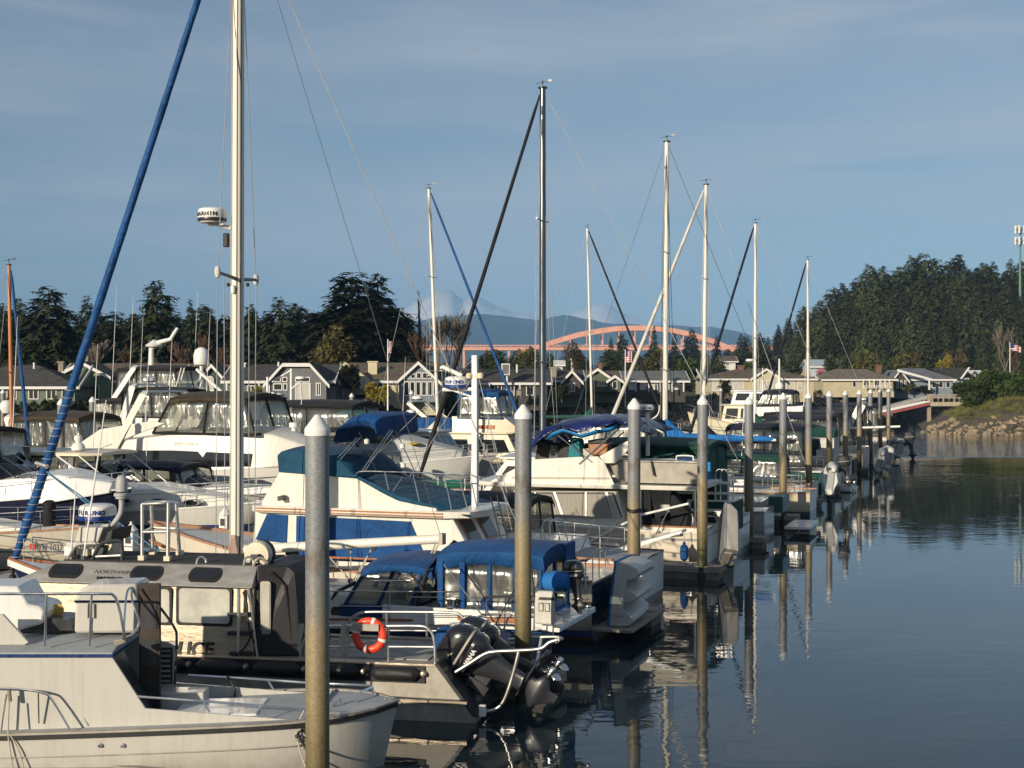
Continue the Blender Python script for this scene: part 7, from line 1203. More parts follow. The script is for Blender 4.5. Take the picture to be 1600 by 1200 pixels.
sailboat('sailboat with the rightmost white mast before the wooded hill and a navy furled sail',-1,99.6,0,10.5,3.4,(1262,1263),406,H_WHT,NAVY,BLUR,None,None,(1.1,1.5),furl_r=.11,spread=1)
# ---------------- boats across the walkway, bows to the right
b = GB('sailboat','white sailboat hull with a registration number, bow rail and black bow bag at left','sailboat',1,19.0,-29.3); b.hull(11.6,3.5,1.15,1.55,hullmat('hull_reg',(.62,.57,.46),(.05,.05,.05),(.05,.03,.03),.1,.2,.35,band=(.74,.78,(.05,.05,.05))),pw=2,rake=1.3,tw=.7,trim=TEAKW); b.loft([(2,.6,1,.75,1.6,.08),(7,.7,1.1,.9,1.6,.08),(9,1.1,1.2,1.3,1.45,.05)],'cabin_trunk',GEL)
k_ = [p for p in b.dl[0]]; text('WN 1037 NM','lettering',INK,b.e,(b.X(b.q_px(58,.1)),.0-.0,.98),.26,wide=.95,bold=.006); mb = MB(); mb.box((b.X(b.q_px(50,.1)),-.02,.98),(b.X(b.q_px(50,.1))+.2,.02,1.15)); mk(mb,'registration_sticker',INKR,b.e,sm=0)
mb = MB(); v = Vector((b.X(b.q_px(77,1.2)),1.2,1.55)); mb.lathe([(0,0),(.2,.02),(.22,.3),(.2,.75),(.1,.82),(0,.82)],v,14); mk(mb,'black_bow_bag',BLKC,b.e)
for q in (3.5,4.2,4.9,5.6): mb = MB(); mb.tube([(b.X(q),.9,1.6),(b.X(q+.25),.9,2.1)],.02,6); mk(mb,'stanchion',STEEL,b.e)
b = GB('cabin_cruiser','white cabin cruiser with flat white foredeck cap over a navy side at the left edge','cruiser',1,24.6,-32.2); b.hull(11.5,3.9,1.55,2.25,H_NV2,pw=2.4,rake=1.4,trim=GELW); b.loft([(5.5,.35,1.4,.5,2.4,.2),(9.2,.5,1.8,.8,2.75,.2),(10.9,1.4,2.1,1.6,2.45,.1)],'foredeck_cap',GELW,bev=.04); b.screen(5.2,7.6,2.45,3.6); b.camper(1.0,6.2,1.6,4.3,BLKC,sl1=-.6,clear=VIN2); text('Genesis','lettering',INK,b.e,(b.X(b.q_px(24,.8)),.62,2.62),.42,rot=(radians(50),0,0),shear=.35)
b = GB('express_cruiser','express cruiser with beige hardtop, oval portholes and black canvas behind the near roof rack','cruiser',1,28.2,-30.0); b.e.location.z = -.42; b.hull(12.9,4.0,1.45,2.0,H_BLUE,pw=2.6,rake=1.9,trim=GELW,rails=6,flare=.22); b.loft([(5.6,.35,1.3,.55,2.35,.2),(8.5,.5,1.6,.8,2.45,.2),(11.6,1.4,1.8,1.6,2.1,.08)],'foredeck_cap',GEL,bev=.05)
for q in (7.5,8.9,10.2): 
    mb = MB(); z = lerp(2.02,1.98,(q-7)/4); y = (.47,.62,.86)[(7.5,8.9,10.2).index(q)]; mb.prism([(b.X(q)+.33*cos(a),y-.06,z+.12*sin(a)) for a in [2*pi*k/16 for k in range(16)]],[(b.X(q)+.33*cos(a),y+.3,z+.12*sin(a)) for a in [2*pi*k/16 for k in range(16)]]); o = mk(mb,'porthole',STEEL,b.e); mb = MB(); mb.prism([(b.X(q)+.27*cos(a),y-.08,z+.09*sin(a)) for a in [2*pi*k/16 for k in range(16)]],[(b.X(q)+.27*cos(a),y,z+.09*sin(a)) for a in [2*pi*k/16 for k in range(16)]]); mk(mb,'pane',DGLASS,o)
b.screen(5.0,7.2,2.35,3.35); b.loft([(1.2,.3,3.65,.35,3.78,.1),(5.6,.3,3.65,.35,3.78,.1),(6.3,.8,3.66,.85,3.76,.06)],'hardtop',CREAM,bev=.03); enclosure(b.e,1.3,5.2,.3,3.7,1.6,3.65,slope1=.2,m=BLKC,nside=3,clear=VIN2)
for yy in (.32,3.66): frame_strip(b.e,[(4.6,yy,3.68),(6.9,yy,2.3)],.035,WHT,'hardtop_strut'); frame_strip(b.e,[(5.6,yy,3.68),(7.6,yy,2.3)],.025,WHT,'hardtop_strut')
mb = MB(); mb.lathe([(0,0),(.25,0),(.27,.12),(.2,.24),(.1,.3),(.16,.42),(.14,.55),(0,.6)],(5.1,1.0,3.85),16); mk(mb,'searchlight',WHT,b.e); b.whip(2.5,.4,3.8,5.2); b.whip(4.0,3.5,3.8,4.2); mb = MB(); mb.prism([(1.35,.2,3.6),(1.6,.2,1.5),(-.9,.2,1.45),(.3,.2,2.5)],[(1.35,3.8,3.6),(1.6,3.8,1.5),(-.9,3.8,1.45),(.3,3.8,2.5)]); mk(mb,'taupe_cover',TANC,b.e,sm=0,bev=.05); panel(b.e,[(4.2,.28,2.1),(6.4,.34,2.15),(5.6,.38,2.75),(4.2,.28,2.9)],SAGE,'green_curtain')
b = GB('camper_cruiser','large cream cruiser with brown bowed canvas top and clear curtains behind the big mast','cruiser',1,37.5,-33.2); b.hull(15,4.6,1.9,2.6,H_WHT,pw=2.4,rake=2.0,trim=GELW,rails=False,flare=.2); b.loft([(1.0,.3,1.7,.4,3.0,.1),(8.5,.35,2.0,.5,3.9,.2),(11.6,.6,2.3,.95,3.75,.3),(13.6,1.3,2.45,1.7,3.05,.2),(14.6,2.0,2.5,2.1,2.65,.05)],'superstructure',GEL,bev=.06)
b.loft([(4.0,.24,2.35,.3,2.95,0),(7,.26,2.25,.36,3.0,0),(10.8,.5,2.35,.56,2.9,0)],'side_glass',DGLASS,bev=0)
qa, qb = b.q_px(238,.4), b.q_px(398,.4); enclosure(b.e,qa,qb,.45,4.15,3.75,5.3,slope0=.9,slope1=-.5,m=BLKC,nside=2,edge=.06,clear=VIN); canvas_top(b.e,qa+.9,qb-.5,.42,4.18,5.35,.3,.2,BRNC); b.arch(3.9,2.9,5.6,GEL,lean=-1.5); b.whip(5.5,.5,3.9,4.0)
for yy in (.36,4.2): mb = MB(); mb.prism([(1.6,yy,2.95),(3.0,yy,2.95),(6.6,yy,4.2),(5.9,yy,4.3),(3.2,yy,3.9)],[(1.6,yy+.1,2.95),(3.0,yy+.1,2.95),(6.6,yy+.1,4.2),(5.9,yy+.1,4.3),(3.2,yy+.1,3.9)]); mk(mb,'arch_wing',GEL,b.e,sm=0,bev=.02)
mb = MB(); v = Vector((12.6,1.2,3.9)); mb.lathe([(0,0),(.12,0),(.12,.14),(.22,.16),(.22,.36),(0,.4)],v,14); mk(mb,'searchlight',WHT,b.e); text('MERIDIAN','lettering',ALUP,b.e,(7.0,.33,3.25),.22,wide=1.2)
b = GB('hardtop_cruiser','cruiser with charcoal canvas top, teal hull band and clear curtains left of the near pile','cruiser',1,47.0,-27.9); b.hull(12.4,4.0,1.7,2.4,H_TEAL,pw=2.4,rake=1.6,trim=GELW,rails=8); b.loft([(5,.3,1.5,.45,2.8,.15),(8.5,.5,2.0,.8,3.2,.2),(11.4,1.5,2.3,1.7,2.6,.1)],'foredeck_cap',INFL,bev=.05); b.camper(.6,6.4,2.3,4.9,DKBL if False else BLKC,sl0=.4,sl1=-.4,nside=2,crown=.25); b.screen(6.2,8.6,3.0,4.3); mb = MB(); mb.box((.6,.22,1.5),(5.8,.28,2.35)); mb.box((.6,3.72,1.5),(5.8,3.78,2.35)); mk(mb,'black_side_curtain',BLKC,b.e,sm=0); b.whip(3.2,.3,4.9,.8); mb = MB(); mb.lathe([(0,0),(.3,.02),(.32,.08),(0,.12)],(9.2,.7,2.95),16); mk(mb,'yellow_float',mat('yellow_plastic',(.6,.42,.03),.5),b.e)
b = GB('trawler','cream trawler with bright blue flybridge enclosure and orange name board behind the thin white mast','trawler',1,64.2,-28.0); b.e.location.z = -.6; b.hull(11.6,4.0,1.6,2.4,H_CRM,pw=2.2,rake=1.0,trim=TEAKW); b.house(3.2,9.2,1.7,1.75,.4,.9,.2,CREAM,2,wh=(.35,.8)); b.loft([(4.6,.6,3.45,.65,4.5,.02),(8.0,.65,3.45,.8,4.45,.02),(9.0,.9,3.45,1.2,3.6,.02)],'flybridge_coaming',CREAM)
b.camper(5.0,7.9,4.4,6.0,BLU,inset=.6,sl0=.05,sl1=-.3,nside=2,crown=.2,drop=.25); mb = MB(); mb.box((1.2,.5,3.3),(4.6,.56,4.35)); mb.box((1.2,3.44,3.3),(4.6,3.5,4.35)); mb.box((1.2,.56,4.3),(4.6,3.44,4.36)); mk(mb,'blue_weather_cloth',BLU,b.e,sm=0,bev=.05); mb = MB(); mb.box((6.0,.63,3.75),(7.4,.645,3.98)); o = mk(mb,'name_board',mat('orange_board',(.42,.13,.04),.5,var=.3),b.e,sm=0); text('LADY LUCK' if False else 'WANDER','lettering',BRNC,o,(6.1,.625,3.8),.16,shear=.2); radome(b.e,(1.3,2,4.6),.3,.25); frame_strip(b.e,[(1.3,2,3.4),(1.3,2,4.6)],.06,WHT,'radar_pole'); b.whip(5.2,.6,4.4,2.6)
b = GB('pilothouse_boat','white pilothouse boat with green tinted screen and long silver cover left of the cream trawler','pilothouse boat',1,52.6,-28.4); b.hull(11.6,3.8,1.4,2.1,H_GRY,pw=2.2,rake=1.2,trim=ALUP); b.house(6.6,9.3,1.9,1.45,.5,1.0,.1,GELW,2,mat('green_glass',(.015,.06,.045),.08,spec=.8)); mb = MB(); mb.tube([(.5,.9,2.3),(1.0,.9,2.45),(6.2,.9,2.45),(6.6,.9,2.3)],[.2,.36,.36,.25],14); mk(mb,'rolled_silver_cover',INFL,b.e); mb = MB(); mb.tube([(.3,1.9,3.1),(6.5,1.9,3.15)],.11,10); mk(mb,'boom',WHT,b.e)
b = GB('express_cruiser','express cruiser with dark brown canvas and white radar ball behind the blue furled sail','cruiser',1,40.5,-39.6); b.hull(11.5,4.0,1.7,2.3,H_GRY,pw=2.3,rake=1.5,trim=GELW,rails=8); b.loft([(4.5,.3,1.5,.5,2.9,.2),(7.6,.4,1.9,.8,3.2,.25),(10.6,1.4,2.2,1.6,2.5,.1)],'foredeck_cap',GEL,bev=.05); b.camper(2.2,6.8,2.7,4.35,BRNC,sl0=.2,sl1=-.5,nside=2,crown=.28,drop=.2); b.arch(2.8,2.6,4.4,GELW,dome=None); mb = MB(); mb.lathe([(0,0),(.2,.05),(.34,.3),(.3,.55),(.15,.68),(0,.7)],(1.6,1.0,4.45),18); mk(mb,'satellite_ball',WHT,b.e)
b = GB('flybridge_yacht','flybridge yacht with white radar mast, satellite dome and dark bimini before the green gabled house','yacht',1,None,0,px=82,Z=89); b.hull(15.5,4.8,2.0,3.0,H_WHT,pw=2.3,rake=2.0,trim=GELW,rails=9); b.house(3.5,11.5,2.2,2.0,.4,2.0,.2,GEL,4); b.loft([(2.8,.4,4.2,.5,4.95,.02),(9.5,.5,4.2,.7,4.95,.02),(11,.9,4.2,1.3,4.35,.02)],'flybridge_coaming',GELW); b.camper(4.2,8.8,5.0,6.9,BLKC,inset=.6,sl0=.1,sl1=-.4,nside=3,crown=.2); b.arch(4.2,4.9,7.0,GELW,lean=-1.4)
mb = MB(); mb.tube([(5.6,2.4,7.0),(5.6,2.4,8.1),(6.1,2.4,8.5),(7.0,2.4,8.7),(7.5,2.4,9.4)],[.2,.16,.16,.13,.1],10); mk(mb,'radar_mast',GELW,b.e); mb = MB(); mb.lathe([(0,0),(.5,.05),(.55,.15),(.3,.3),(.12,.45),(0,.5)],(5.8,2.4,8.2),16); mk(mb,'antenna_array',GELW,b.e); mb = MB(); mb.lathe([(0,0),(.42,0),(.48,.15),(.48,.6),(.4,.9),(.2,1.05),(0,1.1)],(9.2,2.4,7.1),22); mk(mb,'satellite_dome',WHT,b.e); frame_strip(b.e,[(9.2,2.4,5),(9.2,2.4,7.1)],.12,GELW,'dome_pole'); frame_strip(b.e,[(9.9,.7,6.8),(12.3,.7,4.9)],.1,GELW,'davit_arm'); radome(b.e,(8.0,1.2,5.0),.36,.36); b.whip(4,.5,5,7); b.whip(6,.5,5,5); b.whip(7.5,4.2,5,6.8)
for yy in (.6,.95): frame_strip(b.e,[(8.3,yy,5.0),(8.9,yy,6.9)],.04,WHT,'ladder_rail')
b = GB('motor_yacht','motor yacht with black-edged low canvas far back at the left, beyond the brown-topped cruiser','yacht',1,56.5,-47); b.hull(12,4.2,1.8,2.5,H_WHT,pw=2.3,rake=1.6,trim=GELW,rails=8); b.house(3,9,2,1.5,.4,1.6,.2,GEL,3); b.camper(3.0,8.2,3.6,4.9,BLKC,sl1=-.5,nside=3); 
b = GB('fly_cruiser','small flybridge cruiser with dark canvas between the blue furled sail and the big mast','cruiser',1,46.5,-38.2); b.hull(12,4.2,1.8,2.6,H_BLUE,pw=2.3,rake=1.6,trim=GELW,rails=8); b.house(3.2,9,2.1,1.6,.4,1.8,.2,GELW,3); b.loft([(3,.5,3.75,.6,4.3,.02),(7.2,.6,3.75,.9,4.25,.02)],'flybridge_coaming',GELW); b.camper(3,6.8,4.2,5.6,BLKC,inset=.6,sl1=-.3,drop=.1); b.arch(3.2,3.8,5.9,GELW,lean=-.6,dome=.34); b.whip(3.5,.5,4,6.5); b.whip(6,.4,3.7,5); b.whip(8.2,.4,3.7,6)
b = GB('workboat','white boat with two small white masts and davit arms behind the charcoal-topped cruiser','workboat',1,64.5,-35.0); b.hull(12,4,1.6,2.5,H_WHT,pw=2.2,rake=1.1,trim=TEAKW); b.house(4,9,1.9,1.7,.4,.9,.2,GELW,3); q = b.q_px(455,2); b.mast(q,2,1.6,b.z_px(576,q,2),.1,.08,WHT); q2 = b.q_px(418,2); b.mast(q2,2,1.6,b.z_px(589,q2,2),.1,.08,WHT,'davit_mast'); radome(b.e,(q2+.75,2,b.z_px(619,q2,2)),.42,.36); frame_strip(b.e,[(q2,2,b.z_px(622,q2,2)),(q2+1.3,2,b.z_px(621,q2,2))],.06,WHT,'radar_bracket'); radome(b.e,(q+.7,2,b.z_px(594,q,2)),.32,.25); frame_strip(b.e,[(q,2,b.z_px(608,q,2)),(q+.8,2,b.z_px(594,q,2))],.05,WHT,'radar_bracket'); frame_strip(b.e,[(q,2,b.z_px(578,q,2)),(q-1.4,2,b.z_px(597,q,2))],.05,WHT,'gaff'); b.whip(8,1,3.6,4); mb = MB(); mb.tube([(3.3,.8,3.8),(4,.8,3.95),(6,.8,3.9),(6.6,.8,3.75)],[.1,.3,.3,.1],10); mk(mb,'teal_kayak',TEAL,b.e)
b = GB('arch_cruiser','low white cruiser with swept white radar arch carrying a radar behind the second white mast','cruiser',1,76,-35.0); b.hull(12,4.2,1.8,2.5,H_WHT,pw=2.3,rake=1.6,trim=GELW); b.loft([(2,.4,1.7,.5,2.8,.1),(8,.5,2,.8,3.2,.2),(11,1.5,2.3,1.7,2.7,.1)],'superstructure',GEL,bev=.05); b.arch(6.0,2.8,4.6,GEL,lean=2.2,dome=.4)
# ---------------- boats on this side, bows to the left, from the near pile row into the distance
b = GB('aft_cabin_cruiser','cruiser with tall dark green canvas enclosure and lettered white name board beside the upended dinghy','cruiser',-1,30.6,.1); b.hull(12,4,1.3,2.0,H_WHG,pw=2.3,rake=1.4,trim=GELW,rails=9); b.house(5,9.5,1.6,1.7,.4,1.3,.2,GEL,3); b.camper(.8,5.2,1.4,3.9,GRNC,inset=.2,nside=3,sl0=.1,sl1=0,clear=GRNC); mb = MB(); mb.box((-1.5,-.16,1.5),(-.05,-.1,2.08)); o = mk(mb,'name_board',GELW,b.e,sm=0,bev=.03); mb = MB(); mb.box((-1.35,-.175,1.78),(-.2,-.162,2.02)); mk(mb,'dark_panel',GRNC,o,sm=0); text('WILD TIMES','lettering',INK,o,(-1.4,-.165,1.55),.18,wide=.95,bold=.01); mb = MB(); mb.box((.02,-.1,1.0),(.12,1.6,2.0)); mk(mb,'green_stern_panel',GRNC,b.e,sm=0,bev=.03)
for z in (2.3,2.65): frame_strip(b.e,[(-.05,-.05,z),(-5.0,-.05,z-.02)],.05,WHT,'white_rail')
for xx in (-.1,-1.3,-2.5): frame_strip(b.e,[(xx,-.05,1.3),(xx,-.05,2.65)],.04,WHT,'rail_post')
mb = MB(); mb.box((-2.6,-.1,2.7),(-.7,-.02,3.35)); mk(mb,'blue_tarp_panel',TARPL,b.e,sm=0,sol=.01,bev=.05)
for px in (1118,1126): q = b.q_px(px,0); mb = MB(); mb.tube(curve([(-q,.0,1.4),(-q,.0,2.9),(-q+.2,.0,3.1),(-q+.42,.0,2.9),(-q+.42,.0,1.4)],4),.022,6); mk(mb,'ladder_hoop',STEEL,b.e)
b = GB('green_sterned_boat','white motorboat with dark green stern panel and low swim platform beside the shaded pile','motorboat',-1,39.2,-.3); b.hull(11,3.8,1.25,1.9,H_WHG,pw=2.3,rake=1.2,trim=GELW,rails=9); b.house(4,8.5,1.5,1.7,.4,1.0,.2,GELW,3); mb = MB(); mb.box((.32,-.1,.9),(.9,1.8,1.55)); mk(mb,'green_stern_panel',mat('dark_green_panel',(.02,.08,.065),.4),b.e,sm=0,bev=.04); mb = MB(); mb.box((.92,.2,.25),(1.9,3.2,.35)); mk(mb,'swim_platform',GELW,b.e,sm=0)
for z in (1.9,2.25): frame_strip(b.e,[(.4,.0,z),(-5.5,.0,z)],.05,WHT,'white_rail')
b.camper(4.5,8.5,3.3,4.4,NAVY,inset=.5,sl1=-.3)
b = GB('covered_boat','boat under a long navy boom tent and green side cloths behind the shaded pile','sailboat',-1,61.4,.2); b.hull(11,3.7,1.2,1.7,H_WHT,pw=2,rake=1.2,trim=TEAK); b.loft([(2.5,.7,1.1,.9,1.75,.06),(7,.8,1.3,1.1,1.8,.06)],'cabin_trunk',GEL); mb = MB(); mb.loft([[(-q,1.2*k,z0),(-q,1.85,z1),(-q,3.7-1.2*k,z0)] for q, k, z0, z1 in ((1.0,1,2.3,2.9),(4,1,2.2,3.0),(7.5,1.2,2.1,2.9),(8.6,1.45,2.2,2.5))],caps=True); mk(mb,'boom_tent',NAVY,b.e,sm=50); mb = MB(); mb.box((-9,.2,2.0),(-1,.26,2.75)); mk(mb,'green_side_cloth',GRNC,b.e,sm=0)
b = GB('sportfisher','big flybridge cruiser with black framed clear canvas house under a navy bimini','cruiser',-1,78.6,.2); b.hull(13.5,4.6,1.6,2.6,H_WHT,pw=2.3,rake=1.6,trim=GELW); b.house(5,10,1.8,1.4,.4,1.6,.2,GEL,3); b.camper(1.5,7.0,1.7,4.0,BLKC,inset=.3,nside=3,crown=.12,drop=.25); b.loft([(4,.6,3.95,.7,4.4,.05),(8,.7,3.6,1.0,4.3,.05)],'flybridge_coaming',GELW); b.camper(4.6,7.2,4.4,5.35,NAVY,inset=.8,nside=3,drop=.08); b.mast(5.8,2.3,5.4,7.6,.09,.05,WHT,'light_mast'); mb = MB(); mb.lathe([(0,0),(.28,.05),(.3,.3),(.2,.5),(0,.55)],(-5.8,2.3,5.5),16); mk(mb,'satellite_ball',WHT,b.e); b.whip(4,1,4,4)
b = GB('green_cover_boat','sailboat with dark green cover over white cockpit cloth in the distant row','sailboat',-1,65.2,.3); b.hull(10.5,3.6,1.2,1.7,H_WHT,pw=2,rake=1.2,trim=TEAK); b.loft([(2.5,.7,1.1,.9,1.8,.06),(7,.8,1.3,1.1,1.8,.06)],'cabin_trunk',GEL); mb = MB(); mb.loft([[(-q,.4,z0),(-q,.9,z1),(-q,1.8,z1+.3),(-q,2.7,z1),(-q,3.2,z0)] for q, z0, z1 in ((.6,2.7,3.1),(3,2.9,3.4),(6,2.5,3.0))]); mk(mb,'green_cover',GRNC,b.e,sm=50); enclosure(b.e,-6,-.6,.35,3.3,1.3,2.8,m=WHC,nside=3,clear=WHC)
for i, (v, L_, B, hm, cm, lab) in enumerate([(56.8,10.5,3.5,H_GRN,NAVY,'green hulled cruiser with navy cover just beyond the cream sailboat stern'),(70.0,10,3.4,H_WHT,NAVY,'white cruiser with navy canvas behind the white inflatable with outboard'),(82.4,11,3.7,H_WHT,BLKC,'cruiser with black canvas and a white swept arch before the last six piles'),(87.2,10.5,3.6,H_WHT,NAVY,'white cruiser with navy cover by the fourth pile from the far end'),(91.2,10,3.5,H_GRY,BLKC,'grey cruiser with black canvas by the third pile from the far end'),(104.2,11,3.6,H_WHT,NAVY,'last white cruiser with navy cover at the far end of the row')]):
    b = GB('cruiser',lab,'cruiser',-1,v,0); b.hull(L_,B,1.4,2.0,hm,pw=2.3,rake=1.3,trim=TEAKW if i%2 else GELW); b.house(4,8,1.7,1.4,.4,1.1,.2,GELW,3); b.camper(.8,5.0,1.5,3.7+.15*i%.4,cm,inset=.3,nside=2,sl0=.2,sl1=-.1)
    if i == 2: b.arch(1.6,2.0,4.6,GELW,lean=1.2,dome=.3); frame_strip(b.e,[(2.3,.2,3.0),(-7,.2,2.6)],.08,WHT,'long_boom')
b = GB('fishing_boat','cream wooden fishing boat with a small wheelhouse pointing left between two distant masts','fishing boat',-1,None,0,px=1262,Z=118); b.hull(10.5,3.6,1.9,3.4,hullmat('hull_fish',(.66,.6,.42),(.02,.05,.02),(.05,.02,.02),.1,.3,.3),pw=2.2,rake=1.0,trim=TEAKW); b.house(3,7.4,2.4,1.6,.6,.3,.2,CREAM,3); b.house(3.2,6.6,4.1,1.1,.9,.3,.2,GELW,2); b.mast(4,1.8,4,7.2,.07,.04,WHT)
# ---------------- dinghies, outboards and small things on the floats and sterns
x, y = SV(.35,26.9); o = gull_dinghy('grey hard dinghy stood upright on its transom between the two shaded piles',(x,y,.35),YAW,1.6,.6,mat('darker_grey_hull',(.4,.38,.33),.5,var=.15,streak=.2),INFLD); o.rotation_euler = (radians(58),radians(6),YAW+radians(18))  # hull grey a little darker than the trawler's dinghy
def inflatable(lab, loc, yaw, L_, m_, roll, grp=None):
    e = empty('inflatable_dinghy',lab,'dinghy',loc,yaw,grp); e.rotation_euler = (0,roll,yaw); r = .22
    for s_, nm in ((-1,0),(1,0)): mb = MB(); mb.tube(curve([(s_*.55,-L_/2,.0),(s_*.55,-.2,0),(s_*.55,L_*.25,.02),(s_*.35,L_*.42,.1),(0,L_*.5,.14)],5),[.1]+[r]*20,14); mk(mb,'tube',m_,e)
    mb = MB(); mb.box((-.5,-L_/2+.1,-.12),(.5,L_*.35,-.06)); mk(mb,'floor',INFLD,e,sm=0); mb = MB(); mb.box((-.52,-L_/2+.12,-.15),(.52,-L_/2+.18,.22)); mk(mb,'transom',GREYDECK,e,sm=0)
    mb = MB(); mb.loft([[(-.5,-L_/2+.1,-.12),(0,-L_/2+.1,-.28),(.5,-L_/2+.1,-.12)],[(-.5,.3,-.12),(0,.3,-.3),(.5,.3,-.12)],[(-.15,L_*.42,.05),(0,L_*.45,-.02),(.15,L_*.42,.05)]]); mk(mb,'keel_panel',m_,e,sm=40); return e
W_INF = mat('white_inflatable',(.66,.65,.6),.5,var=.1,streak=.2)
x, y = SV(.9,53.3); o = inflatable('white inflatable dinghy hung on edge beside the pile with a black outboard over it',(x,y,1.35),YAW,3.0,W_INF,radians(-82)); o.rotation_euler = (radians(8),radians(-82),YAW)
x, y = SV(1.5,53.0); outboard('black cowled outboard above the white inflatable dinghy',(x,y,1.95),YAW,radians(8),.75,BLK)
for i, (v, s_, lab, m_) in enumerate([(76.8,1.4,'silver grey inflatable hung on edge right of the capped pile, nearest of three',INFL),(80.2,1.6,'pale grey inflatable on edge just behind the silver one',W_INF),(95.2,1.2,'light grey inflatable with a white bow near the far end of the row',INFL)]):
    x, y = SV(s_,v); o = inflatable(lab,(x,y,1.0),YAW,3.0,m_,radians(-75)); o.rotation_euler = (radians(5),radians(-75),YAW+radians(6*i))
x, y = SV(1.9,98.5); outboard('black outboard standing out alone at the far end of the boat row',(x,y,1.35),YAW,radians(5),1.05,BLK)
x, y = SV(1.0,62.0); o = gull_dinghy('white fibreglass dinghy lying with its bow over the float end beyond the white inflatable',(x,y,.45),YAW,2.4,.55,GELW,WHT); o.rotation_euler = (0,radians(100),YAW+radians(75))
for v, s_, lab, m_ in ((43.0,-.6,'white dock box on the float beside the cream sailboat stern',GELW),(25.7,-3.2,'white dock box on the float before the motor yacht',GELW),(51.8,-1.0,'white dock box on the float beside the white inflatable',GELW)):
    x, y = SV(s_,v); e = empty('dock_box',lab,'dock box',(x,y,.40),YAW); mb = MB(); mb.box((-.55,0,0),(.55,.5,.5)); mk(mb,'box',m_,e,sm=0,bev=.03); mb = MB(); mb.loft([[(-.58,-.03,.505),(.58,-.03,.505),(.58,.53,.505),(-.58,.53,.505)],[(-.5,.05,.6),(.5,.05,.6),(.5,.45,.6),(-.5,.45,.6)]]); mk(mb,'lid',m_,e,sm=0)
for px, v, lab in ((352,31.5,'white power pedestal with a domed cap on the walkway left of the big mast'),(600,48,'white power pedestal on the walkway behind the trawler'),(205,24,'white power pedestal on the walkway behind the police boat roof')):
    x, y = SV(-17.2,v_px(px,-17.2)); e = empty('power_pedestal',lab,'power pedestal',(x,y,.4),YAW); mb = MB(); mb.box((-.17,-.17,0),(.17,.17,.95)); mk(mb,'post',WHT,e,sm=0,bev=.03); mb = MB(); mb.lathe([(.2,.95),(.22,1.0),(.1,1.15),(.04,1.2),(.05,1.26),(0,1.28)],n=16); mk(mb,'domed_cap',WHT,e); mb = MB(); mb.box((-.1,-.185,.6),(.1,-.171,.85)); mk(mb,'outlet_panel',BLKM,e,sm=0)
# ---------------- two people sitting on the dark house patio
def sitter(px, y, Z, lab, shirt, trou):
    v = W(px,y,Z); e = empty('person',lab,'person',(v.x,v.y,v.z-.45),pi); bones = [((0,0,.5),.15),((0,.02,.78),.15),((0,.02,1.0),.16),((0,.0,1.12),.06),((0,-.02,1.22),.09),((0,-.03,1.32),.1),((.11,-.05,.5),.09),((.13,-.45,.5),.075),((.13,-.45,.06),.05),((.13,-.6,.04),.04),((-.11,-.05,.5),.09),((-.13,-.45,.5),.075),((-.13,-.45,.06),.05),((-.13,-.6,.04),.04),((.2,.02,1.02),.06),((.25,-.08,.76),.05),((.16,-.32,.66),.035),((.13,-.4,.62),.03),((-.2,.02,1.02),.06),((-.25,-.08,.76),.05),((-.16,-.32,.66),.035),((-.13,-.4,.62),.03)]
    ed = [(0,1),(1,2),(2,3),(3,4),(4,5),(0,6),(6,7),(7,8),(8,9),(0,10),(10,11),(11,12),(12,13),(2,14),(14,15),(15,16),(16,17),(2,18),(18,19),(19,20),(20,21)]
    me = bpy.data.meshes.new('body'); me.from_pydata([b_[0] for b_ in bones],ed,[]); o = bpy.data.objects.new('body',me); COL.objects.link(o); o.parent = e; me.materials.append(shirt); o.modifiers.new('skin','SKIN'); o.modifiers.new('sub','SUBSURF').levels = 1
    for i, b_ in enumerate(bones): me.skin_vertices[0].data[i].radius = (b_[1],b_[1])
    me.skin_vertices[0].data[0].use_root = True; mb = MB(); mb.lathe([(.06,1.2),(.1,1.26),(.105,1.34),(.08,1.41),(0,1.43)],(0,-.02,0),14); mk(mb,'head',SKIN,e); mb = MB(); mb.lathe([(.11,1.33),(.105,1.4),(.06,1.45),(0,1.46)],(0,.0,0),14); mk(mb,'hair',BLKM,e); return e
SH = mat('grey_shirt',(.14,.13,.13),.9); SH2 = mat('blue_grey_shirt',(.11,.14,.18),.9)
for px, m_, lab in ((799,SH,'person in grey seated on the shaded patio, left of two'),(810.5,SH2,'person in blue-grey seated on the shaded patio, right of two')):
    sitter(px,617,169,lab,m_,SH); v = W(px,617,169); e = empty('patio_chair','pale patio chair under the '+('left' if px < 805 else 'right')+' seated person','chair',(v.x,v.y,v.z-.45),pi); mb = MB(); mb.box((-.28,-.3,.36),(.28,.25,.4)); mk(mb,'seat',WOOD,e,sm=0); mb = MB(); mb.box((-.28,.22,.4),(.28,.26,.95)); mk(mb,'backrest',WOOD,e,sm=0)
    for a in (-.24,.24):
        for c in (-.26,.2): mb = MB(); mb.box((a-.025,c-.025,-.02),(a+.025,c+.025,.36)); mk(mb,'leg',WOOD,e,sm=0)

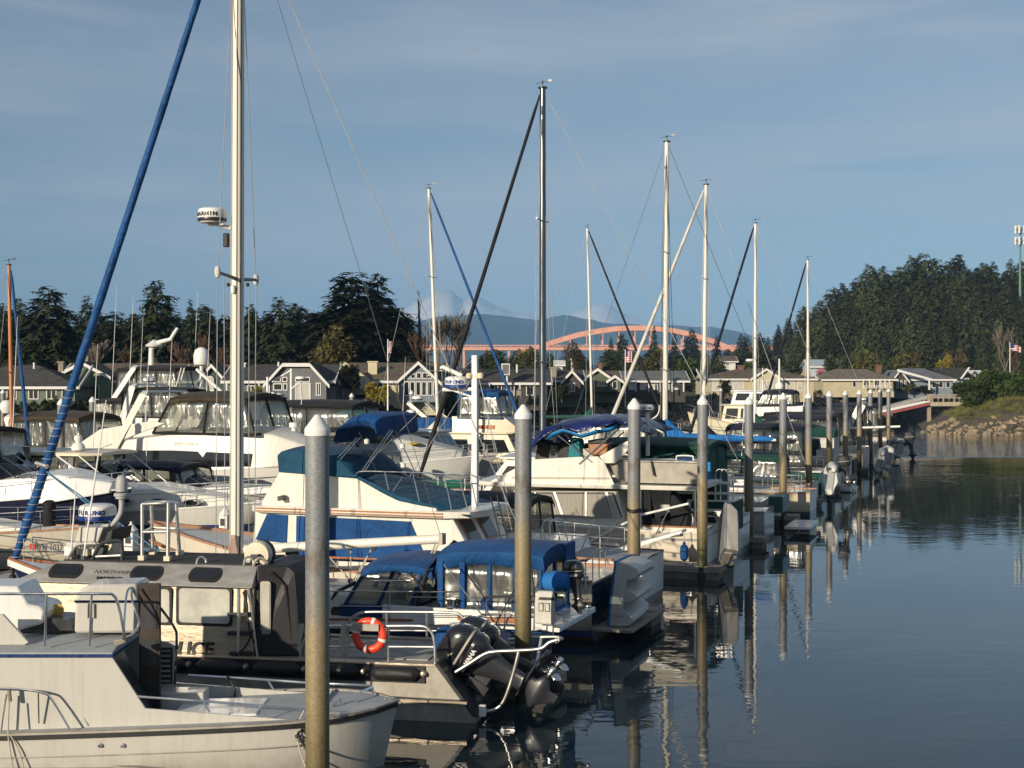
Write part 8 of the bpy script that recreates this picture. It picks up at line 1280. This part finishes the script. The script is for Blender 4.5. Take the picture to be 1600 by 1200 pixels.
# ---------------- more of the crowd in the middle of the marina
def small(lab, d, v, so, L_, B, hm, cm, z0=1.2, z1=1.7, top=2.6, name='motorboat', extra=None):
    b = GB(name,lab,'motorboat',d,v,so); b.hull(L_,B,z0,z1,hm,pw=2.2,rake=1.1,trim=TEAKW if L_ > 9 else GELW); b.loft([(L_*.4,.4,z0-.1,.6,z0+.55,.1),(L_*.68,.55,z0,.85,z0+.6,.12),(L_*.88,1.0,z1-.2,1.15,z1+.15,.06)],'foredeck_cap',GELW); b.screen(L_*.42,L_*.6,z0+.55,z0+1.25); b.camper(L_*.1,L_*.5,z0+.3,top,cm,sl1=-.3,nside=2); b.whip(L_*.3,.4,z0+.4,3.5,.04*(1 if L_ > 9 else -1)); return b
b = small('small white motorboat with black canvas and low rails behind the trawler boat deck rail',-1,21.4,-3.2,9.5,3.0,H_WHT,BLKC)
b = small('small grey motorboat with navy canvas tucked behind the trawler flybridge',1,32.6,-27.0,9,3.0,H_GRY,NAVY)
b = small('small white motorboat with black canvas ahead of the navy hulled cruiser at left',1,14.2,-30.0,9.5,3.1,H_BLUE,BLKC,top=2.9)
b = small('low white motorboat with dark blue canvas between the cream trawler and the pilothouse boat',1,56.3,-28.5,9.5,3.1,H_WHT,DKBL)
b = small('low cream motorboat with brown canvas beyond the cream trawler with blue enclosure',1,72.0,-28.5,10,3.2,H_CRM,BRNC)
b = small('low white motorboat with black canvas among the masts left of the cream fishing boat',1,82.0,-28.5,10,3.2,H_WHT,BLKC)
b = small('low white motorboat with green canvas beyond the tarp covered motor yacht',-1,48.0,.2,9.5,3.1,H_WHG,GRNC)
x, y = SV(s_px(655,33.0),33.0); e = empty('kayak','dark green kayak lying on a boat foredeck behind the trawler rail','kayak',(x,y,1.95),YAW); mb = MB(); mb.loft([[(q,.33*w*cos(a),.2+.2*w*sin(a)) for a in [2*pi*k/12 for k in range(12)]] for q, w in ((-2.1,.06),(-1.5,.6),(-.6,1),(.6,1),(1.5,.6),(2.1,.06))]); mk(mb,'hull',mat('green_plastic',(.01,.11,.06),.4),e); mb = MB(); mb.lathe([(.0,.0),(.22,.0),(.24,.03),(.0,.02)],(0,0,.385),16); mk(mb,'cockpit_rim',BLK,e)
for i, (s_, v, ztop, zb_) in enumerate([(-19.5,21,7.4,1.5),(-22,31,9.0,3),(-20,38,7.2,2.5),(-25,26,8.8,3.2),(-21,50,8.4,2.6),(-24,55,9.2,3),(-18.6,44,6.0,1.6)]):
    pass
for lab, s_, v, ang in (('white dock cart with two wheels on the walkway behind the trawler',-16.6,35,0),):
    x, y = SV(s_,v); e = empty('dock_cart',lab,'cart',(x,y,.42),YAW+.4); mb = MB(); mb.loft([[(-.5,-.3,.3),(.5,-.3,.3),(.5,.3,.3),(-.5,.3,.3)],[(-.65,-.38,.7),(.65,-.38,.7),(.65,.38,.7),(-.65,.38,.7)]]); mk(mb,'tub',WHT,e,sm=0); 
    for yy in (-.42,.38): mb = MB(); mb.lathe([(0,0),(.22,0),(.24,.02),(.22,.05),(0,.05)],(0,yy,.24),16,'y'); mk(mb,'wheel',BLK,e)
    mb = MB(); mb.tube([(.6,-.3,.68),(1.1,-.3,.9),(1.1,.3,.9),(.6,.3,.68)],.018,6); mk(mb,'handle',STEEL,e)
# ------------------------------------------------------------------ light, air, camera
SUN_EL, SUN_AZ = radians(15), radians(180+37)     # azimuth clockwise from +Y: behind the camera, to the left
sd = Vector((sin(SUN_AZ)*cos(SUN_EL), cos(SUN_AZ)*cos(SUN_EL), sin(SUN_EL)))
sl = bpy.data.lights.new('sun', 'SUN'); sl.energy = 5.0; sl.angle = radians(.5); sl.color = (1.0,.87,.69)
so = bpy.data.objects.new('sun', sl); COL.objects.link(so); so.rotation_euler = (-sd).to_track_quat('-Z', 'Y').to_euler(); so.location = (-30,-40,40)
wd = bpy.data.worlds.new('World'); SC.world = wd; wd.use_nodes = True; nt = wd.node_tree; L = nt.links.new
bg = nt.nodes['Background']; sk = N(nt, 'ShaderNodeTexSky'); sk.sky_type = 'NISHITA'; sk.sun_disc = False; sk.sun_elevation = SUN_EL; sk.sun_rotation = SUN_AZ
sk.air_density = 1.0; sk.dust_density = .35; sk.ozone_density = 3.0
tc = N(nt, 'ShaderNodeTexCoord'); mp = N(nt, 'ShaderNodeMapping'); mp.inputs['Scale'].default_value = (1.6,1.6,9); mp.inputs['Rotation'].default_value = (0,radians(5),0); L(tc.outputs['Generated'], mp.inputs[0])
n1 = N(nt, 'ShaderNodeTexNoise', Scale=2.2, Detail=7.0, Roughness=.55, Distortion=.6); L(mp.outputs[0], n1.inputs['Vector'])
def MT(op, a, b=None, c=None):
    n = N(nt, 'ShaderNodeMath', operation=op)
    for i, q in enumerate((a, b, c)):
        if q is None: continue
        if isinstance(q, (int, float)): n.inputs[i].default_value = q
        else: L(q, n.inputs[i])
    return n.outputs[0]
sx = N(nt, 'ShaderNodeSeparateXYZ'); L(tc.outputs['Generated'], sx.inputs[0]); ya = MT('MAXIMUM', MT('ABSOLUTE', sx.outputs[1]), .05); az = MT('DIVIDE', sx.outputs[0], ya); el = MT('DIVIDE', sx.outputs[2], ya)
n2 = N(nt, 'ShaderNodeTexNoise', Scale=7.0, Detail=5.0, Roughness=.55); mp2 = N(nt, 'ShaderNodeMapping'); mp2.inputs['Scale'].default_value = (.35,.35,3.2); L(tc.outputs['Generated'], mp2.inputs[0]); L(mp2.outputs[0], n2.inputs['Vector'])
wob = MT('MULTIPLY_ADD', n2.outputs['Fac'], .06, -.03)
def streak(e0, slope, wid, a0=0, aw=9):
    d = MT('DIVIDE', MT('SUBTRACT', MT('ADD', el, wob), MT('MULTIPLY_ADD', az, slope, e0)), wid); v = MT('POWER', 2.718, MT('MULTIPLY', MT('MULTIPLY', d, d), -1.0))
    q = MT('DIVIDE', MT('SUBTRACT', az, a0), aw); return MT('MULTIPLY', v, MT('POWER', 2.718, MT('MULTIPLY', MT('MULTIPLY', q, q), -1.0)))
f0 = ramp(nt, [(.34, g(.18)), (.5, g(.36)), (.68, g(.7))], n1.outputs['Fac'])
f = MT('ADD', MT('ADD', f0, MT('MULTIPLY', streak(.118,.17,.03,.3,.5), .5)), MT('ADD', MT('MULTIPLY', streak(.235,.05,.03,-.1,.5), .3), MT('MULTIPLY', streak(.10,.02,.035,-.1,.4), .14)))
f = MT('SUBTRACT', f, MT('ADD', MT('MULTIPLY', streak(.131,.08,.0055,.25,.085), .45), MT('ADD', MT('MULTIPLY', streak(.108,.05,.005,.12,.1), .2), MT('MULTIPLY', streak(.085,.0,.008,-.33,.12), .22))))
fc = N(nt, 'ShaderNodeClamp'); L(f, fc.inputs[0])
mx = N(nt, 'ShaderNodeMix', data_type='RGBA'); L(fc.outputs[0], mx.inputs[0]); L(sk.outputs[0], mx.inputs[6]); mx.inputs[7].default_value = (5.7,6.15,7.0,1)
L(mx.outputs[2], bg.inputs[0]); bg.inputs[1].default_value = .072
if HAZE:
    mb = MB(); mb.box((-9000,-400,-4.5), (9000,17500,1050))
    hz = bpy.data.materials.new('haze_air'); hz.use_nodes = True; hn = hz.node_tree; hn.nodes.remove(hn.nodes['Principled BSDF'])
    pv = N(hn, 'ShaderNodeVolumePrincipled'); pv.inputs['Density'].default_value = HAZE; pv.inputs['Color'].default_value = (.30,.60,1,1); pv.inputs['Anisotropy'].default_value = -.25
    hn.links.new(pv.outputs[0], hn.nodes['Material Output'].inputs['Volume']); stuff(mk(mb, 'haze', hz, sm=0))
cam = bpy.data.cameras.new('camera'); co = bpy.data.objects.new('camera', cam); COL.objects.link(co); co.location = (0,0,HC); co.rotation_euler = (pi/2,0,0)
cam.sensor_width = 36; cam.lens = F/1600*36; cam.shift_y = -5/1600; cam.clip_end = 90000; cam.clip_start = .1; SC.camera = co
SC.view_settings.view_transform = 'Standard'; SC.view_settings.look = 'None'; SC.view_settings.exposure = EXPO; SC.view_settings.gamma = 1
SC.cycles.max_bounces = 8; SC.cycles.transparent_max_bounces = 24; SC.cycles.caustics_reflective = False; SC.cycles.caustics_refractive = False
SC.cycles.sample_clamp_indirect = 4
